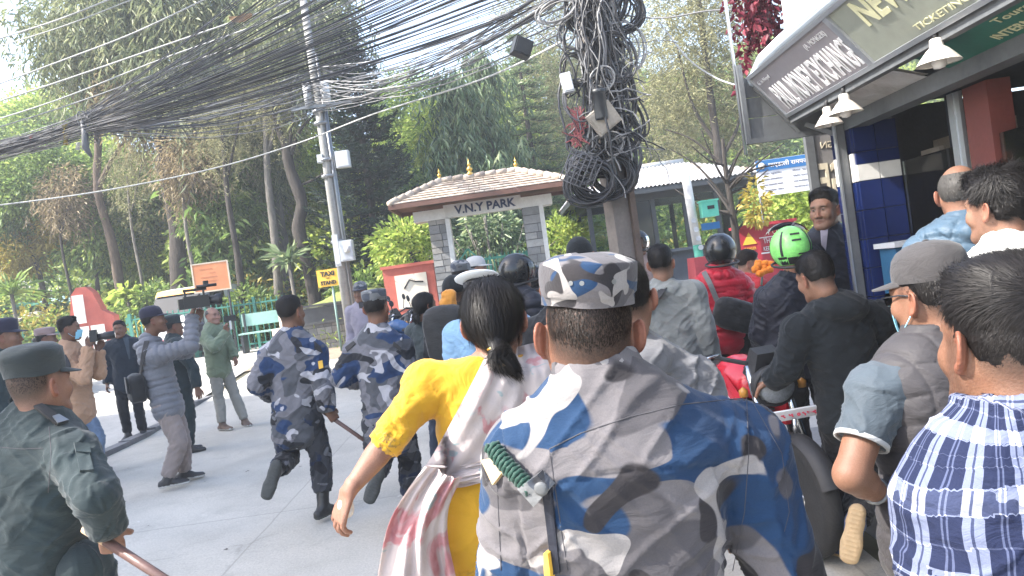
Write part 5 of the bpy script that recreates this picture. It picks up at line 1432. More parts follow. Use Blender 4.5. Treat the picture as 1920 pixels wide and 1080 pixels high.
    # ---- shoes
    if shoes and legs:
        for n_ in 'LR':
            A, K, T = J['an' + n_], J['kn' + n_], J['to' + n_]
            tdir = unit(T - A); up = unit(K - A); up = up - tdir * np.dot(up, tdir)
            flat = (ov is None or 'to' + n_ not in ov)
            if flat: up = V3(0, 0, 1); tdir = unit(V3(T[0] - A[0], T[1] - A[1], 0))
            up = unit(up); sdv = np.cross(tdir, up); so = .078 * s; wd = shoes.get('w', 1)
            heel, ball, toe = A - tdir * .055 * s - up * .045 * s, A + tdir * .095 * s - up * .05 * s, A + tdir * .165 * s - up * .056 * s
            ch = [(Chain([(heel, .038 * s, .04 * s), (A + tdir * .02 * s - up * .03 * s, .04 * s, .046 * s), (ball, .049 * s * wd, .034 * s), (toe, .040 * s * wd, .026 * s)], sdv, smooth=2), .02)]
            sh = shoes.get('shaft', .05); ch.append((Chain([(A - up * .02 * s, .045 * s), (A + unit(K - A) * sh * s, (.052 if sh > .1 else .046) * s)], sdv, flat1=True), .03))
            def ext(f):
                X, Y, Z = f.ax[0].astype(np.float32)[:, None, None], f.ax[1].astype(np.float32)[None, :, None], f.ax[2].astype(np.float32)[None, None, :]
                f.D = np.maximum(f.D, (-(X - A[0]) * up[0] - (Y - A[1]) * up[1] - (Z - A[2]) * up[2] - so).astype(np.float32))
            Vv, F, cs = solid(ch, max(.004, vx * .7), extra=ext)
            hgt = -((Vv - A) @ up); fm = (hgt[F].mean(1) > so - .024 * s).astype(int)
            tread = np.where(hgt > so - .004, (np.abs(np.sin(((Vv - A) @ tdir) * 150)) > .5) * -.003, 0)
            dsp = np.where(hgt > so - .024 * s, .003, 0) + tread + (vnoise(Vv * 60) - .5) * .004 * (hgt < so - .03)
            finish('shoe' if sh < .1 else 'boot', Vv, F, [shoes['m'], shoes.get('sole', M_black)], o, None, dsp, fm)
    return res

def ribbon(name, pts, width, m, parent, normal_from=None, th=.004):
    """a strap through points, lying flat against whatever is at normal_from"""
    pts = [Vector(p) for p in pts]; q = MB(); n = len(pts); V = []
    fine = []
    for i in range(n - 1):
        a, b_, c, e_ = pts[max(i - 1, 0)], pts[i], pts[i + 1], pts[min(i + 2, n - 1)]
        for k in range(5):
            t_ = k / 5; fine.append(.5 * (2 * b_ + (c - a) * t_ + (2 * a - 5 * b_ + 4 * c - e_) * t_ * t_ + (3 * b_ - a - 3 * c + e_) * t_ ** 3))
    fine.append(pts[-1])
    ce = Vector(normal_from) if normal_from is not None else sum(pts, Vector()) / n
    for i, p in enumerate(fine):
        t_ = (fine[min(i + 1, len(fine) - 1)] - fine[max(i - 1, 0)]).normalized(); out_ = (p - ce); out_ = (out_ - t_ * out_.dot(t_)).normalized(); sd = t_.cross(out_)
        V += [p + sd * width / 2, p + sd * width / 2 + out_ * th, p - sd * width / 2 + out_ * th, p - sd * width / 2]
    F = []
    for i in range(len(fine) - 1):
        for j in range(4): F.append((i * 4 + j, i * 4 + (j + 1) % 4, (i + 1) * 4 + (j + 1) % 4, (i + 1) * 4 + j))
    F += [(3, 2, 1, 0), tuple((len(fine) - 1) * 4 + j for j in range(4))]
    q.add(V, F, 0, False); return q.build(name, m, parent)
def blob(name, c, size, m, parent, p=3.2, rot=None, amp=.006, vox=.012, seed=0):
    """a soft bag: a rounded box with sagging faces"""
    sx, sy, sz = size; f = Field((-sx - .04, -sy - .04, -sz - .04), (sx + .04, sy + .04, sz + .04), vox)
    X, Y, Z = f.ax[0][:, None, None], f.ax[1][None, :, None], f.ax[2][None, None, :]
    f.D = (((np.abs(X / sx) ** p + np.abs(Y / sy) ** p + np.abs(Z / sz) ** p) ** (1 / p) - 1) * min(size)).astype(np.float32)
    V, F = f.mesh(); Nn = vnormals(V, F); V = V + Nn * ((vnoise(V * 14 + seed) - .5) * amp * 2 + (ridge(vnoise(V * 30 + seed)) - .5) * amp)[:, None]
    me = np_mesh(name, V, F, [m], True); ob = link(name, me, parent); ob.location = c
    if rot is not None: ob.rotation_euler = rot
    return ob
# ================================================================== the people in the picture
CAMO_NEAR = ((.125, .116, .122), (.066, .062, .068), (.022, .02, .023), (.0075, .031, .08), (.25, .235, .23))
CAMO_FAR = ((.14, .14, .16), (.07, .075, .088), (.018, .02, .026), (.016, .038, .1), (.36, .36, .39))
CAMO_LEG = ((.04, .043, .052), (.022, .025, .033), (.01, .011, .015), (.011, .02, .048), (.13, .135, .15))
M_camo = camo('camouflage_near', 4.9, CAMO_NEAR, seed=2.3, thr=(.53, .51, .62, .63))
M_camocap = camo('camouflage_cap', 11, CAMO_NEAR, seed=5.1, thr=(.5, .55, .63, .62))
M_camof = camo('camouflage_jacket', 5.0, CAMO_FAR, seed=1.0)
M_camof2 = camo('camouflage_jacket_b', 5.0, CAMO_FAR, seed=7.7)
M_camol = camo('camouflage_trousers', 6.0, CAMO_LEG, seed=3.0)
M_camocapf = camo('camouflage_cap_grey', 9, ((.16, .165, .17), (.09, .095, .1), (.05, .05, .055), (.06, .07, .09), (.28, .28, .29)), seed=4)
M_police = fabric('police_green', (.014, .026, .03), .8, .22)
M_police2 = fabric('police_slate', (.028, .039, .042), .85, .2)
M_polcap = fabric('police_cap_cloth', (.026, .035, .039), .85, .2)
M_boot = mat('boot_leather', (.016, .016, .017), .38, .25, 6, .15, 60)
M_shoeb = mat('black_shoe', (.02, .02, .022), .5, .2)
M_sole = mat('pale_rubber_sole', (.55, .54, .52), .7, .1)
M_soleb = mat('dark_rubber_sole', (.045, .05, .05), .8, .25, 6, .5, 90)
M_beige = fabric('peach_anorak', (.43, .255, .155), .85, .12)
M_jean = fabric('washed_denim', (.15, .21, .31), .85, .28, 300)
M_jeand = fabric('dark_denim', (.035, .05, .085), .85, .25, 300)
M_suit = fabric('navy_suiting', (.012, .019, .029), .8, .15)
M_blk = fabric('black_fleece', (.008, .011, .014), .92, .3, sheen=.08)
M_blkt = fabric('black_twill', (.012, .013, .016), .9, .3)
M_navyj = fabric('navy_shell', (.011, .013, .022), .55, .3, sheen=.05)
M_puffg = fabric('grey_puffer', (.15, .155, .175), .5, .12, sheen=.1)
M_taupe = fabric('taupe_trekking', (.26, .215, .2), .85, .14)
M_sage = fabric('sage_knit', (.16, .2, .13), .95, .14, 200, sheen=.3)
M_stone_t = fabric('stone_trousers', (.27, .265, .24), .85, .1)
M_redpuff = fabric('red_puffer', (.42, .012, .03), .45, .15, sheen=.1)
M_hoodie = fabric('grey_marl', (.2, .21, .2), .95, .18, 200, sheen=.25)
M_greyj = fabric('grey_shell', (.12, .12, .127), .55, .25)
M_bluepuff = fabric('blue_puffer', (.05, .088, .13), .5, .18)
M_shirt = fabric('white_shirt', (.52, .52, .5), .85, .05)
M_skyshirt = fabric('light_blue_shirt', (.2, .34, .5), .8, .1)
M_slates = fabric('slate_polo', (.05, .066, .082), .7, .15)
M_cuffw = fabric('white_trim', (.4, .41, .42), .8, .05)
M_vest = fabric('charcoal_quilt', (.042, .039, .042), .62, .2, sheen=.05)
M_lav = fabric('lavender_grey_coat', (.25, .23, .28), .85, .12)
M_brownj = fabric('faded_brown_jacket', (.3, .22, .2), .85, .2)
M_capg = fabric('grey_cap_cloth', (.042, .039, .04), .8, .1)
M_capn = fabric('navy_cap_cloth', (.02, .02, .04), .8, .15)
M_capw = mat('white_cap_cover', (.76, .77, .76), .5, .04)
M_helm = mat('black_helmet_shell', (.014, .015, .016), .22, .2, 4, .02)
M_helmv = mat('dark_visor', (.02, .022, .026), .06, .1, 4, 0)
M_sil = mat('silver_capsmudge', (.4, .4, .4), .6, .1)
M_red2 = fabric('red_shawl', (.4, .03, .04), .85, .15)
M_bag = fabric('black_nylon', (.012, .013, .015), .55, .3)
M_pink = fabric('dusty_cap', (.3, .22, .21), .85, .12)
M_mask, t, b = nodes('surgical_mask'); b.inputs['Base Color'].default_value = (.25, .55, .7, 1); b.inputs['Roughness'].default_value = .8
M_tie = mat('black_tie', (.015, .015, .02), .6, .1)

# plaid shirt and yellow kurta patterns follow the cloth itself
M_plaid, t, b = nodes('blue_white_plaid')
ca = t.nodes.new('ShaderNodeAttribute'); ca.attribute_name = 'cloth'; sp_ = t.nodes.new('ShaderNodeSeparateXYZ'); t.links.new(ca.outputs['Vector'], sp_.inputs[0])
wob = noise(t, coords(t), 9, 3)
def tartan(src, per, off):
    x = math_(t, 'ADD', src, math_(t, 'MULTIPLY', wob, .012)); ph = math_(t, 'FRACT', math_(t, 'MULTIPLY', math_(t, 'ADD', x, off), 1 / per))
    return ramp(t, ph, [(0, 1), (.26, 1), (.265, .35), (.3, .35), (.305, 1), (.36, 1), (.365, .35), (.4, .35), (.405, 1), (.64, 1), (.645, .0), (.78, .0), (.785, .7), (.83, .7), (.835, .0), (.995, .0)], 'CONSTANT')
a_, b2 = tartan(sp_.outputs[0], .057, 10.0), tartan(sp_.outputs[1], .057, 10.02)
both = math_(t, 'MULTIPLY', a_, b2); av = math_(t, 'MULTIPLY', math_(t, 'ADD', a_, b2), .5)
dkn = math_(t, 'ADD', math_(t, 'MULTIPLY', av, .62), math_(t, 'MULTIPLY', both, .38))
c = ramp(t, dkn, [(0, (.43, .43, .47)), (.31, (.13, .15, .23)), (.6, (.05, .062, .12)), (1, (.012, .017, .045))])
fine = noise(t, coords(t), 500, 2); c = mixc(t, .2, c, ramp(t, fine, [(.3, .5), (.7, 1)]), 'MULTIPLY')
t.links.new(c, b.inputs['Base Color']); b.inputs['Roughness'].default_value = .9; b.inputs['Specular IOR Level'].default_value = .2
bump(t, b, math_(t, 'ADD', noise(t, coords(t, 'Object', (1, 1, 2)), 12, 4, .55, 1.2), math_(t, 'MULTIPLY', fine, .05)), .5, .02)
M_kurta, t, b = nodes('mustard_kurta')
ca = t.nodes.new('ShaderNodeAttribute'); ca.attribute_name = 'cloth'; sp_ = t.nodes.new('ShaderNodeSeparateXYZ'); t.links.new(ca.outputs['Vector'], sp_.inputs[0])
f = noise(t, coords(t), 5, 4); c = ramp(t, f, [(.3, (.42, .215, .006)), (.7, (.5, .28, .012))])
slv = math_(t, 'GREATER_THAN', sp_.outputs[2], 9.5); far_ = ramp(t, sp_.outputs[0], [(.13, 0), (.2, 1)]); rim_ = math_(t, 'GREATER_THAN', sp_.outputs[0], .282)
vo = N(t, 'ShaderNodeTexVoronoi', Scale=62); vo.feature = 'DISTANCE_TO_EDGE'; t.links.new(coords(t), vo.inputs['Vector'])
em = math_(t, 'MULTIPLY', ramp(t, vo.outputs['Distance'], [(.08, 1), (.14, 0)]), ramp(t, noise(t, coords(t), 26, 3), [(.45, 0), (.55, 1)]))
c = mixc(t, math_(t, 'MULTIPLY', math_(t, 'MULTIPLY', slv, far_), math_(t, 'MULTIPLY', em, .85)), c, (.2, .13, .03))
c = mixc(t, math_(t, 'MULTIPLY', math_(t, 'MULTIPLY', slv, rim_), math_(t, 'ADD', math_(t, 'MULTIPLY', em, .35), .5)), c, (.42, .32, .12))
t.links.new(c, b.inputs['Base Color']); b.inputs['Roughness'].default_value = .75; b.inputs['Sheen Weight'].default_value = .15; b.inputs['Specular IOR Level'].default_value = .3
bump(t, b, math_(t, 'ADD', noise(t, coords(t, 'Object', (1.6, 1.6, 1)), 9, 4, .5, 1.0), math_(t, 'MULTIPLY', math_(t, 'MULTIPLY', math_(t, 'MULTIPLY', slv, far_), em), .1)), .5, .02)

# ---------------------------------------------------------------- nearest figures
def soldier_seams(V, cc, J, s):
    """yoke seam, back pleats and shoulder seams as stitched ridges"""
    x, y, z = V.T; nb = J['neck']; d = np.zeros(len(V)); tor = cc[:, 2] < 3; back = tor & (y < nb[1] + .02)
    seam = nb[2] - .105 - .035 * ((x - nb[0]) / .2) ** 2; d += np.where(back, np.where(z > seam, .0035, 0) - .003 * np.exp(-((z - seam) / .004) ** 2), 0)
    for sg in (-1, 1):
        xs_ = nb[0] + sg * .165 + .0 * z; d += np.where(back & (z < seam), np.where(sg * (x - xs_) > 0, -.006, 0) * np.clip((seam - z) / .02, 0, 1) * np.clip((.23 - np.abs(x - nb[0])) / .03, 0, 1), 0)
    return d
fg = person('nearest soldier in blue-grey camouflage and flat cap, filling the lower middle', 1.40, (1104, 622), 3, H=1.70,
    ov=dict(neck=(1128, 742, -.02), shL=(985, 868, -.0), shR=(1392, 842, .02), elL=(952, 1160, .02), wrL=(960, 1400, .1), elR=(1486, 1120, .0), wrR=(1530, 1390, .15), pelvis=(1215, 1290, .02)),
    hrot=(0, 4, 6), skin=(.2, .1, .064), top=dict(m=M_camo, collar=.055, crad=.066, fold=.012, th=.010, vox=.0052, seam=soldier_seams, hem=.3, bulk=1.08, arm=(.066, .054, .046)),
    bottom=dict(m=M_camol), shoes=dict(m=M_boot, shaft=.2), hair=dict(style='buzz', m=M_hairb, n=16000, w=.0007, seed=4), hat=dict(kind='patrol', m=M_camocap, lift=.016, seed=5), hands={'L': {}, 'R': {}})
wm = person('woman in a mustard kurta with pinned black hair and a pale floral scarf', 2.15, (927, 602), 0, H=1.58, female=True,
    ov=dict(neck=(918, 690, -.02), shL=(800, 722, -.04), shR=(1006, 706, .0), elL=(738, 812, -.14), wrL=(655, 920, -.2), pelvis=(897, 965, 0), elR=(1050, 850, .1), wrR=(1030, 940, .25)),
    skin=(.25, .135, .093), hrot=(4, 4, -2), top=dict(m=M_kurta, name='kurta', upto=1.0, sleeve=1.18, sleeveL=1.22, fold=.008, th=.004, hem=.12, arm=(.052, .046, .042), cuff=True, vox=.0055,
    skirt_len=.5), bottom=dict(m=M_kurta, leg=(.085, .07, .06), fold=.012), shoes=dict(m=M_shoeb), hair=dict(style='bun', n=15000, w=.0009, seed=8), hands={'L': dict(bare=1.0, tip=(634, 972, -.2), palm=(.75, .35, .35), curl=30, thumb=-1, spread=1.0), 'R': {}})
pl = person('nearest man at the lower right, in blue and white plaid shirt, thick dark hair', 1.12, (1886, 642), -8, H=1.66,
    ov=dict(neck=(1898, 815, -.02), shL=(1814, 978, .0), shR=(2080, 915, -.02), elL=(1766, 1205, -.02), wrL=(1760, 1400, .1), pelvis=(1985, 1420, 0)),
    hs=.95, hrot=(4, 0, 6), beard=.55, skin=(.175, .09, .056), top=dict(m=M_plaid, name='shirt', collar=.05, crad=.072, fold=.011, th=.008, vox=.0048, hem=.3, arm=(.064, .056, .046)), bottom=dict(m=M_jeand),
    hair=dict(style='quiff', n=26000, w=.00055, seed=3), hands={'L': {}, 'R': {}})
gc_ = person('man in grey baseball cap, quilted charcoal vest, short sleeves and face mask', 2.02, (1742, 556), -18, H=1.62,
    ov=dict(neck=(1752, 655, 0), shL=(1642, 738, -.04), shR=(1840, 712, .1), elL=(1596, 890, -.1), wrL=(1650, 926, -.03), pelvis=(1775, 975, 0)),
    hrot=(-6, -3, 0), skin=(.21, .11, .07), top=dict(m=M_slates, name='polo_shirt', sleeve=.6, fold=.009, th=.008, hem=.22, arm=(.058, .056, .046), cuff=True, cuffm=M_cuffw, cuffw=.008, vox=.006),
    vest=dict(m=M_vest, sleeve=0, quilt=(.07, .075, .011), yoke=.8, fold=.008, th=.02, hem=.2, collar=.07, crad=.07, vox=.0055, bulk=1.06), bottom=dict(m=M_blkt), shoes=dict(m=M_shoeb),
    hair=dict(style='crop', n=2500, w=.0009), hat=dict(kind='ball', m=M_capg, lift=.014), hands={'L': dict(bare=1.45, dir=(.75, .55, -.35), palm=(.3, -.4, -.8), curl=45, thumb=-1), 'R': {}})
po = person('police officer in dark green jacket and peaked cap holding a cane, at the left edge', 2.75, (76, 722), 14, H=1.68,
    ov=dict(neck=(70, 792, 0), shR=(140, 858, -.1), shL=(-72, 862, .12), elR=(182, 935, -.22), wrR=(204, 992, -.16), pelvis=(52, 1130, 0), elL=(-110, 990, .15)),
    hrot=(8, 0, 0), skin=(.21, .115, .078), top=dict(m=M_police, collar=.045, fold=.013, th=.014, hem=.2, vox=.0068, bulk=1.22, arm=(.066, .06, .048), cuff=True), bottom=dict(m=M_police), shoes=dict(m=M_boot, shaft=.2),
    hair=dict(style='buzz', n=3000, w=.0009), hat=dict(kind='soft', m=M_polcap, lift=.014, seed=9), hands={'L': {}, 'R': dict(tip=(214, 1040, -.12), palm=(-.6, .75, .1), curl=68, thumb=1)})

# ---------------------------------------------------------------- middle of the road
sa = person('bareheaded running soldier in camouflage carrying a cane, left of the other runner', 5.85, (546, 586), 12, H=1.70,
    ov=dict(neck=(549, 628, -.02), shL=(505, 668, -.03), shR=(592, 662, .0), elL=(482, 722, -.1), wrL=(508, 742, .12), elR=(607, 728, -.08), wrR=(614, 768, -.02), pelvis=(553, 778, 0), hpL=(534, 786, 0), hpR=(577, 782, 0),
            knL=(541, 858, .1), anL=(516, 886, -.3), toL=(494, 958, -.36), knR=(601, 852, .08), anR=(606, 950, 0)),
    hrot=(16, 2, 0), skin=SKIN_D, top=dict(m=M_camof, collar=.045, fold=.017, th=.014, hem=.26, arm=(.064, .058, .046), cuff=True, vox=.0085), bottom=dict(m=M_camol, leg=(.1, .076, .062), end=.72, fold=.02), shoes=dict(m=M_boot, shaft=.24, sole=M_soleb),
    hair=dict(style='short', n=3000, w=.0016), hands={'L': dict(curl=60), 'R': dict(tip=(632, 790, .0), palm=(-.7, .7, 0), curl=70, thumb=1)})
sb = person('running soldier in camouflage wearing a grey flat cap, one boot sole raised', 5.62, (706, 577), 4, H=1.70,
    ov=dict(neck=(708, 622, -.02), shL=(664, 660, 0), shR=(752, 652, .0), elL=(640, 708, -.08), wrL=(670, 716, .12), elR=(772, 712, -.05), wrR=(780, 758, .12), pelvis=(724, 790, 0), hpL=(704, 796, 0), hpR=(746, 792, 0),
            knL=(716, 858, .12), anL=(708, 892, -.3), toL=(684, 958, -.36), knR=(768, 860, .12), anR=(770, 955, .1)),
    hrot=(10, 0, 0), skin=SKIN_D, top=dict(m=M_camof2, collar=.045, fold=.017, th=.014, hem=.26, arm=(.064, .058, .046), cuff=True, vox=.0085), bottom=dict(m=M_camol, leg=(.1, .076, .062), end=.72, fold=.02), shoes=dict(m=M_boot, shaft=.24, sole=M_soleb),
    hair=dict(style='crop', n=800, w=.0016), hat=dict(kind='patrol', m=M_camocapf, lift=.012, seed=2), hands={'L': dict(curl=60), 'R': dict(curl=60)})
pw_ = person('policewoman in slate jacket with tied black hair, beyond the capped runner', 6.7, (798, 574), 40, female=True,
    ov=dict(neck=(798, 612, 0)), hrot=(15, 0, 0), skin=SKIN_D, top=dict(m=M_police2, collar=.04, fold=.012, th=.014, hem=.2, vox=.0095), bottom=dict(m=M_jeand), shoes=dict(m=M_shoeb), hair=dict(style='bun', n=2500, w=.0018), hands={'L': {}, 'R': {}})
tp = person('traffic policeman in light blue shirt and white peaked cap behind the woman', 4.75, (900, 553), 12,
    ov=dict(shL=(852, 628, 0), shR=(975, 612, 0)), hrot=(8, -6, -6), top=dict(m=M_skyshirt, name='shirt', collar=.04, fold=.012, th=.01, vox=.0085), bottom=dict(m=M_jeand), shoes=dict(m=M_shoeb), hair=dict(style='crop', n=600, w=.0016),
    hat=dict(kind='peaked', m=M_capw, m2=M_black, lift=.015), hands={'L': {}, 'R': {}})
bp = person('person with a black backpack and dark hood between policewoman and traffic policeman', 5.7, (853, 548), 8,
    top=dict(m=M_blkt, hood=.9, fold=.012, th=.016, vox=.0095), bottom=dict(m=M_jeand), shoes=dict(m=M_shoeb), hair=dict(style='beanie', m=M_blk), hands={'L': {}, 'R': {}})
person('man in a grey-brown cap in front of the green gate', 8.2, (868, 515), 60, top=dict(m=M_brownj, fold=.012, th=.014, vox=.013), bottom=dict(m=M_blkt), shoes=dict(m=M_shoeb), hat=dict(kind='ball', m=M_camocapf), hair=dict(style='crop'), hands={})
person('person in a pale cap against the green gate bars, above the white cap', 8.8, (896, 506), 100, top=dict(m=M_hoodie, fold=.012, th=.014, vox=.013), bottom=dict(m=M_blkt), shoes=dict(m=M_shoeb), hat=dict(kind='ball', m=M_sil), hair=dict(style='crop'), hands={})
rd = person('rider in black puffer jacket and black open helmet facing right, near the gate', 6.4, (970, 512), 55, skin=SKIN_D, hrot=(15, 0, 0), top=dict(m=M_navyj, puff=(.07, .02), fold=.01, th=.022, vox=.0095), bottom=dict(m=M_jeand), shoes=dict(m=M_shoeb),
    hat=dict(kind='helmet', m=M_helm, m2=M_helmv, lift=0), hands={'L': {}, 'R': {}})
person('bearded rider in a small dark helmet just beyond the puffer-jacketed rider', 7.4, (999, 530), 70, beard=.8, top=dict(m=M_lav, fold=.012, th=.014, vox=.012), bottom=dict(m=M_blkt), shoes=dict(m=M_shoeb), hat=dict(kind='helmet', m=M_helm, m2=M_helmv, lift=.02), hands={})
person('person all in black with dark jeans, half hidden beside the camouflaged cap', 4.2, (1046, 540), 10, top=dict(m=M_blkt, fold=.013, th=.016, vox=.0085), bottom=dict(m=M_jeand), shoes=dict(m=M_shoeb), hair=dict(style='short', n=1500, w=.0016), hands={'L': {}, 'R': {}})
person('dark haired man in crumpled grey jacket just beyond the camouflaged soldier', 2.42, (1172, 560), 10, H=1.72, ov=dict(shR=(1300, 722, -.02), shL=(1075, 730, 0), neck=(1186, 660, 0)), skin=(.27, .145, .095),
    top=dict(m=M_greyj, hood=1.15, fold=.016, th=.012, vox=.0068), bottom=dict(m=M_blkt), shoes=dict(m=M_shoeb), hair=dict(style='crop', n=5000, w=.001), hands={'L': {}, 'R': {}})
person('person in a black knitted hat seen over the camouflaged cap', 5.6, (1087, 480), 0, top=dict(m=M_blkt, fold=.012, th=.014, vox=.011), bottom=dict(m=M_blkt), shoes=dict(m=M_shoeb), hair=dict(style='beanie', m=M_blk), hands={'L': {}, 'R': {}})
gh = person('man in grey hooded sweatshirt with a dark strap across his back', 5.4, (1240, 494), 12, ov=dict(neck=(1242, 542, 0)), hrot=(10, 0, 0), top=dict(m=M_hoodie, hood=1.1, fold=.014, th=.022, hem=.24, vox=.0085, bulk=1.05), bottom=dict(m=M_jeand), shoes=dict(m=M_shoeb), hair=dict(style='short', n=3000, w=.0016), hands={'L': {}, 'R': {}})
person('rider in dull brown jacket and dark helmet standing before the kiosk glass', 9.2, (1196, 458), 160, skin=SKIN_D, top=dict(m=M_brownj, fold=.012, th=.016, vox=.014), bottom=dict(m=M_blkt), shoes=dict(m=M_shoeb), hat=dict(kind='helmet', m=M_helm, m2=M_glass, lift=0), hands={'L': {}, 'R': {}})
rj = person('person in red puffer jacket and black helmet with a black messenger bag', 6.2, (1351, 474), 14, ov=dict(neck=(1350, 512, 0), shL=(1316, 540, 0), shR=(1391, 534, 0), elL=(1304, 590, -.05), elR=(1412, 590, 0), wrR=(1424, 560, .25), wrL=(1312, 628, .1), pelvis=(1358, 622, 0)),
    top=dict(m=M_redpuff, puff=(.055, .018), hood=.85, fold=.01, th=.024, hem=.12, vox=.0085), bottom=dict(m=M_blkt), shoes=dict(m=M_shoeb), hat=dict(kind='helmet', m=M_helm, m2=M_helmv, lift=0), hands={'L': {}, 'R': {}})
mg = person('woman in red shawl with brown hair, bent over orange marigolds', 7.0, (1403, 494), 75, female=True, hrot=(20, -18, 0), skin=SKIN_L, ov=dict(wrR=(1424, 520, -.15), elR=(1412, 548, -.1)), top=dict(m=M_red2, fold=.014, th=.012, vox=.01), bottom=dict(m=M_red2), shoes=dict(m=M_shoeb), hair=dict(style='short', m=M_hairb, n=1500, w=.002), hands={'L': {}, 'R': {}})
M_lime = mat('lime_helmet_shell', (.25, .72, .18), .18, .3, 9, .03)
gr = person('rider in navy shell jacket and lime green full-face helmet, by the crimson bin', 4.95, (1483, 470), 4, ov=dict(neck=(1486, 528, 0), shL=(1440, 562, .02), shR=(1532, 552, .05), elL=(1424, 628, .08), elR=(1540, 630, .1), wrL=(1440, 665, .3), wrR=(1530, 665, .3), pelvis=(1478, 672, .05)),
    top=dict(m=M_navyj, fold=.016, th=.018, collar=.05, hem=.14, vox=.008), bottom=dict(m=M_blkt), shoes=dict(m=M_shoeb), hat=dict(kind='helmet', m=M_lime, m2=M_helmv, lift=0), hands={'L': {}, 'R': {}})

# ---------------------------------------------------------------- right side
fm = person('young man in dark jacket facing the street beside the shop post', 5.2, (1546, 394), -152, zbase=.19, beard=.22, skin=(.25, .138, .092), hrot=(20, 0, 0), ov=dict(shL=(1604, 462, .05), shR=(1512, 474, -.05)),
    top=dict(m=M_navyj, collar=.06, crad=.074, fold=.013, th=.016, vox=.008), bottom=dict(m=M_blkt), shoes=dict(m=M_shoeb), hair=dict(style='quiff', n=7000, w=.001, seed=6), hands={'L': {}, 'R': {}}, vox=.006)
hm_ = person('man in black hooded sweatshirt bending to push the red motorcycle', 4.02, (1529, 520), -12, H=1.70,
    ov=dict(neck=(1558, 572, 0), shL=(1496, 622, -.02), shR=(1642, 596, .04), elL=(1476, 690, .0), wrL=(1446, 714, .1), elR=(1672, 672, .15), wrR=(1630, 700, .35), pelvis=(1598, 765, 0), hpL=(1572, 775, 0), hpR=(1625, 770, 0),
            knL=(1578, 890, .06), anL=(1566, 1012, 0), knR=(1622, 890, .1), anR=(1604, 980, -.3), toR=(1588, 1070, -.33)),
    hrot=(-8, -14, -4), skin=SKIN, top=dict(m=M_blk, hood=1.6, fold=.014, th=.018, hem=.16, vox=.0075, arm=(.066, .058, .044), cuff=True), bottom=dict(m=M_blkt, leg=(.092, .07, .058), fold=.016), shoes=dict(m=mat('blue_trainer', (.03, .06, .14), .6, .3), sole=mat('tan_gum_sole', (.42, .3, .17), .75, .15)),
    hair=dict(style='short', n=5000, w=.0012), hands={'L': dict(dir=(-.35, .85, -.25), palm=(0, -.2, -1), curl=62, thumb=1), 'R': dict(curl=50)})
person('balding man in blue puffer jacket looking into the shop', 3.4, (1800, 362), 22, zbase=.19, hrot=(6, 0, 0), skin=(.25, .135, .09), top=dict(m=M_bluepuff, puff=(.09, .022), hood=.9, fold=.012, th=.024, vox=.008), bottom=dict(m=M_jeand), shoes=dict(m=M_shoeb),
    hair=dict(style='bald', m=M_hairg, n=2500, w=.001), hands={'L': {}, 'R': {}})
person('young man in white shirt with wavy dark hair, in profile beside the balding man', 2.72, (1868, 390), -14, zbase=.19, hrot=(-12, 0, 0), beard=.3, skin=(.25, .14, .095), ov=dict(neck=(1892, 462, -.02)), top=dict(m=M_shirt, name='shirt', collar=.05, fold=.01, th=.008, vox=.007), bottom=dict(m=M_blkt), shoes=dict(m=M_shoeb),
    hair=dict(style='wavy', n=14000, w=.0008, seed=5), hands={'L': {}, 'R': {}})

# ---------------------------------------------------------------- left side
ph = person('photographer in peach anorak and blue face mask raising a camera', 8.5, (131, 617), 62, H=1.76,
    ov=dict(neck=(128, 652, 0), shR=(120, 676, -.14), shL=(146, 668, .16), elR=(156, 712, -.2), wrR=(166, 650, -.06), elL=(186, 700, .08), wrL=(184, 656, .06), pelvis=(143, 762, 0), hpL=(152, 768, .06), hpR=(133, 772, -.08), knL=(183, 820, .08), anL=(181, 884, .06), knR=(140, 838, -.1), anR=(128, 905, -.15)),
    hrot=(14, 0, 0), skin=SKIN_D, top=dict(m=M_beige, collar=.04, hood=.8, fold=.018, th=.022, hem=.14, vox=.0095, bulk=1.1), bottom=dict(m=M_jean, leg=(.095, .074, .062), fold=.015), shoes=dict(m=M_shoeb, sole=M_sole),
    hair=dict(style='quiff', n=2000, w=.002), hands={'L': dict(dir=(0, .5, .85), palm=(1, 0, .2), curl=55), 'R': dict(dir=(.2, .5, .85), palm=(-1, .2, 0), curl=55)})
su = person('man in dark navy suit and pale blue shirt standing on the kerb side', 11.0, (224, 618), 168, skin=SKIN_D, top=dict(m=M_suit, fold=.012, th=.02, hem=.28, collar=.03, vox=.013), bottom=dict(m=M_blkt, fold=.016), shoes=dict(m=M_shoeb), hair=dict(style='short', n=600, w=.003), hands={'L': {}, 'R': {}})
tv = person('cameraman in grey puffer jacket and navy cap holding up a video camera', 7.65, (289, 601), 60, H=1.74,
    ov=dict(neck=(280, 640, 0), shR=(290, 668, -.16), shL=(300, 660, .17), elR=(358, 648, -.1), wrR=(360, 590, .02), elL=(350, 660, .2), wrL=(372, 600, .18), pelvis=(312, 752, 0), hpR=(308, 762, -.08), hpL=(318, 760, .08), knR=(336, 828, -.06), anR=(314, 898, -.1), knL=(342, 826, .12), anL=(345, 886, .18)),
    hrot=(6, 4, 0), skin=SKIN_D, top=dict(m=M_puffg, puff=(.062, .017), hood=.8, fold=.014, th=.024, hem=.14, vox=.0095), bottom=dict(m=M_taupe, leg=(.1, .078, .06), fold=.016), shoes=dict(m=M_shoeb, sole=M_sole),
    hair=dict(style='crop', n=500, w=.002), hat=dict(kind='ball', m=M_capn, lift=.012), hands={'L': dict(dir=(0, .3, 1), palm=(1, 0, 0), curl=50), 'R': dict(dir=(.1, .35, 1), palm=(-.3, .9, 0), curl=20, spread=.6)})
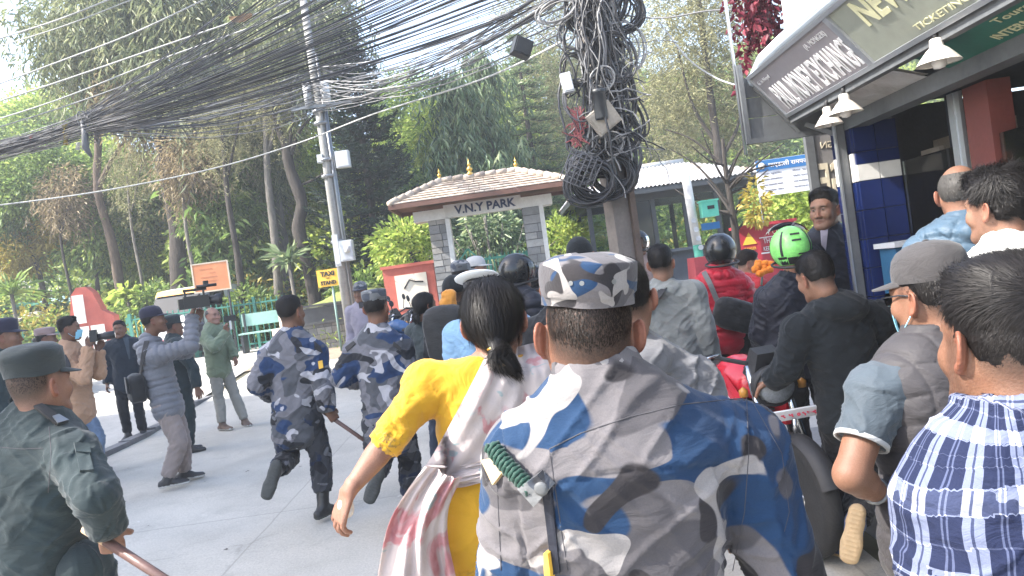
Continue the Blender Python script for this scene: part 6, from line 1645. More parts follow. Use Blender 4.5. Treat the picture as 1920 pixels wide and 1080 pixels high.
person('officer in dark green uniform and cap behind the cameraman', 9.4, (326, 612), 58, skin=SKIN_D, ov=dict(wrR=(370, 728, -.2), elR=(362, 690, -.15)), top=dict(m=M_police, collar=.04, fold=.014, th=.016, hem=.22, vox=.012), bottom=dict(m=M_police, fold=.016), shoes=dict(m=M_boot, shaft=.18), hair=dict(style='crop'), hat=dict(kind='soft', m=M_polcap), hands={'L': {}, 'R': {}})
gn = person('man in sage green sweater and pale trousers filming with a phone', 10.7, (399, 592), 112,
    ov=dict(shR=(383, 632, -.15), elR=(402, 652, -.3), wrR=(424, 622, -.1), elL=(432, 650, .1), wrL=(440, 672, .0), knR=(410, 745, 0), anR=(417, 796, -.05), knL=(440, 740, .1), anL=(459, 788, .1)), hrot=(8, 0, 0), skin=(.33, .19, .14), top=dict(m=M_sage, fold=.016, th=.02, hem=.16, vox=.012, collar=.02), bottom=dict(m=M_stone_t, fold=.016), shoes=dict(m=mat('brown_sandal', (.12, .08, .06), .7, .3), sole=M_sole),
    hair=dict(style='bald', m=M_hairg, n=400, w=.003), hands={'L': {}, 'R': dict(dir=(.3, .3, 1), palm=(.2, .9, 0), curl=40)})
person('man in a dark peaked cap cut by the left edge', 6.6, (12, 632), 70, skin=SKIN_D, top=dict(m=M_police, collar=.04, fold=.012, th=.014, vox=.01), bottom=dict(m=M_police), shoes=dict(m=M_boot, shaft=.18), hat=dict(kind='soft', m=M_capn), hair=dict(style='crop'), hands={})
person('man in dusty pink cap and grey trousers behind the photographer', 9.0, (88, 636), 75, skin=SKIN_D, top=dict(m=M_blkt, fold=.012, th=.014, vox=.012), bottom=dict(m=fabric('grey_trousers', (.12, .12, .12))), shoes=dict(m=M_shoeb, sole=M_sole), hat=dict(kind='patrol', m=M_pink), hair=dict(style='crop'), hands={'L': {}, 'R': {}})
lv = person('man in lavender-grey coat, black tie and patterned cap beside the concrete pole', 10.2, (676, 549), 195, skin=SKIN_D, top=dict(m=M_lav, fold=.012, th=.018, collar=.04, vox=.012), bottom=dict(m=M_blkt), shoes=dict(m=M_shoeb), hat=dict(kind='ball', m=M_camocapf, m2=M_capn), hair=dict(style='crop'), hands={'L': {}, 'R': {}})
# ================================================================== what people wear over their clothes, carry and ride
def hp(res, x, y, z): return res['HM'] @ Vector((x, y, z))
def face_mask(res, m=M_mask):
    q = MB(); V = []; n = 12
    for i in range(n + 1):
        x = -.066 + .132 * i / n
        for j in range(6):
            z = -.02 - .095 * j / 5; y = .112 - 9.2 * x * x - .018 * (j / 5) ** 2 + .012 * math.exp(-(x / .02) ** 2) * (1 - j / 5) + .002 * math.sin(j * 3.1)
            V.append((x, y, z))
    F = [(i * 6 + j, i * 6 + j + 1, (i + 1) * 6 + j + 1, (i + 1) * 6 + j) for i in range(n) for j in range(5)]
    q.add(V, F, 0, True); q.add([(x * .97, y - .003, z) for x, y, z in V], [f[::-1] for f in F], 0, True)
    for s in (-1, 1):
        for z in (-.09,): q.tube([(s * .066, .073, z), (s * .077, .035, z * .6 - .025), (s * .084, .0, -.042)], .0016, 5)
    xform(q, res['HM']).build('face_mask', m, res['o'])
def glasses(res):
    q = MB()
    for s in (-1, 1):
        q.tube([(s * .082, -.02, .01), (s * .08, .03, .016), (s * .072, .095, .012)], .0025, 5)
        V = [(s * (.035 + .026 * math.cos(a)), .108 - .012 * abs(math.cos(a)), .004 + .019 * math.sin(a)) for a in np.linspace(0, 6.283, 14)[:-1]]; q.add(V, [tuple(range(13))]); q.add([(x, y - .003, z) for x, y, z in V], [tuple(range(12, -1, -1))])
    q.tube([(-.012, .112, .01), (.012, .112, .01)], .002, 5)
    xform(q, res['HM']).build('sunglasses', M_helmv, res['o'])
face_mask(gc_); glasses(gc_); face_mask(ph)
M_strapm = mat('black_webbing', (.014, .014, .016), .7, .2)
M_badge = mat('tan_rank_badge', (.5, .36, .2), .8, .12)
M_metal = mat('brushed_clip', (.2, .21, .22), .35, .12, 6, .1, 40, .75)
M_cord = fabric('green_lanyard', (.01, .045, .032), .6, .2)

# --- foreground soldier: dark navy strip, rolled green lanyard, clip, badges (all his own gear)
def fgl(u, v, dd): return Vector(fg['loc'](P(u, v, 1.40 + dd)))
def surf(res, u, v, lift=.006):
    """point on the figure's clothing seen at a picture position, in the figure's frame"""
    import mathutils
    if 'bvh' not in res:
        res['bvh'] = []
        for ob in res['garments']:
            bm_ = bmesh.new(); bm_.from_mesh(ob.data); res['bvh'].append(mathutils.bvhtree.BVHTree.FromBMesh(bm_)); bm_.free()
    o_ = Vector(res['loc'](CAMP)); t_ = Vector(res['loc'](P(u, v, 10.0))); dr = (t_ - o_).normalized(); best = None
    for b_ in res['bvh']:
        h = b_.ray_cast(o_, dr)
        if h[0] is not None and (best is None or h[3] < best[1][3]): best = (h[0], h)
    if best is None: p = P(u, v, res['d']); return Vector(res['loc'](p)), Vector((0, -1, 0))
    return best[0] + best[1][1] * lift, best[1][1]
J = fg['J']
path = [surf(fg, u, v, .01) for u, v in ((935, 842), (962, 868), (990, 893), (1018, 918))]
if all((a[0] - b_[0]).length < .12 for a, b_ in zip(path[:-1], path[1:])):
    q = MB(); pts = []; 
    for i in range(90):
        t_ = i / 89 * 3; k_ = min(2, int(t_)); c_ = path[k_][0].lerp(path[k_ + 1][0], t_ - k_); nrm = path[k_][1].lerp(path[k_ + 1][1], t_ - k_).normalized(); tg = (path[k_ + 1][0] - path[k_][0]).normalized(); bi = tg.cross(nrm)
        a = i * .95; pts.append(c_ + nrm * (.012 + .012 * math.cos(a)) + bi * .013 * math.sin(a))
    q.tube(pts, .0042, 6); q.tube([p[0] + p[1] * .011 for p in path], .011, 8); q.build('lanyard', M_cord, fg['o'])
a_, b2 = surf(fg, 1000, 905, .012), surf(fg, 1040, 945, .012)
def patch(res, name, uv, m, lift=.004, th=.005, n=6, label=None):
    """a sewn or clipped piece whose four corners (in picture positions) lie on the cloth"""
    V = []; N_ = []
    for i in range(n + 1):
        for j in range(n + 1):
            s_, t_ = i / n, j / n; u = (uv[0][0] * (1 - s_) + uv[1][0] * s_) * (1 - t_) + (uv[3][0] * (1 - s_) + uv[2][0] * s_) * t_; v_ = (uv[0][1] * (1 - s_) + uv[1][1] * s_) * (1 - t_) + (uv[3][1] * (1 - s_) + uv[2][1] * s_) * t_
            p, nn = surf(res, u, v_, 0); V.append(p); N_.append(nn)
    nm_ = sum(N_, Vector()).normalized(); top = [p + nm_ * (lift + th) for p in V]; bot = [p + nm_ * (lift * .2) for p in V]; k_ = n + 1
    F = [(i * k_ + j, (i + 1) * k_ + j, (i + 1) * k_ + j + 1, i * k_ + j + 1) for i in range(n) for j in range(n)]
    m0 = len(V); ring = [i * k_ for i in range(k_)] + [n * k_ + j for j in range(1, k_)] + [i * k_ + n for i in range(n - 1, -1, -1)] + [j for j in range(n - 1, 0, -1)]
    q = MB(); q.add(top, F, 0, True); q.add(bot, [f[::-1] for f in F]); q.add([top[i] for i in ring] + [bot[i] for i in ring], [(i, (i + 1) % len(ring), (i + 1) % len(ring) + len(ring), i + len(ring)) for i in range(len(ring))])
    o = q.build(name, m, res['o']); 
    if label: o['label'] = label
    return o
patch(fg, 'clip', ((982, 905), (1018, 880), (1042, 905), (1012, 938)), M_camocapf, .012, .02)
p, nn = surf(fg, 1026, 900, .034); q = MB(); q.lathe([(0, 0), (.011, 0), (.012, .004), (.006, .006), (0, .006)], p, 14, rot=nn.to_track_quat('Z', 'Y').to_matrix()); q.build('snap_button', M_dkmetal, fg['o'])
patch(fg, 'navy_strip', ((1020, 925), (1036, 912), (1052, 1072), (1038, 1075)), M_navyj, .004, .003, 8)  # narrow dark navy strip running down the left of the back
patch(fg, 'rank_badge', ((908, 862), (938, 856), (952, 880), (930, 908)), M_badge, .004, .006)
patch(fg, 'yellow_piping', ((1028, 1030), (1036, 1030), (1042, 1079), (1030, 1079)), M_yel, .012, .004, 4)
for (u, v) in ((1046, 531), (1076, 527), (1140, 530)):
    pass
for a in (-158, -170, -205):   # vent eyelets on the cap's back
    q = MB(); p = Vector((.0905 * math.sin(R(a)), -.012 + .1105 * math.cos(R(a)), .1)); q.lathe([(.0018, 0), (.0042, 0), (.0042, .0012), (.0018, .0012)], p, 12, smooth=False, rot=Vector((math.sin(R(a)), math.cos(R(a)), 0)).to_track_quat('Z', 'Y').to_matrix()); xform(q, fg['HM']).build('eyelet', M_metal, fg['o'])
def seam(res, name, uv, r, m, lift=.001, n=14):
    pts = []
    for i in range(len(uv) - 1):
        for k_ in range(n):
            t_ = k_ / n; p, nn = surf(res, uv[i][0] + (uv[i + 1][0] - uv[i][0]) * t_, uv[i][1] + (uv[i + 1][1] - uv[i][1]) * t_, lift)
            if not pts or (p - pts[-1]).length < .08: pts.append(p)
    if len(pts) > 2: q = MB(); q.tube(pts, r, 5); return q.build(name, m, res['o'])
M_thread = mat('dark_stitching', (.055, .053, .06), .9, .2)
seam(fg, 'yoke_seam', ((1030, 842), (1090, 812), (1180, 782), (1280, 758), (1400, 746)), .0011, M_thread, 0)
seam(fg, 'back_pleat', ((1030, 842), (1046, 950), (1066, 1079)), .001, M_thread, 0)
seam(fg, 'back_pleat', ((1400, 746), (1404, 850), (1396, 960), (1372, 1079)), .0008, M_thread, 0)
seam(fg, 'sleeve_seam', ((930, 850), (934, 950), (940, 1079)), .001, M_thread, 0)
seam(fg, 'sleeve_seam', ((1410, 752), (1466, 850), (1480, 960), (1470, 1000)), .0007, M_thread, 0)
seam(po, 'sleeve_seam', ((92, 800), (96, 850), (90, 930)), .0014, M_thread, 0)
seam(po, 'back_seam', ((-4, 838), (40, 842), (84, 840)), .0014, M_thread, 0)
patch(po, 'sleeve_pocket', ((140, 838), (166, 842), (176, 884), (150, 886)), M_police, .003, .008)
patch(po, 'pocket_flap', ((138, 834), (167, 838), (170, 854), (142, 852)), M_police, .012, .006, 4)
def collar_band(res, m, up_, h, rad, flare=.006, tilt=0.0):
    NB, HC = Vector(res['J']['neck']), Vector(res['J']['head']); up = (HC - NB).normalized(); sx = Vector((1, 0, 0)); sx = (sx - up * sx.dot(up)).normalized(); sy = up.cross(sx); q = MB(); V = []; k_ = 36
    for dz, r_ in ((0, rad + flare), (h * .5, rad + flare * .8), (h, rad), (h + .003, rad - .003), (h, rad - .006), (.0, rad - .004)):
        for j in range(k_):
            a = 2 * math.pi * j / k_; V.append(NB + up * (up_ + dz + tilt * math.sin(a)) + (sx * math.cos(a) * 1.03 + sy * math.sin(a)) * (r_ + .0015 * math.sin(a * 5 + dz * 90)))
    q.add(V, [(i * k_ + j, i * k_ + (j + 1) % k_, (i + 1) * k_ + (j + 1) % k_, (i + 1) * k_ + j) for i in range(5) for j in range(k_)], 0, True); return q.build('collar', m, res['o'])
collar_band(fg, M_camocap, .03, .042, .074, .009)
# epaulettes of the officer and the runners
patch(po, 'epaulette', ((62, 765), (78, 760), (126, 792), (104, 798)), M_strapm, .006, .006)
patch(po, 'epaulette_slide', ((96, 786), (108, 782), (127, 793), (106, 799)), M_metal, .012, .004, 3)
for rs, e_ in ((sa, (((588, 640), (600, 650), (604, 662), (590, 655)),)), (sb, (((648, 652), (664, 640), (668, 645), (652, 660)), ((738, 640), (752, 652), (752, 660), (736, 648))))):
    for uv in e_: patch(rs, 'epaulette', uv, M_strapm, .004, .006, 3)
patch(sa, 'sleeve_badge', ((596, 678), (604, 676), (606, 690), (598, 692)), M_yel, .004, .004, 2)
# woman: hair tie, earring, crumpled tissue
q = MB(); q.tube([Vector((.012 + .03 * math.cos(a), -.132 + .02 * math.sin(a) * .6, -.088 + .02 * math.sin(a))) for a in np.linspace(0, 6.283, 16)], .008, 7); xform(q, wm['HM']).build('hair_tie', mat('gold_brown_scrunchie', (.3, .2, .1), .5, .3), wm['o'])
q = MB(); q.tube([Vector((-.02, -.128, -.062)), Vector((-.01, -.136, -.058)), Vector((.0, -.137, -.066))], .004, 6); xform(q, wm['HM']).build('hair_pin', M_gold, wm['o'])
t_ = blob('tissue', P(648, 952, 1.95), (.016, .012, .02), M_shirt, None, 2.2, None, .008, .003, 4); tag(t_, 'crumpled white tissue held in the woman\'s hand', 'tissue')

# --- the scarf: two lengths of thin floral cloth with folds
M_scarf, t, b = nodes('floral_chiffon')
v = coords(t, 'Object', (1, 1, .8)); base = ramp(t, noise(t, v, 6, 3), [(.3, (.47, .39, .375)), (.7, (.58, .52, .5))])
pk = ramp(t, noise(t, coords(t, 'Object', (1, 1, .8), (0, 0, 0), (3.3, 1, .4)), 7.5, 3, .55, 1.4), [(.54, 0), (.61, 1)]); pv = ramp(t, noise(t, v, 40, 3), [(.3, (.4, .1, .12)), (.7, (.55, .25, .26))])
c = mixc(t, math_(t, 'MULTIPLY', pk, .8), base, pv)
lf_ = ramp(t, noise(t, coords(t, 'Object', (1, 1, 2.2), (0, .7, 0), (9, 4, 2)), 11, 2, .5, .8), [(.64, 0), (.67, 1)]); c = mixc(t, math_(t, 'MULTIPLY', lf_, .65), c, (.2, .36, .38))
t.links.new(c, b.inputs['Base Color']); b.inputs['Roughness'].default_value = .85
tr = t.nodes.new('ShaderNodeBsdfTranslucent'); mx = t.nodes.new('ShaderNodeMixShader'); mx.inputs[0].default_value = .25; t.links.new(c, tr.inputs['Color']); t.links.new(b.outputs[0], mx.inputs[1]); t.links.new(tr.outputs[0], mx.inputs[2]); t.links.new(mx.outputs[0], t.nodes['Material Output'].inputs[0])
bump(t, b, noise(t, coords(t, 'Object', (1, 1, 1)), 55, 4), .25, .01)
def drape(rows, nu, nv, amp, freq, seed, res=None, lift=.02, twist=0.0):
    """rows of (left, right) picture positions with depth; lies on the figure where it can"""
    rows = [((a[0], a[1], a[2]), (b_[0], b_[1], b_[2])) for a, b_ in rows]; n = len(rows); L_, R_ = [], []
    def cr(a, b_, c, e_, t_): return tuple(.5 * (2 * q[1] + (q[2] - q[0]) * t_ + (2 * q[0] - 5 * q[1] + 4 * q[2] - q[3]) * t_ * t_ + (3 * q[1] - q[0] - 3 * q[2] + q[3]) * t_ ** 3) for q in zip(a, b_, c, e_))
    V = []; r_ = random.Random(seed); ph = [r_.uniform(0, 6.28) for _ in range(8)]
    for i in range(nv + 1):
        f_ = i / nv * (n - 1); k_ = min(n - 2, int(f_)); t_ = f_ - k_; g = lambda s_: cr(rows[max(k_ - 1, 0)][s_], rows[k_][s_], rows[k_ + 1][s_], rows[min(k_ + 2, n - 1)][s_], t_)
        a, b_ = g(0), g(1)
        for j in range(nu + 1):
            u_ = j / nu; uu, vv, dd = (a[q] * (1 - u_) + b_[q] * u_ for q in range(3)); base_ = P(uu, vv, dd)
            if res is not None:
                p, nn = surf(res, uu, vv, lift); w_ = res['o'].matrix_world @ p if False else res['base'] + Matrix.Rotation(res['o'].rotation_euler.z, 3, 'Z') @ p
                dep = (w_ - CAMP).dot(FWD)
                if abs(dep - dd) < .16: base_ = P(uu, vv, min(dep, dd + .06) if dep < dd + .06 else dd)
            fo = amp * (math.sin(freq * u_ + ph[0] + 1.3 * math.sin(i / nv * 3 + ph[1])) + .5 * math.sin(freq * 2.3 * u_ + ph[2] - i / nv * 4) + .35 * math.sin(freq * 4.1 * u_ + ph[3] + i / nv * 6)); V.append(base_ - FWD * (fo + amp))
    k_ = nu + 1; F = [(i * k_ + j, i * k_ + j + 1, (i + 1) * k_ + j + 1, (i + 1) * k_ + j) for i in range(nv) for j in range(nu)]
    return V, F
sco = P(930, 760, 2.1); scarf = empty('scarf', sco, 0, 'pale pink floral scarf draped across the woman\'s back and hanging at her hip', 'scarf')
for nm, rows, am, fq, sd, rs in (('draped_length', [((912, 664, 2.08), (1012, 640, 2.12)), ((886, 716, 2.02), (1062, 730, 2.1)), ((850, 784, 2.0), (1068, 812, 2.06)), ((814, 848, 2.0), (1040, 890, 2.04)), ((790, 884, 2.0), (960, 916, 2.02))], .008, 9, 2, wm),
                            ('hanging_length', [((798, 872, 1.97), (866, 896, 1.98)), ((764, 918, 1.95), (842, 950, 1.97)), ((732, 975, 1.94), (840, 1010, 1.97)), ((715, 1040, 1.93), (856, 1085, 1.97)), ((700, 1140, 1.93), (872, 1180, 1.97)), ((692, 1260, 1.95), (880, 1290, 1.97))], .016, 8, 5, None),
                            ('waist_length', [((800, 868, 2.0), (812, 905, 1.99)), ((850, 872, 2.0), (858, 914, 1.99)), ((910, 862, 2.02), (915, 902, 2.0)), ((985, 850, 2.06), (990, 896, 2.04))], .007, 9, 8, wm)):
    V, F = drape(rows, 40, 44, am, fq, sd, rs); V = [p - sco for p in V]
    q = MB(); q.add(V, F, 0, True); q.add([p + FWD * .004 for p in V], [f[::-1] for f in F], 0, True); q.build(nm, M_scarf, scarf)

# --- canes
M_cane = mat('dark_cane', (.11, .06, .05), .45, .25, 6, .15); M_caneg = mat('worn_cane_grip', (.42, .29, .18), .6, .2)
def cane(label, a, b_, r, grip=.0):
    a, b_ = Vector(a), Vector(b_); o = empty('cane', a, 0, label, 'cane', 'canes carried by uniformed men'); d_ = b_ - a
    q = MB(); q.tube([d_ * grip, d_ * .5, d_], [r, r * .95, r * .85], 10); q.build('shaft', M_cane, o)
    if grip: q = MB(); q.tube([Vector(), d_ * grip * .5, d_ * grip], [r * 1.12, r * 1.08, r], 10); q.build('grip', M_caneg, o)
cane('dark cane with a worn pale grip in the green-jacketed officer\'s hand', P(160, 990, 2.6), P(400, 1145, 2.45), .0165, .17)
cane('dark cane held by the bareheaded running soldier', P(563, 742, 6.0), P(688, 829, 5.75), .017)

# --- cameras and phone
M_camb = mat('camera_black', (.014, .014, .015), .4, .15)
c = P(176, 632, 8.3); o = empty('photo_camera', c, R(-68), 'black photo camera with long lens held up by the masked photographer', 'camera')
q = MB(); q.box((0, 0, 0), (.14, .07, .1)); q.box((0, 0, .06), (.06, .07, .035)); q.build('camera_body', M_camb, o)
q = MB(); q.tube([(0, .03, -.005), (0, .09, -.005), (0, .1, -.005), (0, .2, -.005)], [.036, .036, .042, .044], 16); q.build('lens', M_camb, o)
q = MB(); q.tube([(0, .2, -.005), (0, .204, -.005)], .036, 16); q.build('glass', M_dkglass, o)
c = P(368, 566, 7.6); o = empty('video_camera', c, R(-62), 'black shoulder video camera held overhead by the grey-jacketed cameraman', 'camera'); o.scale = (.85, .78, .85)
q = MB(); q.box((0, 0, 0), (.12, .3, .14)); q.box((0, -.17, -.01), (.1, .08, .12)); q.build('camera_body', M_camb, o)
q = MB(); q.tube([(0, .14, 0), (0, .22, 0), (0, .24, 0), (0, .3, 0)], [.05, .05, .065, .07], 14); q.build('lens', M_camb, o)
q = MB(); q.bar((0, -.12, .07), (0, -.12, .13), .025, .03); q.bar((0, .1, .07), (0, .1, .13), .025, .03); q.bar((0, -.14, .14), (0, .14, .14), .03, .03); q.build('handle', M_camb, o)
q = MB(); q.tube([(.05, .02, .17), (.05, .26, .17)], .018, 10); q.build('microphone', M_camb, o)
q = MB(); q.box((0, .14, .2), (.07, .06, .06)); q.build('lamp_head', M_camb, o)
q = MB(); q.box((-.065, -.02, .02), (.012, .12, .07)); q.build('side_panel', M_metal, o)
c = P(431, 600, 10.55); o = empty('phone', c, R(20), 'phone in a small grip held up by the man in the green sweater', 'phone')
q = MB(); q.box((0, 0, .02), (.16, .012, .085)); q.build('handset', M_camb, o); q = MB(); q.box((0, .0, -.07), (.03, .03, .12)); q.build('grip', M_white, o)
# --- bags and straps
def sloc(res, pts, lift=.008): return [surf(res, u, v, lift)[0] for u, v in pts]
def worn_strap(res, label, uv, width, m, name='bag_strap', lift=.008):
    pts = sloc(res, uv, lift); ok = [pts[0]] + [b_ for a, b_ in zip(pts[:-1], pts[1:]) if (b_ - a).length < .6]; J_ = res['J']; mid = (J_['pelvis'] + J_['neck']) / 2; return ribbon(name, ok, width, m, res['o'], mid)
def bag(label, c, size, rz, m, cat='bag', name='bag', flap=True, tilt=0, p=4.0):
    o = empty(name, c, rz, label, cat); blob('bag_body', (0, 0, 0), size, m, o, p, (0, tilt, 0), .008, min(size) / 5)
    if flap: q = MB(); q.box((0, -size[1] - .004, size[2] * .3), (size[0] * 1.7, .012, size[2] * 1.1), Matrix.Rotation(tilt, 3, 'Y')); q.build('flap', m, o)
    return o
worn_strap(tv, '', ((276, 640), (270, 665), (266, 690), (262, 712)), .05, M_strapm)
bag('black shoulder bag at the cameraman\'s hip', P(256, 728, 7.5), (.13, .08, .14), R(-60), M_bag)
worn_strap(gh, '', ((1258, 520), (1240, 548), (1225, 568), (1214, 588)), .05, M_strapm, lift=.02)
worn_strap(rj, '', ((1322, 512), (1332, 534), (1342, 556), (1352, 580)), .04, mat('grey_webbing', (.12, .12, .12), .7, .2), lift=.02)
bag('black messenger bag hanging on the red jacket', P(1384, 592, 5.98), (.19, .07, .12), R(-10), M_bag, flap=False, tilt=R(22), p=3.4)
q = bag('black backpack on the masked photographer\'s back', P(99, 690, 8.45), (.15, .11, .25), R(-62), M_bag, 'backpack', 'backpack', False, p=2.8)
worn_strap(ph, '', ((112, 658), (122, 672), (128, 690), (124, 712), (116, 730)), .05, M_strapm, lift=.012)
bag('black backpack worn by the hooded person beside the traffic policeman', P(838, 628, 5.45), (.15, .1, .21), R(-8), M_bag, 'backpack', 'backpack', False, p=4.0)
o = empty('face_covering', P(843, 566, 5.5), 0, 'orange cloth showing beside the dark hood by the gate pillar', 'cloth'); blob('cloth_fold', (0, 0, 0), (.055, .05, .09), fabric('orange_cloth', (.5, .22, .04)), o, 2.4, None, .02, .012)
# marigolds
o = empty('marigolds', P(1430, 508, 6.7), 0, 'bunch of orange marigolds held by the woman in red', 'flowers')
M_mari = mat('marigold_petals', (.75, .22, .01), .7, .25, 30, .6, 120)
for i in range(9):
    a = i * 2.4; r_ = .012 + .011 * math.sqrt(i) * 1.6
    fl_ = blob('flower', (r_ * math.cos(a) * 1.3, r_ * math.sin(a) * .6, .03 + r_ * math.sin(a) * .9), (.032, .03, .026), M_mari, o, 2.0, None, .01, .008, i)
q = MB(); q.tube([(0, 0, 0), (-.02, .02, -.12)], .01, 6); q.build('stem', L_lime if 'L_lime' in globals() else M_gpost, o)
# lime helmet: black lower shell, vents, lifted clear visor
HMg = gr['HM']
q = MB()
for i in range(4):
    a0, a1 = 118 + i * 32, 118 + i * 32 + 30
    V = []
    for a in np.linspace(a0, a1, 5):
        for z in (-.085, -.03 + .012 * math.sin(i * 2)): s_ = math.sqrt(max(.05, 1 - ((z - .02) / .145) ** 2)); V.append((.1305 * s_ * math.sin(R(a)), -.004 + .1575 * s_ * math.cos(R(a)), z))
    q.add(V, [(j * 2, j * 2 + 1, j * 2 + 3, j * 2 + 2) for j in range(4)], 0, True)
for s in (-1, 1):
    V = []
    for z in np.linspace(-.03, .13, 8):
        for a in (180 + s * 42, 180 + s * 50): s_ = math.sqrt(max(.02, 1 - ((z - .02) / .1435) ** 2)); V.append((.1295 * s_ * math.sin(R(a)), -.004 + .1565 * s_ * math.cos(R(a)), z))
    q.add(V, [(j * 2, j * 2 + 1, j * 2 + 3, j * 2 + 2)[::s] for j in range(7)], 0, True)
for z in (.06, .1):
    V = [(x, -.004 - .157 * math.sqrt(max(.02, 1 - ((zz - .02) / .1435) ** 2 - (x / .13) ** 2)), zz) for zz in (z, z + .012) for x in np.linspace(-.03, .03, 5)]
    q.add(V, [(j, j + 1, j + 6, j + 5) for j in range(4)], 0, True)
xform(q, HMg).build('helmet_trim', M_black, gr['o'])
q = MB(); V = []
for i in range(15):
    a = R(-80 + 160 * i / 14)
    for j in range(4): el = R(48 + 26 * j / 3); V.append((.15 * math.sin(a) * (1 - .05 * j), .02 + .165 * math.cos(a) * math.cos(el), .02 + .165 * math.sin(el) * (.62 + .45 * math.cos(a))))
q.add(V, [(i * 4 + j, i * 4 + j + 1, (i + 1) * 4 + j + 1, (i + 1) * 4 + j) for i in range(14) for j in range(3)], 0, True); xform(q, HMg).build('raised_visor', M_glass, gr['o'])
# wrist watch on the capped man's arm, tie on the lavender coat
W = Vector(gc_['J']['wrL']); E_ = Vector(gc_['J']['elL']); dr = (W - E_).normalized(); q = MB(); sd = dr.orthogonal().normalized(); n2 = dr.cross(sd)
q.tube([W - dr * .02 + (sd * math.cos(a) + n2 * math.sin(a)) * .031 for a in np.linspace(0, 6.283, 16)], .0055, 6, cap=False); q.build('watch', M_metal, gc_['o'])
q = MB(); p, nn = surf(lv, 678, 575, .004); q.box(p - Vector((0, 0, .1)), (.06, .015, .32)); q.build('tie', M_tie, lv['o'])
q = MB(); p, nn = surf(su, 236, 640, .004)
patch(su, 'shirt_front', ((231, 634), (241, 632), (244, 672), (242, 674)), M_slates, .004, .006, 4)
patch(fm, 'shirt_front', ((1538, 432), (1552, 430), (1548, 470), (1540, 460)), M_lav, .004, .006, 4)

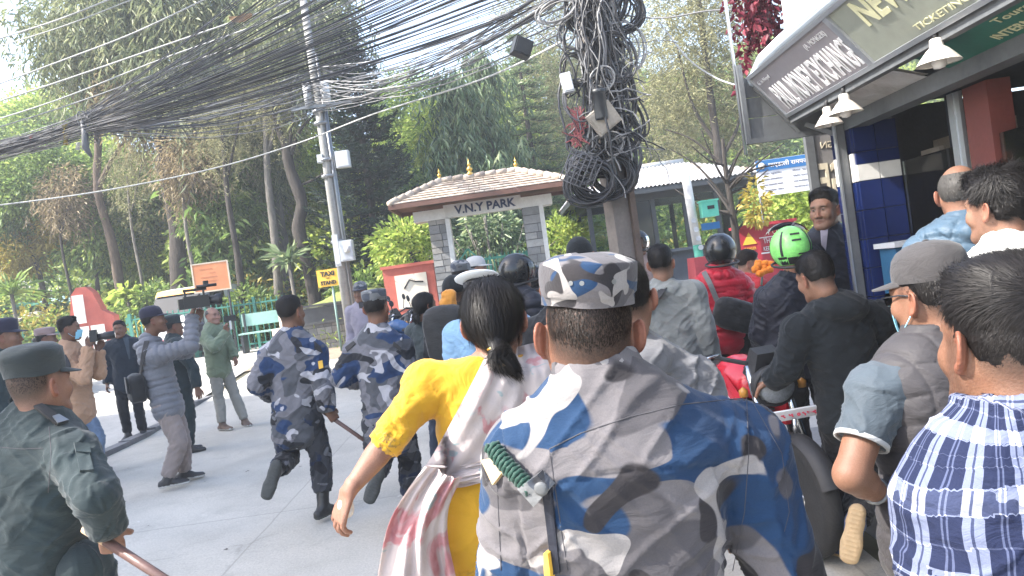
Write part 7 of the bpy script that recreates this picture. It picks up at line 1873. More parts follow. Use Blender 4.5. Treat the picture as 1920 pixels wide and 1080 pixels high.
# --- motorcycles
def motorcycle(label, loc, rz, paint, group=None, detail=True, plate='2-14'):
    o = empty('motorcycle', loc, rz, label, 'motorcycle', group)
    M_tyre = bpy.data.materials.get('tyre_rubber') or mat('tyre_rubber', (.018, .018, .019), .85, .25, 6, .5, 80)
    M_chr = bpy.data.materials.get('chrome') or mat('chrome', (.62, .63, .65), .15, .06, 5, .02, 40, .95)
    M_eng = bpy.data.materials.get('engine_alloy') or mat('engine_alloy', (.09, .09, .095), .45, .3, 8, .3, 40, .5)
    M_lens = bpy.data.materials.get('lamp_lens') or mat('lamp_lens', (.2, .215, .23), .06, .5, 14, .3, 30)
    M_plate = bpy.data.materials.get('plate_red') or mat('plate_red', (.5, .05, .08), .5, .1)
    R_ = .3; yf, yr = .66, -.62
    for y in (yf, yr):
        w_ = MB(); w_.lathe([(R_ - .09, -.03), (R_ - .05, -.05), (R_ - .012, -.042), (R_, -.015), (R_, .015), (R_ - .012, .042), (R_ - .05, .05), (R_ - .09, .03)], k=26, rot=Matrix.Rotation(R(90), 3, 'Y'))
        t_ = w_.build('wheel', M_tyre, o); t_.location = (0, y, R_)
        w_ = MB(); w_.lathe([(R_ - .1, -.026), (R_ - .085, -.03), (R_ - .085, .03), (R_ - .1, .026)], k=26, rot=Matrix.Rotation(R(90), 3, 'Y')); w_.lathe([(.0, -.05), (.05, -.045), (.05, .045), (0, .05)], k=12, rot=Matrix.Rotation(R(90), 3, 'Y'))
        for i in range(5): a = i * 1.2566; w_.bar((0, .045 * math.cos(a), .045 * math.sin(a)), (0, (R_ - .09) * math.cos(a), (R_ - .09) * math.sin(a)), .022, .03)
        w_.build('rim', M_chr if y > 0 else M_eng, t_)
    w_ = MB()
    for s in (-1, 1): w_.tube([(s * .095, yf, R_), (s * .095, yf - .24, .86), (s * .09, yf - .29, .98)], [.024, .02, .02], 8)
    w_.build('fork', M_chr, o)
    w_ = MB(); V = []
    for i in range(11):
        a = R(22 + 95 * i / 10)
        for x, h in ((-.055, -.022), (-.036, .0), (0, .01), (.036, .0), (.055, -.022)): V.append((x, yf + (R_ + .035 + h) * math.cos(a), R_ + (R_ + .035 + h) * math.sin(a)))
    w_.add(V, [(i * 5 + j, (i + 1) * 5 + j, (i + 1) * 5 + j + 1, i * 5 + j + 1) for i in range(10) for j in range(4)], 0, True); w_.build('front_fender', M_black, o)
    w_ = MB(); w_.tube([(-.37, yf - .40, 1.03), (-.25, yf - .36, 1.05), (-.1, yf - .3, 1.0), (.1, yf - .3, 1.0), (.25, yf - .36, 1.05), (.37, yf - .40, 1.03)], .013, 8); hb = w_.build('handlebar', M_black, o)
    for s in (-1, 1):
        w_ = MB(); w_.tube([(s * .25, yf - .36, 1.05), (s * .39, yf - .405, 1.028)], .02, 9); w_.build('grip', M_tyre, hb)
        w_ = MB(); w_.tube([(s * .22, yf - .33, 1.06), (s * .37, yf - .36, 1.04)], .007, 6); w_.build('lever', M_chr, hb)
        if detail: continue
        w_ = MB(); w_.tube([(s * .2, yf - .34, 1.06), (s * .27, yf - .33, 1.22)], .006, 6); w_.lathe([(0, -.012), (.05, -.01), (.055, 0), (.05, .008), (0, .01)], (s * .28, yf - .33, 1.26), 14, rot=Matrix.Rotation(R(80), 3, 'X')); w_.build('mirror', M_black, hb)
    w_ = MB(); w_.lathe([(0, .05), (.05, .046), (.085, .03), (.098, 0)], (0, yf - .16, .87), 18, sx=1.1, rot=Matrix.Rotation(R(-100), 3, 'X')); hl_ = w_.build('headlamp', M_lens, o); w_ = MB(); w_.lathe([(.098, .0), (.112, .01), (.118, -.02), (.1, -.08), (.05, -.12)], (0, yf - .16, .87), 18, sx=1.1, rot=Matrix.Rotation(R(-100), 3, 'X')); w_.build('headlamp_shell', M_black, hl_)
    w_ = MB(); w_.box((0, yf - .26, .99), (.19, .13, .16), Matrix.Rotation(R(-20), 3, 'X'), taper=.7); w_.build('cowl', M_black, o)
    for s in (-1, 1): w_ = MB(); w_.lathe([(0, -.03), (.022, -.025), (.026, .01), (0, .03)], (s * .17, yf - .2, .86), 10); w_.build('indicator', bpy.data.materials.get('amber_lens') or mat('amber_lens', (.45, .2, .03), .2), o)
    f = MB(); ch = [(Chain([((0, .24, .86), .12, .09), ((0, .05, .9), .14, .11), ((0, -.14, .84), .085, .08)], (1, 0, 0), smooth=3), .03)]
    V_, F_, _ = solid(ch, .014); me = np_mesh('tank', V_, F_, [paint], True); link('tank', me, o)
    for s in (-1, 1):
        w_ = MB(); w_.prism([(.36, .8), (.16, .92), (-.05, .8), (.08, .62), (.28, .6)], .035, Matrix(((0, 1, 0, s * .15), (1, 0, 0, 0), (0, 0, 1, 0), (0, 0, 0, 1)))); w_.build('tank_shroud', paint, o)
        w_ = MB(); w_.prism([(.3, .78), (.2, .84), (.1, .66), (.22, .62)], .012, Matrix(((0, 1, 0, s * .175), (1, 0, 0, 0), (0, 0, 1, 0), (0, 0, 0, 1)))); w_.build('shroud_insert', M_box, o)
        w_ = MB(); w_.prism([(-.1, .76), (-.5, .8), (-.44, .62), (-.16, .58)], .03, Matrix(((0, 1, 0, s * .11), (1, 0, 0, 0), (0, 0, 1, 0), (0, 0, 0, 1)))); w_.build('side_panel', paint, o)
    V_, F_, _ = solid([(Chain([((0, -.12, .83), .11, .04), ((0, -.4, .84), .13, .045), ((0, -.74, .9), .09, .04)], (1, 0, 0), smooth=3), .02)], .014); link('seat', np_mesh('seat', V_, F_, [M_tyre], True), o)
    w_ = MB(); w_.box((0, .02, .46), (.22, .3, .26)); w_.box((0, .14, .62), (.16, .16, .18)); w_.tube([(-.13, -.02, .42), (.13, -.02, .42)], .1, 14)
    for i in range(5): w_.box((0, .14, .55 + i * .035), (.2, .2, .012))
    w_.build('engine', M_eng, o)
    w_ = MB(); w_.tube([(.1, .2, .5), (.14, .16, .28), (.15, -.2, .26), (.16, -.7, .42)], [.022, .024, .03, .045], 10); w_.build('exhaust', M_chr, o)
    w_ = MB(); w_.tube([(0, yf - .3, .9), (0, .1, .7), (0, -.3, .72), (0, -.7, .84)], .025, 7); w_.tube([(.1, -.2, .45), (.1, yr, R_)], .02, 6); w_.tube([(-.1, -.2, .45), (-.1, yr, R_)], .02, 6); w_.tube([(.11, -.35, .72), (.12, yr, R_)], .025, 8); w_.tube([(-.11, -.35, .72), (-.12, yr, R_)], .025, 8); w_.tube([(-.1, .0, .3), (-.2, -.05, .02)], .012, 6); w_.build('chassis', M_black, o)
    w_ = MB(); w_.prism([(-.62, .86), (-.86, .78), (-.93, .58), (-.9, .58), (-.82, .74), (-.62, .8)], .15, Matrix(((0, 1, 0, 0), (1, 0, 0, 0), (0, 0, 1, 0), (0, 0, 0, 1)))); w_.build('rear_fender', M_black, o)
    w_ = MB(); w_.box((0, -.86, .84), (.11, .04, .06)); w_.build('tail_lamp', M_plate, o)
    w_ = MB(); w_.box((0, yf - .02, .74), (.3, .012, .06), Matrix.Rotation(R(-24), 3, 'X')); pl_ = w_.build('number_plate', M_let, o)
    if detail:
        me = text_mesh('बा २ प ४१७३', .05, .002, [M_plate], width=.26, height=.038, bold=.0015); l_ = link('lettering', me, pl_); l_.location = (0, yf - .012, .742); l_.rotation_euler = (R(-24), 0, R(180))
        w_ = MB(); w_.tube([(0, yf - .1, .72), (0, yf - .04, .74)], .012, 6); w_.tube([(0, yf, .72), (0, yf - .01, .63)], .012, 6); w_.build('plate_bracket', M_chr, o)
    return o
M_bred = mat('red_bike_paint', (.5, .02, .035), .2, .1, 3, .02); M_bblk = mat('black_bike_paint', (.015, .016, .02), .2, .15, 3, .02); M_bblue = mat('blue_bike_paint', (.03, .09, .22), .25, .15, 3, .02)
ax_ = P(1506, 905, 4.02); motorcycle('red motorcycle with black cowl facing the camera, pushed by the man in black', (ax_.x - .66 * .14, ax_.y + .66 * .99, gz(4.6)), R(188), M_bred)
for i, (u, d, rz, pt, lab) in enumerate(((742, 12.4, 60, M_bblue, 'parked blue motorcycle between the red wall and the policewoman'), (812, 13.0, 75, M_bred, 'parked red motorcycle in front of the left gate pillar'), (775, 13.4, 70, M_bblk, 'parked black motorcycle under the cream wall panel'), (28, 15.2, 40, M_bblk, 'parked black motorcycle at the far left before the railing'), (62, 15.8, 55, M_bblue, 'parked dark blue motorcycle left of the memorial'), (96, 16.4, 48, M_bblk, 'parked black motorcycle just left of the memorial'))):
    p = P(u, 560, d); motorcycle(lab, (p.x, p.y, gz(p.y)), R(rz), pt, 'parked motorcycles', False)

# --- white microvan taxi, seen from the front
vb = P(376, 640, 20.6); van = empty('taxi_van', (vb.x, vb.y, gz(vb.y)), R(176), 'white microvan with an orange sun strip parked before the railing', 'van')
M_van = mat('white_car_paint', (.72, .73, .73), .3, .05, 2, .02)
rows = [(-1.5, .62, .35, 1.62), (-1.45, .7, .28, 1.74), (0, .72, .25, 1.78), (.7, .71, .25, 1.72), (1.2, .7, .26, 1.05), (1.52, .66, .3, .9), (1.6, .6, .34, .8)]
q = MB(); V = []
for y, hw, z0, z1 in rows: V += [(-hw, y, z0), (-hw * 1.02, y, (z0 + z1) * .5), (-hw * .86, y, z1), (hw * .86, y, z1), (hw * 1.02, y, (z0 + z1) * .5), (hw, y, z0)]
F = [(i * 6 + j, i * 6 + (j + 1) % 6, (i + 1) * 6 + (j + 1) % 6, (i + 1) * 6 + j) for i in range(len(rows) - 1) for j in range(6)] + [tuple(range(5, -1, -1)), tuple((len(rows) - 1) * 6 + j for j in range(6))]
q.add(V, F, 0, False); bd = q.build('body', M_van, van)
q = MB(); q.add([(-.56, .76, 1.66), (.56, .76, 1.66), (.62, 1.2, 1.1), (-.62, 1.2, 1.1)], [(0, 1, 2, 3)]); q.v = [(x, y + .02, z + .02) for x, y, z in q.v]; ws = q.build('windscreen', M_dkglass, van)
q = MB(); q.add([(-.55, .775, 1.71), (.55, .775, 1.71), (.57, .87, 1.58), (-.57, .87, 1.58)], [(0, 1, 2, 3)]); q.v = [(x, y + .03, z + .01) for x, y, z in q.v]; q.build('sun_strip', mat('orange_strip', (.75, .36, .03), .5, .1), ws)
for s in (-1, 1):
    q = MB(); q.box((s * .46, 1.545, .78), (.24, .06, .15)); q.build('headlight', M_let, van)
    for y in (1.05, -1.0):
        q = MB(); q.lathe([(.0, -.07), (.17, -.08), (.27, -.07), (.28, 0), (.27, .07), (.17, .08), (0, .07)], (s * .62, y, .28), 20, rot=Matrix.Rotation(R(90), 3, 'Y')); w_ = q.build('wheel', bpy.data.materials['tyre_rubber'], van)
        q = MB(); q.lathe([(0, .082 * s), (.15, .08 * s), (.16, .07 * s)], (s * .62, y, .28), 16, rot=Matrix.Rotation(R(90), 3, 'Y')); q.build('hubcap', M_metal, w_)
    q = MB(); q.box((s * .78, .95, 1.18), (.1, .05, .16)); q.build('mirror', M_black, van)
    q = MB(); q.add([(s * .735, .6, 1.6), (s * .735, -.2, 1.62), (s * .74, -.2, 1.1), (s * .74, .9, 1.1)], [(0, 1, 2, 3)]); q.build('side_window', M_dkglass, van)
q = MB(); q.box((0, 1.6, .42), (1.3, .1, .2)); q.build('bumper', M_box, van)
q = MB(); q.box((0, 1.66, .45), (.36, .015, .1)); q.build('number_plate', bpy.data.materials['plate_red'], van)
q = MB(); q.box((0, 1.57, .78), (.6, .03, .08)); q.build('grille', M_black, van)
# ================================================================== trees and plants
def leafmat(name, dark, mid, light, trans=.35, rough=.5):
    m, t, b = nodes(name); a = attr(t, 'tint')
    c = ramp(t, a, [(0, dark), (.5, mid), (1, light)])
    tr = t.nodes.new('ShaderNodeBsdfTranslucent'); mx = t.nodes.new('ShaderNodeMixShader'); mx.inputs[0].default_value = trans
    t.links.new(c, b.inputs['Base Color']); b.inputs['Roughness'].default_value = rough; b.inputs['Specular IOR Level'].default_value = .35
    t.links.new(mixc(t, .5, c, (.34, .42, .05), 'ADD') if False else c, tr.inputs['Color'])
    o = t.nodes['Material Output']; t.links.new(b.outputs[0], mx.inputs[1]); t.links.new(tr.outputs[0], mx.inputs[2]); t.links.new(mx.outputs[0], o.inputs[0])
    return m
L_weep = leafmat('drooping_leaves', (0.0714, 0.103, 0.0494), (0.24, 0.273, 0.141), (0.502, 0.498, 0.282))
L_dry = leafmat('dry_brown_leaves', (0.138, 0.106, 0.064), (0.331, 0.265, 0.157), (0.552, 0.437, 0.257))
L_broad = leafmat('broad_leaves', (0.0577, 0.109, 0.0305), (0.184, 0.282, 0.0778), (0.461, 0.542, 0.158), .45)
L_lime = leafmat('lime_leaves', (0.141, 0.218, 0.0431), (0.348, 0.449, 0.0952), (0.6, 0.6, 0.181), .5)
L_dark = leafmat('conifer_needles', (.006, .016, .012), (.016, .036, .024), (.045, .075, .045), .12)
L_poly = leafmat('glossy_strap_leaves', (0.0512, 0.0903, 0.0483), (0.158, 0.233, 0.113), (0.421, 0.47, 0.253), .36, .35)
L_grey = leafmat('grey_green_leaves', (0.14, 0.144, 0.0779), (0.335, 0.327, 0.183), (0.584, 0.551, 0.311), .4)
L_red = leafmat('crimson_bracts', (.05, .004, .012), (.13, .012, .03), (.27, .05, .07), .25)
L_yel = leafmat('yellow_leaves', (0.192, 0.168, 0.0369), (0.409, 0.326, 0.0681), (0.6, 0.498, 0.138), .4)
def barkmat(name, col):
    m, t, b = nodes(name); v = coords(t, 'Object', (5, 5, 1.1)); f = noise(t, v, 4, 6, .7, .6)
    t.links.new(ramp(t, f, [(.3, tuple(c * .45 for c in col)), (.55, col), (.75, tuple(c * 1.6 for c in col))]), b.inputs['Base Color']); b.inputs['Roughness'].default_value = .95; bump(t, b, f, .9, .05); return m
B_brown, B_grey, B_dark = barkmat('brown_bark', (.11, .08, .06)), barkmat('grey_bark', (.17, .155, .135)), barkmat('dark_bark', (.05, .042, .036))

def leaves(pos, dirn, length, width, r, droop=0.0, fold=.25):
    """each leaf a folded blade: base, two flanks, tip"""
    n = len(pos); d = dirn / (np.linalg.norm(dirn, axis=1, keepdims=True) + 1e-9); d[:, 2] -= droop; d /= np.linalg.norm(d, axis=1, keepdims=True) + 1e-9
    u = r.normal(0, 1, (n, 3)); u[:, 2] += .6; s = np.cross(d, u); s /= np.linalg.norm(s, axis=1, keepdims=True) + 1e-9; nn = np.cross(s, d)
    L = (length * r.uniform(.65, 1.3, n))[:, None]; W = (width * r.uniform(.7, 1.3, n))[:, None]
    mid = pos + d * L * .42 + nn * L * .06
    V = np.stack([pos, mid + s * W / 2 + nn * W * fold, pos + d * L - V3(0, 0, 1) * L * .12, mid - s * W / 2 + nn * W * fold], 1).reshape(-1, 3)
    b = np.arange(n) * 4
    return V, np.stack([np.stack([b, b + 1, b + 2], 1), np.stack([b, b + 2, b + 3], 1)], 1).reshape(-1, 3)
class Leafage:
    def __init__(s, seed): s.V, s.F, s.T, s.n, s.r = [], [], [], 0, np.random.default_rng(seed)
    def put(s, pos, dirn, length, width, tint, droop=0.0, fold=.25):
        V, F = leaves(np.asarray(pos, float), np.asarray(dirn, float).copy(), length, width, s.r, droop, fold)
        s.V.append(V); s.F.append(F + s.n); s.T.append(np.repeat(np.clip(tint + s.r.normal(0, .16, len(V) // 4), 0, 1), 4)); s.n += len(V)
    def mesh(s, name, m):
        me = np_mesh(name, np.concatenate(s.V), np.concatenate(s.F), m if isinstance(m, list) else [m], False); set_attr(me, 'tint', np.concatenate(s.T)); return me
    # growth habits
    def clumps(s, centre, rad, nclump, per, length, width, droop=.25, clump=.45, shell=.55):
        r = s.r; q = r.normal(0, 1, (nclump, 3)); q /= np.linalg.norm(q, axis=1, keepdims=True); q *= (shell + (1 - shell) * r.random((nclump, 1))) * (.75 + .5 * vnoise(q * 2.2 + 5)[:, None])
        c = np.array(centre) + q * np.array(rad); ct = r.uniform(.15, .75, nclump)
        cc_ = np.repeat(c, per, 0); off = r.normal(0, 1, (nclump * per, 3)); off /= np.linalg.norm(off, axis=1, keepdims=True); off *= r.random((len(off), 1)) ** .5
        out_ = np.repeat(q, per, 0) * .7 + off + V3(0, 0, .1)
        s.put(cc_ + off * clump * np.array([1, 1, .7]), out_, length, width, np.repeat(ct, per), droop)
    def strands(s, starts, drop, per, length, width, tint=.45, spread=.35, droop=1.2):
        r = s.r; n = len(starts); t_ = np.linspace(0, 1, per); D = drop * r.uniform(.5, 1.4, n)
        sw = r.normal(0, spread, (n, 1, 2)) * (1 - (1 - t_[None, :, None]) ** 2)
        P_ = np.repeat(starts[:, None, :], per, 1); P_[:, :, 2] -= D[:, None] * t_; P_[:, :, :2] += sw
        dirn = r.normal(0, 1, (n * per, 3)) * np.array([1, 1, .4]); s.put(P_.reshape(-1, 3), dirn, length, width, np.repeat(np.clip(r.normal(tint, .2, n), .05, .95), per), droop)
def ball(r, n, centre, rad, shell=.5):
    q = r.normal(0, 1, (n, 3)); q /= np.linalg.norm(q, axis=1, keepdims=True); q *= (shell + (1 - shell) * r.random((n, 1))) * (.7 + .6 * vnoise(q * 2.5 + 11)[:, None]); return np.array(centre) + q * np.array(rad)
def limb_tube(q, pts, r0, r1, k=8, seed=0):
    rr_ = random.Random(seed); pts = [Vector(p) for p in pts]; fine = []
    for i in range(len(pts) - 1):
        a, b_, c, e_ = pts[max(i - 1, 0)], pts[i], pts[i + 1], pts[min(i + 2, len(pts) - 1)]
        for k_ in range(5):
            t_ = k_ / 5; fine.append(.5 * (2 * b_ + (c - a) * t_ + (2 * a - 5 * b_ + 4 * c - e_) * t_ * t_ + (3 * b_ - a - 3 * c + e_) * t_ ** 3))
    fine.append(pts[-1]); n = len(fine)
    q.tube(fine, [max(.006, (r0 + (r1 - r0) * i / (n - 1)) * rr_.uniform(.9, 1.12)) for i in range(n)], k)
    return fine
def tree(name, label, base, trunk, r0, r1, bark, crown_me=None, crown_loc=(0, 0, 0), limbs=(), group=None, rz=0, extra=()):
    """trunk: points relative to base; limbs: lists of points with radii"""
    o = empty(name, base, rz, label, 'tree', group)
    q = MB(); limb_tube(q, trunk, r0, r1, 9, hash(name) % 97)
    q.lathe([(r0 * 1.7, -.25), (r0 * 1.25, .1), (r0, .5)], trunk[0], 9)
    tr = q.build('trunk', bark, o)
    for pts, a, b_ in limbs:
        q = MB(); limb_tube(q, pts, a, b_, 6, 5); q.build('limb', bark, tr)
    if crown_me is not None: link('crown', crown_me, o, crown_loc)
    for nm, me, lc in extra: link(nm, me, o, lc)
    return o
def at(u, v, d): return P(u, v, d)
def tbase(u, d, v=560):
    p = P(u, v, d); return Vector((p.x, p.y, gz(p.y) - .05))
def rel(b, u, v, d): return P(u, v, d) - b

# --- tall drooping trees at the upper left
def weep_mesh(seed, rad, n, drop, per, L, W, mats, dry=0.0, zc=0):
    lf = Leafage(seed); r = lf.r
    pts = ball(r, n, (0, 0, zc), rad, .35); lf.strands(pts, drop, per, L, W, .42, .3, 1.1)
    k = len(lf.T[-1]) if lf.T else 0
    lf.clumps((0, 0, zc + .2), tuple(q * .95 for q in rad), n // 3, 10, L * .85, W * 1.3, .5, .5)
    return lf
lf = weep_mesh(21, (2.3, 2.0, 2.4), 520, .9, 9, .34, .055, None); me_w1 = lf.mesh('crown', L_weep)
lf = weep_mesh(22, (1.9, 1.7, 3.0), 460, 1.3, 11, .36, .045, None); me_w2 = lf.mesh('crown', L_weep)
lf = weep_mesh(23, (1.5, 1.4, 2.0), 260, 1.0, 9, .32, .05, None); me_dry = lf.mesh('crown', L_dry)
lf = Leafage(24); lf.clumps((0, 0, 0), (2.0, 1.8, 1.9), 520, 16, .2, .085, .3, .42); me_b1 = lf.mesh('crown', L_broad)
lf = Leafage(25); lf.clumps((0, 0, 0), (1.5, 1.4, 1.6), 330, 16, .18, .075, .3, .36); me_b2 = lf.mesh('crown', L_lime)
lf = Leafage(35); lf.clumps((0, 0, 0), (1.2, 1.1, 1.2), 200, 15, .18, .08, .3, .34); me_yel = lf.mesh('crown', L_yel)
lf = Leafage(26); lf.clumps((0, 0, 0), (2.6, 2.2, 2.6), 620, 15, .26, .1, .3, .6); me_far = lf.mesh('crown', L_broad)
lf = Leafage(27); lf.clumps((0, 0, 0), (2.4, 2.2, 2.2), 520, 15, .24, .1, .3, .6); me_farl = lf.mesh('crown', L_lime)
lf = Leafage(28); pts = ball(lf.r, 620, (0, 0, 0), (1.8, 1.6, 2.9), .3); lf.strands(pts, .5, 8, .17, .028, .45, .3, .5); me_feather = lf.mesh('crown', L_grey)
lf = Leafage(29); pts = np.stack([lf.r.normal(0, .42, 420), lf.r.normal(0, .42, 420), lf.r.uniform(0, 6.2, 420)], 1); w_ = (1.15 - .13 * pts[:, 2]); pts[:, 0] *= w_ * 1.5; pts[:, 1] *= w_ * 1.5
lf.strands(pts, .75, 12, .3, .05, .42, .28, 1.5); me_poly = lf.mesh('crown', L_poly)
lf = Leafage(30); pts = np.stack([lf.r.normal(0, .3, 330), lf.r.normal(0, .3, 330), lf.r.uniform(0, 5.0, 330)], 1); lf.strands(pts, .8, 10, .26, .07, .4, .2, .9); me_ivy = lf.mesh('ivy', L_broad)
lf = Leafage(31); lf.clumps((0, 0, .9), (1.1, .9, 1.0), 150, 14, .2, .085, .3, .3); me_sh1 = lf.mesh('crown', L_broad)
lf = Leafage(32); lf.clumps((0, 0, .8), (1.0, .8, .9), 130, 14, .18, .08, .3, .3); me_sh2 = lf.mesh('crown', L_lime)

def tall(name, label, u0, d, u1, v1, r0, r1, bark, crowns, bend=.15, limbs=2, ivy=None):
    b_ = tbase(u0, d); top = rel(b_, u1, v1, d); rr_ = random.Random(u0)
    tp = [Vector((0, 0, -.2))] + [top * f + Vector((rr_.uniform(-bend, bend), rr_.uniform(-bend, bend), 0)) for f in (.2, .4, .6, .8)] + [top]
    lm = []
    for i in range(limbs):
        f = .5 + .5 * (i + 1) / (limbs + 1); p0 = tp[min(4, int(f * 5))]; a = rr_.uniform(0, 6.28); e_ = p0 + Vector((math.cos(a) * 1.3, math.sin(a) * .9, rr_.uniform(.7, 1.6))); lm.append(([p0, p0.lerp(e_, .5) + Vector((0, 0, .12)), e_], r1 * 1.1, .02))
    o = tree(name, label, b_, tp, r0, r1, bark, None, (0, 0, 0), lm)
    for me, u, v, dd, sc, rz in crowns:
        c = link('crown', me, o, rel(b_, u, v, d + dd)); c.scale = (sc, sc, sc); c.rotation_euler = (0, 0, rz)
    if ivy is not None:
        c = link('ivy', me_ivy, o, (ivy[0], -.1, ivy[1])); c.scale = (ivy[2], ivy[2], ivy[3])
        c.rotation_euler = (0, -math.atan2(-top.x, top.z) if False else math.atan2(top.x, top.z), 0)
    return o
tall('drooping_tree', 'slender tall tree with shaggy drooping crown and peeling trunk behind the memorial', 226, 24.0, 160, 150, .17, .09, B_brown, [(me_w1, 160, 60, 0, .95, .3), (me_dry, 250, 190, -.5, .75, 1.0), (me_dry, 175, 120, .8, .7, 2.0)])
tall('drooping_tree', 'stout dark tree with drooping leaves directly behind the orange notice board', 340, 22.5, 290, 80, .27, .14, B_dark, [(me_w2, 330, 60, 0, 1.05, 0), (me_w1, 235, 20, .6, .9, 2.2), (me_w2, 395, 190, .9, .55, 1.2)])
tall('ivy_clad_tree', 'ivy clad tree whose hanging foliage forms a green curtain right of the notice board', 432, 23.0, 405, 40, .25, .14, B_dark, [(me_w2, 430, 60, 0, 1.1, .9), (me_w2, 455, 260, .3, .7, 2.9), (me_b1, 415, 400, -.3, .6, .4)], ivy=(-.1, .3, 1.7, 1.1))
tall('ivy_clad_tree', 'straight grey trunk with hanging leaves between the ivy curtain and the forked tree', 528, 24.5, 490, 30, .24, .15, B_grey, [(me_w1, 520, 40, 0, 1.1, 1.9), (me_w2, 480, 190, .4, .75, 0), (me_w2, 505, 310, .6, .5, 2.0)])
# the forked sinuous tree by the taxi sign
b_ = tbase(592, 20.5); q_ = lambda u, v: rel(b_, u, v, 20.5)
o = tree('forked_tree', 'sinuous dark trunk forking below the cable bundle beside the concrete pole', b_, [Vector((0, 0, -.2)), q_(580, 500), q_(560, 430), q_(566, 380), q_(545, 320), q_(536, 275)], .2, .12, B_dark, None, (0, 0, 0),
    [([q_(540, 285), q_(515, 215), q_(510, 120)], .1, .03), ([q_(545, 290), q_(562, 245), q_(590, 215)], .07, .02), ([q_(542, 280), q_(548, 220), q_(545, 160)], .06, .02), ([q_(556, 350), q_(600, 330), q_(625, 300)], .04, .015)])
c = link('crown', me_w1, o, q_(560, 60)); c.scale = (.8, .8, .8)
c = link('crown', me_feather, o, q_(515, 130)); c.scale = (.6, .6, .6)

# --- the dark conifer in the middle
def conifer(name, label, b_, H, R0, seed, z0=.8, step=.34, mat_=L_dark, up=.25, thin=1.0):
    lf = Leafage(seed); r = lf.r; o = empty(name, b_, 0, label, 'tree')
    q = MB(); q.tube([(0, 0, -.2), (0, 0, H * .5), (0, 0, H)], [.15, .1, .02], 8); tr = q.build('trunk', B_dark, o); z = z0; bq = MB()
    while z < H - .1:
        f = (z - z0) / (H - z0); L = R0 * (1 - f) ** .8 + .12; nb = int(7 - 2 * f); a0 = r.uniform(0, 6.28)
        for i in range(nb):
            a = a0 + i * 6.283 / nb + r.normal(0, .15); l = L * r.uniform(.75, 1.15); t_ = np.linspace(.08, 1, max(4, int(l / .085)))
            zz = z - .18 * l * np.sin(t_ * 2.2) + up * l * t_ ** 2.2; rad = t_ * l
            pts = np.stack([np.cos(a) * rad, np.sin(a) * rad, zz], 1); bq.tube([Vector(p) for p in pts[::4]], .014, 4)
            side = V3(-math.sin(a), math.cos(a), 0); out_ = V3(math.cos(a), math.sin(a), 0)
            for s in (-1, 0, 1):
                for rep in range(2):
                    tw = (.10 + .34 * (1 - t_)) * min(1, l); k_ = max(1, int(3 * thin)); 
                    for w_ in np.linspace(.15, 1, k_):
                        pp = pts + side * (s * tw * w_)[:, None] * 1.0 + r.normal(0, .02, pts.shape); dd = side * s * .9 + out_ * .55 + V3(0, 0, .35)
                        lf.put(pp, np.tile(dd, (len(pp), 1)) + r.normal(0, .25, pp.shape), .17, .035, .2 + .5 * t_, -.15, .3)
                        if s == 0: break
        z += step * r.uniform(.8, 1.15) * (1 - .35 * f)
    (bq.build('branches', B_dark, tr).__setitem__('kind', 'stuff')) if bq.v else None
    link('crown', lf.mesh('crown', mat_), o)
    return o
b_ = tbase(722, 20.5); top = P(668, 60, 20.5).z - b_.z
conifer('dark_conifer', 'dense dark conifer with tiers of upswept boughs between the pole and the gateway', b_, top, 2.0, 33)
b_ = tbase(1035, 24); conifer('slim_conifer', 'dark slim conifer with a bare brown stem right of the gate roof', b_, P(1000, 60, 24).z - b_.z, 1.7, 34, 1.6, .5, L_poly, .1, .7)

# --- behind the gate: strap-leaved weeping trees
for i, (u, v0, d, s, sz, lab) in enumerate(((905, 520, 21.5, 1.15, 1.0, 'weeping strap-leaved tree hanging behind the middle gilt finial'), (960, 520, 22.5, 1.0, 1.12, 'weeping strap-leaved tree behind the right gate pillar'))):
    b_ = tbase(u, d); o = tree('weeping_tree', lab, b_, [Vector((0, 0, -.2)), Vector((.05, 0, 3)), Vector((0, 0, 6.3))], .12, .04, B_grey, None)
    c = link('crown', me_poly, o, (0, 0, .7)); c.scale = (s, s, sz)
# --- right: feathery grey-green trees, bare tree in front of the kiosk
b_ = tbase(1385, 17.5); q_ = lambda u, v, dd=0: rel(b_, u, v, 17.5 + dd)
o = tree('feathery_tree', 'tall feathery grey-green tree over the kiosk roof, with a slim dark trunk', b_, [Vector((0, 0, -.2)), q_(1365, 420), q_(1352, 320), q_(1340, 240), q_(1325, 120), q_(1310, 0)], .13, .06, B_dark, None, (0, 0, 0), [([q_(1345, 270), q_(1300, 200), q_(1270, 90)], .05, .015), ([q_(1350, 300), q_(1385, 230), q_(1390, 120)], .05, .015)])
for u, v, dd, s in ((1290, 60, 0, .8), (1370, 100, .5, .85), (1330, -40, 0, .9), (1250, 170, .8, .6), (1395, 220, .6, .55), (1310, 220, 1, .55)):
    c = link('crown', me_feather, o, q_(u, v, dd)); c.scale = (s, s, s * .8); c.rotation_euler = (0, 0, u)
b_ = tbase(1225, 25); o = tree('feathery_tree', 'pale sparse tree rising behind the tangled cable pole', b_, [Vector((0, 0, -.2)), Vector((-.2, 0, 3)), Vector((.1, 0, 6)), Vector((0, 0, 9))], .16, .05, B_grey, None)
for u, v, s in ((1210, 120, 1.0), (1100, 60, .95), (1000, 40, 1.0), (1260, 250, .8), (1050, 190, .8)):
    c = link('crown', me_feather, o, rel(b_, u, v, 25)); c.scale = (s, s, s); c.rotation_euler = (0, 0, v)
b_ = tbase(1382, 10.8); q_ = lambda u, v, dd=0: rel(b_, u, v, 10.8 + dd); lm = []
rr_ = random.Random(4)
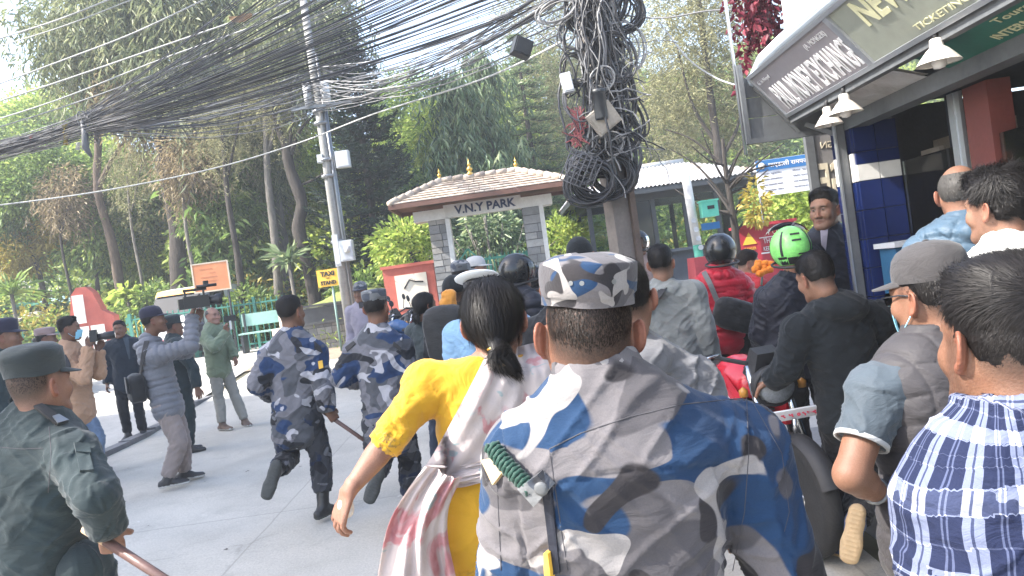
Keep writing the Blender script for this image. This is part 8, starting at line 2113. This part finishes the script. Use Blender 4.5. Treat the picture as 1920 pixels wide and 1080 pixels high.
for i in range(16):
    f = rr_.random(); p0 = q_(1378 - 22 * f, 440 - 150 * f); e_ = q_(1378 - 22 * f + rr_.choice((-1, 1)) * rr_.uniform(40, 120), 440 - 150 * f - rr_.uniform(20, 110), rr_.uniform(-.6, .6)); lm.append(([p0, p0.lerp(e_, .5) + Vector((0, 0, rr_.uniform(-.1, .15))), e_], .02, .006))
bt = tree('bare_tree', 'leafless twiggy little tree in front of the kiosk and the banner', b_, [Vector((0, 0, -.2)), q_(1382, 470), q_(1374, 400), q_(1362, 330), q_(1355, 260)], .06, .025, B_dark, None, (0, 0, 0), lm)
lf = Leafage(40); lf.clumps((0, 0, 0), (.16, .12, .42), 26, 9, .09, .045, .3, .1); c = link('crown', lf.mesh('crown', L_yel), bt, q_(1418, 375, -.2))
# crimson creeper hanging beside the shop's upper storey
b_ = P(1425, 30, 6.3); lf = Leafage(41); pts = np.stack([lf.r.normal(0, .11, 190), lf.r.normal(0, .12, 190), lf.r.uniform(-.2, 1.6, 190)], 1); lf.strands(pts, .3, 9, .075, .04, .5, .06, .8)
o = empty('crimson_creeper', b_, 0, 'crimson flowering creeper trailing beside the upper wall of the shop', 'plant'); link('foliage', lf.mesh('foliage', L_red), o)
q = MB(); q.tube([(0, 0, -.15), (.03, 0, .8), (0, 0, 1.8)], .012, 5); q.build('stem', B_dark, o)

# --- small trees, shrubs and single plants one can tell apart
b_ = tbase(84, 25.5); q_ = lambda u, v: rel(b_, u, v, 25.5)
o = tree('slim_tree', 'thin leaning tree with yellowing leaves left of the memorial', b_, [Vector((0, 0, -.2)), q_(78, 530), q_(60, 470), q_(50, 400)], .1, .04, B_dark, None); 
for u, v, s, me in ((30, 470, .9, me_yel), (65, 350, .9, me_b1), (110, 420, .8, me_yel), (20, 400, .7, me_b1)): c = link('crown', me, o, q_(u, v)); c.scale = (s, s, s)
b_ = tbase(178, 26); q_ = lambda u, v: rel(b_, u, v, 26)
o = tree('slim_tree', 'young leafy tree just right of the memorial', b_, [Vector((0, 0, -.2)), q_(180, 500), q_(175, 420)], .09, .04, B_dark, None)
for u, v, s, me in ((230, 420, 1.0, me_b1), (190, 360, .8, me_b1), (270, 470, .8, me_b2)): c = link('crown', me, o, q_(u, v)); c.scale = (s, s, s)
for i, (u0, v0, u1, v1, d, r_, lab) in enumerate(((362, 560, 342, 330, 21.6, .075, 'slim grey trunk just right of the stout tree behind the notice board'), (447, 560, 418, 250, 20.6, .11, 'dark bare trunk in front of the ivy curtain, left of the bench'), (265, 560, 238, 330, 23.0, .06, 'thin pale stem between the peeling trunk and the stout tree'), (130, 560, 108, 380, 24.0, .06, 'thin dark stem behind the memorial, left of the peeling trunk'), (512, 560, 498, 200, 20.8, .14, 'straight pale grey trunk left of the forked tree'))):
    b_ = tbase(u0, d, v0); tp = rel(b_, u1, v1, d); o = tree('slim_tree', lab, b_, [Vector((0, 0, -.2)), tp * .35 + Vector((.06, 0, 0)), tp * .7 - Vector((.05, 0, 0)), tp], r_, r_ * .55, (B_grey, B_dark, B_grey, B_dark, B_grey)[i], None, (0, 0, 0), [([tp * .8, tp * .95 + Vector((.4, 0, .3)), tp * 1.05 + Vector((.7, .1, .8))], r_ * .4, .012)])
    c = link('crown', (me_dry, me_feather, me_feather, me_dry, me_feather)[i], o, tp + Vector((.1, .2, .2))); c.scale = (.62, .5, .55); c.rotation_euler = (.15, .2, i)
# spiky rosette plants
def rosette(name, label, u, v, d, n, L, W, m, stem=.5):
    p = P(u, v, d); o = empty(name, (p.x, p.y, gz(p.y)), 0, label, 'plant'); h = p.z - gz(p.y); lf = Leafage(u); r = lf.r
    a = r.uniform(0, 6.28, n); e_ = r.uniform(-.1, 1.2, n); dirn = np.stack([np.cos(a) * np.cos(e_), np.sin(a) * np.cos(e_), np.sin(e_)], 1)
    for f0, f1 in ((0, .55), (.5, 1.0)):
        pos = V3(0, 0, h) + dirn * L * f0 - V3(0, 0, 1) * (L * .35 * f0 ** 2); lf.put(pos, dirn - V3(0, 0, .75) * f0, L * .6, W * (1.2 if f0 == 0 else .9), .55, .05)
    link('foliage', lf.mesh('foliage', m), o); q = MB(); q.tube([(0, 0, -.1), (.03, 0, h * .5), (0, 0, h)], [.07, .05, .05], 7); q.build('stem', B_grey, o)
rosette('spiky_plant', 'pale spiky rosette plant on a stem between the tree trunks', 541, 490, 20.0, 40, .75, .1, L_poly)
rosette('palm', 'small green palm at the far left edge', 22, 552, 22.0, 40, .95, .1, L_broad)
rosette('spiky_plant', 'broad-leaved bright plant behind the railing, right of the memorial', 238, 555, 22.5, 24, .6, .16, L_lime)
for i, (u, v, d, s, me, lab) in enumerate(((470, 590, 20.5, .8, me_sh1, 'dark leafy bush behind the park bench'), (690, 560, 19.0, .9, me_sh1, 'leafy bush at the foot of the dark conifer'), (640, 470, 21.0, 1.2, me_sh2, 'bright lime bush behind the concrete pole'),
    (770, 470, 17.4, .9, me_sh2, 'sunlit yellowish bush above the red wall'), (1060, 470, 18.5, 1.0, me_sh2, 'yellow-green bush between the gateway and the kiosk'), (1475, 400, 13.5, .8, me_sh2, 'sunlit lime bush behind the crimson bin'), (1560, 410, 13.0, 1.0, me_sh2, 'sunlit bush behind the hanging glass sign'), (285, 575, 22.8, .8, me_sh1, 'leafy bush behind the teal railing by the stout tree'))):
    p = P(u, v, d); o = empty('bush', (p.x, p.y, gz(p.y)), 0, lab, 'bush'); h = max(.3, p.z - gz(p.y)); c = link('crown', me, o, (0, 0, h - .9 * s)); c.scale = (s, s, s); c.rotation_euler = (0, 0, i * 1.3)
    q = MB(); q.tube([(0, 0, -.1), (0, 0, h)], .04, 6); q.build('trunk', B_dark, o)
# bushes climbing inside the park behind the gate
o = empty('twiggy_shrub', tbase(930, 18.5), 0, 'pale twiggy shrub seen through the gateway', 'bush'); q = MB(); rr_ = random.Random(8)
for i in range(26):
    a = rr_.uniform(-1.2, 1.2); l = rr_.uniform(1.0, 2.2); q.tube([(rr_.uniform(-.5, .5), 0, .3), (math.sin(a) * l * .5, rr_.uniform(-.3, .3), 1.0 + rr_.uniform(0, .4)), (math.sin(a) * l, rr_.uniform(-.4, .4), 1.2 + math.cos(a) * l * .7)], .013, 4)
q.build('twigs', B_grey, o)['kind'] = 'stuff'
lf = Leafage(43); lf.clumps((0, .4, 1.6), (1.5, .7, 1.1), 120, 12, .22, .06, .6, .3); link('crown', lf.mesh('crown', L_poly), o)

# --- the wooded slope: trees one can still count, one label for what nothing tells apart
rr_ = random.Random(12); nt_ = 0
for i in range(34):
    y = 29 + rr_.uniform(0, 20); u = -150 + (i % 17) * 116 + rr_.uniform(-50, 50); base_ = tbase(u, y, 470); lime = rr_.random() < .4
    o = empty('slope_tree', base_, rr_.uniform(0, 6.28), 'bright leafy tree on the wooded slope' if lime else 'dark green tree on the wooded slope', 'tree', 'sunlit trees filling the slope' if lime else 'dark trees filling the slope')
    h = rr_.uniform(3.5, 6.0); q = MB(); q.tube([(0, 0, -.2), (.1, 0, h * .5), (0, 0, h)], [.16, .12, .06], 6); q.build('trunk', B_grey, o)
    for j in range(2):
        c = link('crown', me_farl if lime else me_far, o, (rr_.uniform(-1, 1), rr_.uniform(-1, 1), h * (.72 + .55 * j))); s = rr_.uniform(.85, 1.2) * (1 - .2 * j); c.scale = (s * 1.1, s * 1.1, s); c.rotation_euler = (0, 0, rr_.uniform(0, 6))
for i, (u, v, d, s, lime) in enumerate(((600, 390, 26, .62, 1), (608, 290, 27, .6, 1), (640, 430, 25.5, .5, 1), (845, 250, 28, .7, 1), (835, 400, 26, .6, 0), (300, 420, 27, .7, 1), (385, 470, 25, .5, 1), (480, 430, 26.5, .6, 1), (110, 240, 34, .9, 1), (40, 260, 36, .9, 1), (200, 330, 30, .7, 1), (950, 260, 30, .8, 1), (760, 300, 30, .7, 1))):
    p = P(u, v, d); o = empty('slope_tree', (p.x, p.y, gz(p.y)), i * 1.1, 'bright leafy tree on the wooded slope' if lime else 'dark green tree on the wooded slope', 'tree', 'sunlit trees filling the slope' if lime else 'dark trees filling the slope')
    h = p.z - gz(p.y); q = MB(); q.tube([(0, 0, -.2), (.1, 0, h * .5), (0, 0, h)], [.12, .09, .04], 6); q.build('trunk', B_grey, o); c = link('crown', me_farl if lime else me_far, o, (0, 0, h)); c.scale = (s, s, s)
# --- undergrowth nobody could count
def undergrowth(name, seed, m, n, x0, x1, y0, y1, hmax, L, W):
    lf = Leafage(seed); r = lf.r; x = r.uniform(x0, x1, n); y = r.uniform(y0, y1, n); h = hmax * (.35 + .8 * vnoise(np.stack([x * .55, y * .55, 0 * x + seed], 1)))
    z = np.interp(y, _GY, _GZ) + h * r.random(n) ** .7; pos = np.stack([x, y, z], 1); cen = np.repeat(pos, 9, 0) + r.normal(0, .16, (n * 9, 3))
    lf.put(cen, r.normal(0, 1, (n * 9, 3)) + V3(0, -.3, .3), L, W, np.repeat(r.uniform(.1, .85, n), 9), .25)
    return tag(link(name, lf.mesh(name, m)), kind='stuff')
undergrowth('undergrowth', 51, L_broad, 2000, -22, 13, 21.5, 25.5, 1.5, .22, .09)
undergrowth('undergrowth', 56, L_yel, 320, -20, 6, 21.5, 24.5, 1.7, .2, .08)
undergrowth('undergrowth', 52, L_lime, 1300, -22, 13, 21.5, 27, 2.4, .2, .085)
undergrowth('undergrowth', 53, L_broad, 2600, -26, 16, 25.5, 33, 3.6, .3, .12)
undergrowth('undergrowth', 54, L_lime, 1100, -26, 16, 27, 36, 4.2, .3, .12)
undergrowth('grass', 55, L_lime, 900, -4.9, -2.6, 17.2, 19.4, .5, .16, .02)

# ================================================================== the air: thin sunlit haze between here and the slope
hz = MB(); hz.box((0, 60, 17.5), (300, 150, 39)); haze = hz.build('haze', [])
mh = bpy.data.materials.new('haze'); mh.use_nodes = True; t = mh.node_tree; t.nodes.clear(); o_ = t.nodes.new('ShaderNodeOutputMaterial'); pv_ = t.nodes.new('ShaderNodeVolumePrincipled')
pv_.inputs['Color'].default_value = (.9, .93, .96, 1); pv_.inputs['Density'].default_value = HAZE; pv_.inputs['Anisotropy'].default_value = .2
t.links.new(pv_.outputs[0], o_.inputs['Volume']); haze.data.materials.clear(); haze.data.materials.append(mh); tag(haze, kind='stuff')
# ================================================================== overhead cables
M_cab = [mat('cable_%d' % i, c, .5, .2, 3, 0) for i, c in enumerate([(.022, .022, .024), (.05, .05, .054), (.115, .115, .12), (.27, .265, .26)])]
M_cabw = mat('pale_cable', (.42, .42, .4), .6, .2)
def wire_mesh(name, a, b_, sag, r, m, seg=20, k=4, wob=0.0, mid=None):
    a, b_ = Vector(a), Vector(b_); rr_ = random.random() * 6; pts = []
    for i in range(seg + 1):
        t_ = i / seg; p = a.lerp(b_, t_)
        if mid is not None: m_, tm = mid; p = (a.lerp(m_, t_ / tm) if t_ < tm else m_.lerp(b_, (t_ - tm) / (1 - tm)))
        p = p + Vector((0, 0, -sag * 4 * t_ * (1 - t_) + wob * math.sin(t_ * 17 + rr_) + wob * .6 * math.sin(t_ * 41 + rr_ * 2))) ; pts.append(p)
    q = MB(); q.tube(pts, r, k, cap=False); return q.mesh(name, m)
org = P(170, 240, 12.5)
bun = empty('cable_bundle', org, 0, 'thick sagging bundle of black cables strung from the tangled pole to the left', 'cables')
def cab(parent, o_, a, b_, sag, r, m, **kw):
    return link('cable', wire_mesh('cable', Vector(a) - o_, Vector(b_) - o_, sag, r, m, **kw), parent)
rr_ = random.Random(31); random.seed(5)
for i in range(120):
    f = rr_.random()
    # right ends fan out along the top of the picture, left ends gather at the tie and run on out of the frame
    a = P(640 + 640 * f ** .8 + rr_.uniform(-15, 15), -60 - 120 * (1 - f) + rr_.uniform(-10, 10), 8.4 + rr_.uniform(-.3, .5))
    tie = P(165 + rr_.uniform(-6, 6), 206 + 56 * (.25 * rr_.random() + .75 * f), 12.5 + rr_.uniform(-.25, .25))
    end = P(-110, 282 + 44 * rr_.random(), 13.6 + rr_.uniform(-.3, .3))
    sag = rr_.uniform(.05, .13) + .1 * f
    pts = []; n1 = 22
    for j in range(n1 + 1):
        t_ = j / n1; pts.append(a.lerp(tie, t_) + Vector((0, 0, -sag * 4 * t_ * (1 - t_) + .003 * math.sin(t_ * 23 + i) + .008 * math.sin(t_ * 6 + i * 2.2))))
    for j in range(1, 6): t_ = j / 5; pts.append(tie.lerp(end, t_) + Vector((0, 0, -.05 * 4 * t_ * (1 - t_))))
    q = MB(); q.tube([p - org for p in pts], rr_.choice((.004, .0045, .005, .006, .0075)), 4, cap=False)
    link('cable', q.mesh('cable', M_cab[rr_.choice((0, 0, 0, 1, 1, 2, 2, 3))]), bun)
# lower fringe: cables that leave the pole lower down and fan to the concrete pole
for i in range(26):
    a = P(1060 + rr_.uniform(-20, 40), rr_.uniform(-60, 40), 8.1); b_ = P(596 + rr_.uniform(-14, 16), 150 + rr_.uniform(-30, 60), 15.85); cab(bun, org, a, b_, rr_.uniform(.1, .5), rr_.choice((.006, .008, .01)), M_cab[rr_.choice((0, 1, 2, 3))], wob=.01)
    c_ = P(200 + rr_.uniform(-20, 20), 236 + rr_.uniform(-14, 20), 12.6); cab(bun, org, b_, c_, rr_.uniform(.1, .35), rr_.choice((.006, .008)), M_cab[rr_.choice((0, 1, 2, 3))], wob=.01)
# tie, rags caught on the bundle
q = MB()
for k_ in range(7): q.tube([Vector((.03 * k_ - .1 + .05 * math.sin(a * 2 + k_), .13 * math.cos(a), .02 + .27 * math.sin(a))) for a in np.linspace(0, 6.283, 14)], .007, 5)
q.tube([Vector((-.06, -.12, .1)), Vector((-.02, -.16, -.1)), Vector((-.05, -.15, -.34)), Vector((.02, -.14, -.5))], [.03, .05, .06, .02], 7)
q.build('tie_wrap', M_cab[2], bun)
def rag(label, u, v, d, w_, h, m):
    p = P(u, v, d); V = []; r_ = random.Random(u)
    for i in range(6):
        for j in range(4): V.append((p.x + (j / 3 - .5) * w_ * (1 - .08 * i) + r_.uniform(-.015, .015), p.y - .14 + .04 * math.sin(j * 2 + i), p.z - h * i / 5))
    F = [(i * 4 + j, i * 4 + j + 1, (i + 1) * 4 + j + 1, (i + 1) * 4 + j) for i in range(5) for j in range(3)]
    q = MB(); q.add(V, F, 0, True); q.add([(x, y + .006, z) for x, y, z in V], [f[::-1] for f in F], 0, True); tag(q.build('rag', m), label, 'rag')
rag('small red rag caught on the cable bundle at the left', 68, 256, 13.0, .1, .14, fabric('red_rag', (.4, .03, .03)))
rag('long mustard rag hanging from the cable bundle beside the tie', 129, 236, 12.7, .1, .34, fabric('mustard_rag', (.38, .29, .08)))
rag('pale plastic scrap hanging below the cable tie', 154, 270, 12.4, .08, .12, fabric('pale_rag', (.5, .47, .4)))
rag('faded orange strip caught on the upper wires', 455, 34, 11.5, .36, .1, fabric('orange_rag', (.42, .26, .14)))
# single wires that can be followed on their own
def single(label, pts, r, m, sag=.1):
    pts = [P(*p) for p in pts]; fine = []
    for i in range(len(pts) - 1):
        a, b_, c, e_ = pts[max(i - 1, 0)], pts[i], pts[i + 1], pts[min(i + 2, len(pts) - 1)]
        for k_ in range(10):
            t_ = k_ / 10; fine.append(.5 * (2 * b_ + (c - a) * t_ + (2 * a - 5 * b_ + 4 * c - e_) * t_ * t_ + (3 * b_ - a - 3 * c + e_) * t_ ** 3))
    fine.append(pts[-1]); q = MB(); q.tube(fine, r, 5, cap=False); tag(q.build('overhead_wire', m), label, 'wire')
single('lone pale wire sagging from the left edge past the trees to the concrete pole', [(-60, 392, 14), (180, 360, 14.4), (400, 316, 15), (560, 268, 15.6), (700, 214, 14), (900, 150, 10), (1070, 70, 8.1)], .013, M_cabw)
single('topmost pale wire crossing the upper left corner', [(-60, 90, 12), (100, 40, 11.5), (230, -12, 11), (300, -45, 11)], .012, M_cabw)
single('second pale wire below the topmost one at upper left', [(-60, 104, 12), (110, 52, 11.5), (260, -6, 11)], .009, M_cabw)
single('pale wire running from the left crown to the top edge', [(-80, 186, 12.6), (120, 112, 12), (250, 62, 11.6), (390, -4, 11.2)], .012, M_cabw)
single('upper pale wire above the bundle, carrying the orange strip', [(-80, 214, 13), (90, 160, 12.4), (300, 88, 11.8), (480, 26, 11.4), (600, -20, 11)], .013, M_cabw)
single('pale wire just above the black bundle', [(-80, 246, 13), (100, 190, 12.4), (300, 112, 12), (480, 48, 11.6), (640, -14, 11)], .011, M_cabw)
single('grey wire skimming the top of the black bundle', [(-80, 262, 13), (120, 200, 12.4), (340, 122, 12), (520, 60, 11.4), (700, -16, 10.6)], .01, M_cab[3])
single('white drop wire swooping right of the insulator cylinders', [(612, 158, 15.8), (660, 167, 14), (720, 166, 12.5), (830, 140, 10.5), (960, 60, 9)], .009, M_cabw)
single('thin cable crossing from the tangle to the shop roof', [(1110, 20, 8.1), (1230, 34, 7.6), (1330, 20, 7.2), (1410, 18, 6.6)], .008, M_cab[2])
single('bent pale twig of cable reaching right from the tangle', [(1235, 40, 8), (1290, 110, 7.9), (1340, 145, 7.8), (1380, 160, 7.6)], .009, M_cabw)

# ------------------------------------------------------------------ the tangle on the square pole
tang = empty('cable_tangle', cp + Vector((0, 0, 2.3)), 0, 'huge knot of black cable loops and boxes lashed to the square pole', 'cables'); to = cp + Vector((0, 0, 2.3))
def strand(pts, r, m, k=5, nm='cable'):
    q = MB(); q.tube([Vector(p) - to for p in pts], r, k, cap=False); return link(nm, q.mesh(nm, m), tang)
def coil(u, v, d, rx, rz, turns, r, m, tilt=0.0, jit=.12, name='coil', parts=1):
    """several turns of one cable, never quite the same circle"""
    c = P(u, v, d); pts = []; ph = rr_.uniform(0, 6.28); n = int(turns * 22)
    for i in range(n + 1):
        a = i / 22 * 2 * math.pi + ph; j = 1 + jit * math.sin(a * .37 + ph) + jit * .6 * math.sin(a * 1.13 + 2 * ph)
        x, z, y = rx * math.cos(a) * j, rz * math.sin(a) * j, .05 * math.sin(a * .5 + ph) + .04 * math.sin(a * .21)
        pts.append((c.x + x * math.cos(tilt) - z * math.sin(tilt), c.y + y, c.z + x * math.sin(tilt) + z * math.cos(tilt)))
    return strand(pts, r, m, 5, name)
for i in range(130):
    u0 = 1118 + rr_.gauss(0, 30); v0 = rr_.uniform(-120, -20); v1 = rr_.choice((rr_.uniform(60, 200), rr_.uniform(150, 330))); u1 = 1122 + rr_.gauss(0, 26) + .06 * v1; pts = []; d0 = 7.75 + rr_.gauss(0, .12); ph = rr_.uniform(0, 6)
    for j in range(15):
        t_ = j / 14; pts.append(P(u0 + (u1 - u0) * t_ + 9 * math.sin(t_ * 7 + ph) + 4 * math.sin(t_ * 17 + ph * 2) , v0 + (v1 - v0) * t_, d0 + .06 * math.sin(t_ * 5 + ph)))
    strand(pts, rr_.choice((.006, .008, .01, .013)), M_cab[rr_.choice((0, 0, 0, 1, 1, 2, 2, 3))])
for u, v, rx, rz, tn, r, mi, tl in ((1102, 95, .1, .2, 5, .01, 3, .1), (1150, 110, .2, .24, 5, .01, 1, .2), (1160, 95, .25, .27, 3, .009, 3, 0), (1085, 60, .2, .16, 4, .008, 2, .5), (1045, 20, .2, .1, 6, .007, 3, .3), (1128, 150, .12, .1, 4, .01, 3, .6), (1075, 130, .12, .16, 4, .008, 0, 0),
        (1115, 340, .2, .17, 12, .012, 0, .2), (1105, 345, .23, .19, 8, .011, 1, .25), (1150, 325, .22, .21, 9, .012, 0, -.3), (1135, 330, .27, .22, 7, .01, 0, .1), (1165, 300, .17, .24, 6, .011, 1, -.2), (1100, 310, .13, .1, 8, .007, 3, .2), (1110, 300, .16, .08, 7, .007, 3, .1), (1090, 320, .13, .14, 5, .01, 2, 0), (1125, 352, .18, .13, 10, .012, 0, .1),
        (1140, 250, .16, .14, 6, .009, 0, .3), (1170, 250, .15, .18, 6, .01, 1, 0), (1090, 265, .13, .12, 6, .008, 2, 0), (1120, 20, .3, .2, 8, .012, 0, .3), (1150, 20, .28, .22, 8, .012, 0, -.2), (1165, 180, .13, .3, 5, .01, 1, 0), (1085, 190, .14, .2, 5, .008, 2, 0), (1130, 280, .2, .13, 8, .008, 3, .4), (1180, 215, .12, .26, 5, .01, 0, .4)):
    coil(u, v, 7.72 + rr_.uniform(-.1, .12), rx, rz, tn, r, M_cab[mi], tl)
# trailing ends
for i in range(40):
    u, v = 1125 + rr_.gauss(0, 38), rr_.uniform(60, 330); pts = [P(u, v, 7.65)]; ang = rr_.uniform(-2.6, .4)
    for j in range(7): ang += rr_.uniform(-.55, .75); u += 15 * math.cos(ang); v += 15 * math.sin(ang) + 2.5; pts.append(P(u, v, 7.62 + rr_.uniform(-.05, .05)))
    strand(pts, rr_.choice((.004, .006, .008)), M_cab[rr_.choice((0, 1, 2, 3, 3))])
for i in range(16):
    pts = [P(1082 + rr_.gauss(0, 8) + 5 * math.sin(j + i), 205 + j * 11 + rr_.uniform(-6, 6), 7.62) for j in range(7)]; strand(pts, .006, mat('red_cable', (.3, .08, .08), .5) if i == 0 else bpy.data.materials['red_cable'])
def tbox(nm, u, v, d, size, rot, m):
    q = MB(); q.box((0, 0, 0), size); q.box((0, -size[1] / 2 - .006, 0), (size[0] * .85, .014, size[2] * .85)); o = q.build(nm, m, tang); o.location = P(u, v, d) - to; o.rotation_euler = rot; return o
M_boxd = mat('dark_plastic_box', (.03, .033, .036), .45, .2)
tbox('splice_box', 978, 90, 8.0, (.19, .12, .18), (0, R(24), R(20)), M_boxd)
tbox('meter_box', 1063, 156, 7.6, (.1, .1, .19), (0, R(-6), 0), M_box)
tbox('mounting_board', 1132, 222, 7.55, (.27, .06, .24), (R(15), R(-32), 0), mat('weathered_board', (.36, .32, .27), .85, .25, 5))
q = MB(); q.lathe([(.06, -.17), (.066, -.15), (.066, .08), (.075, .085), (.075, .12), (.06, .125)], k=16); o = q.build('splice_closure', M_boxd, tang); o.location = P(1124, 192, 7.5) - to
q = MB()
for i in range(7):
    q.tube([(-.16 + i * .053, 0, -.16), (-.16 + i * .053, 0, .16)], .006, 4); q.tube([(-.17, 0, -.16 + i * .053), (.17, 0, -.16 + i * .053)], .006, 4)
o = q.build('wire_basket', M_cab[2], tang); o.location = P(1090, 318, 7.5) - to; o.rotation_euler = (0, R(30), 0)
q = MB(); q.box((0, 0, 0), (.2, .12, .3)); o = q.build('flood_light', M_boxd, tang); o.location = P(1420, 8, 6.9) - to
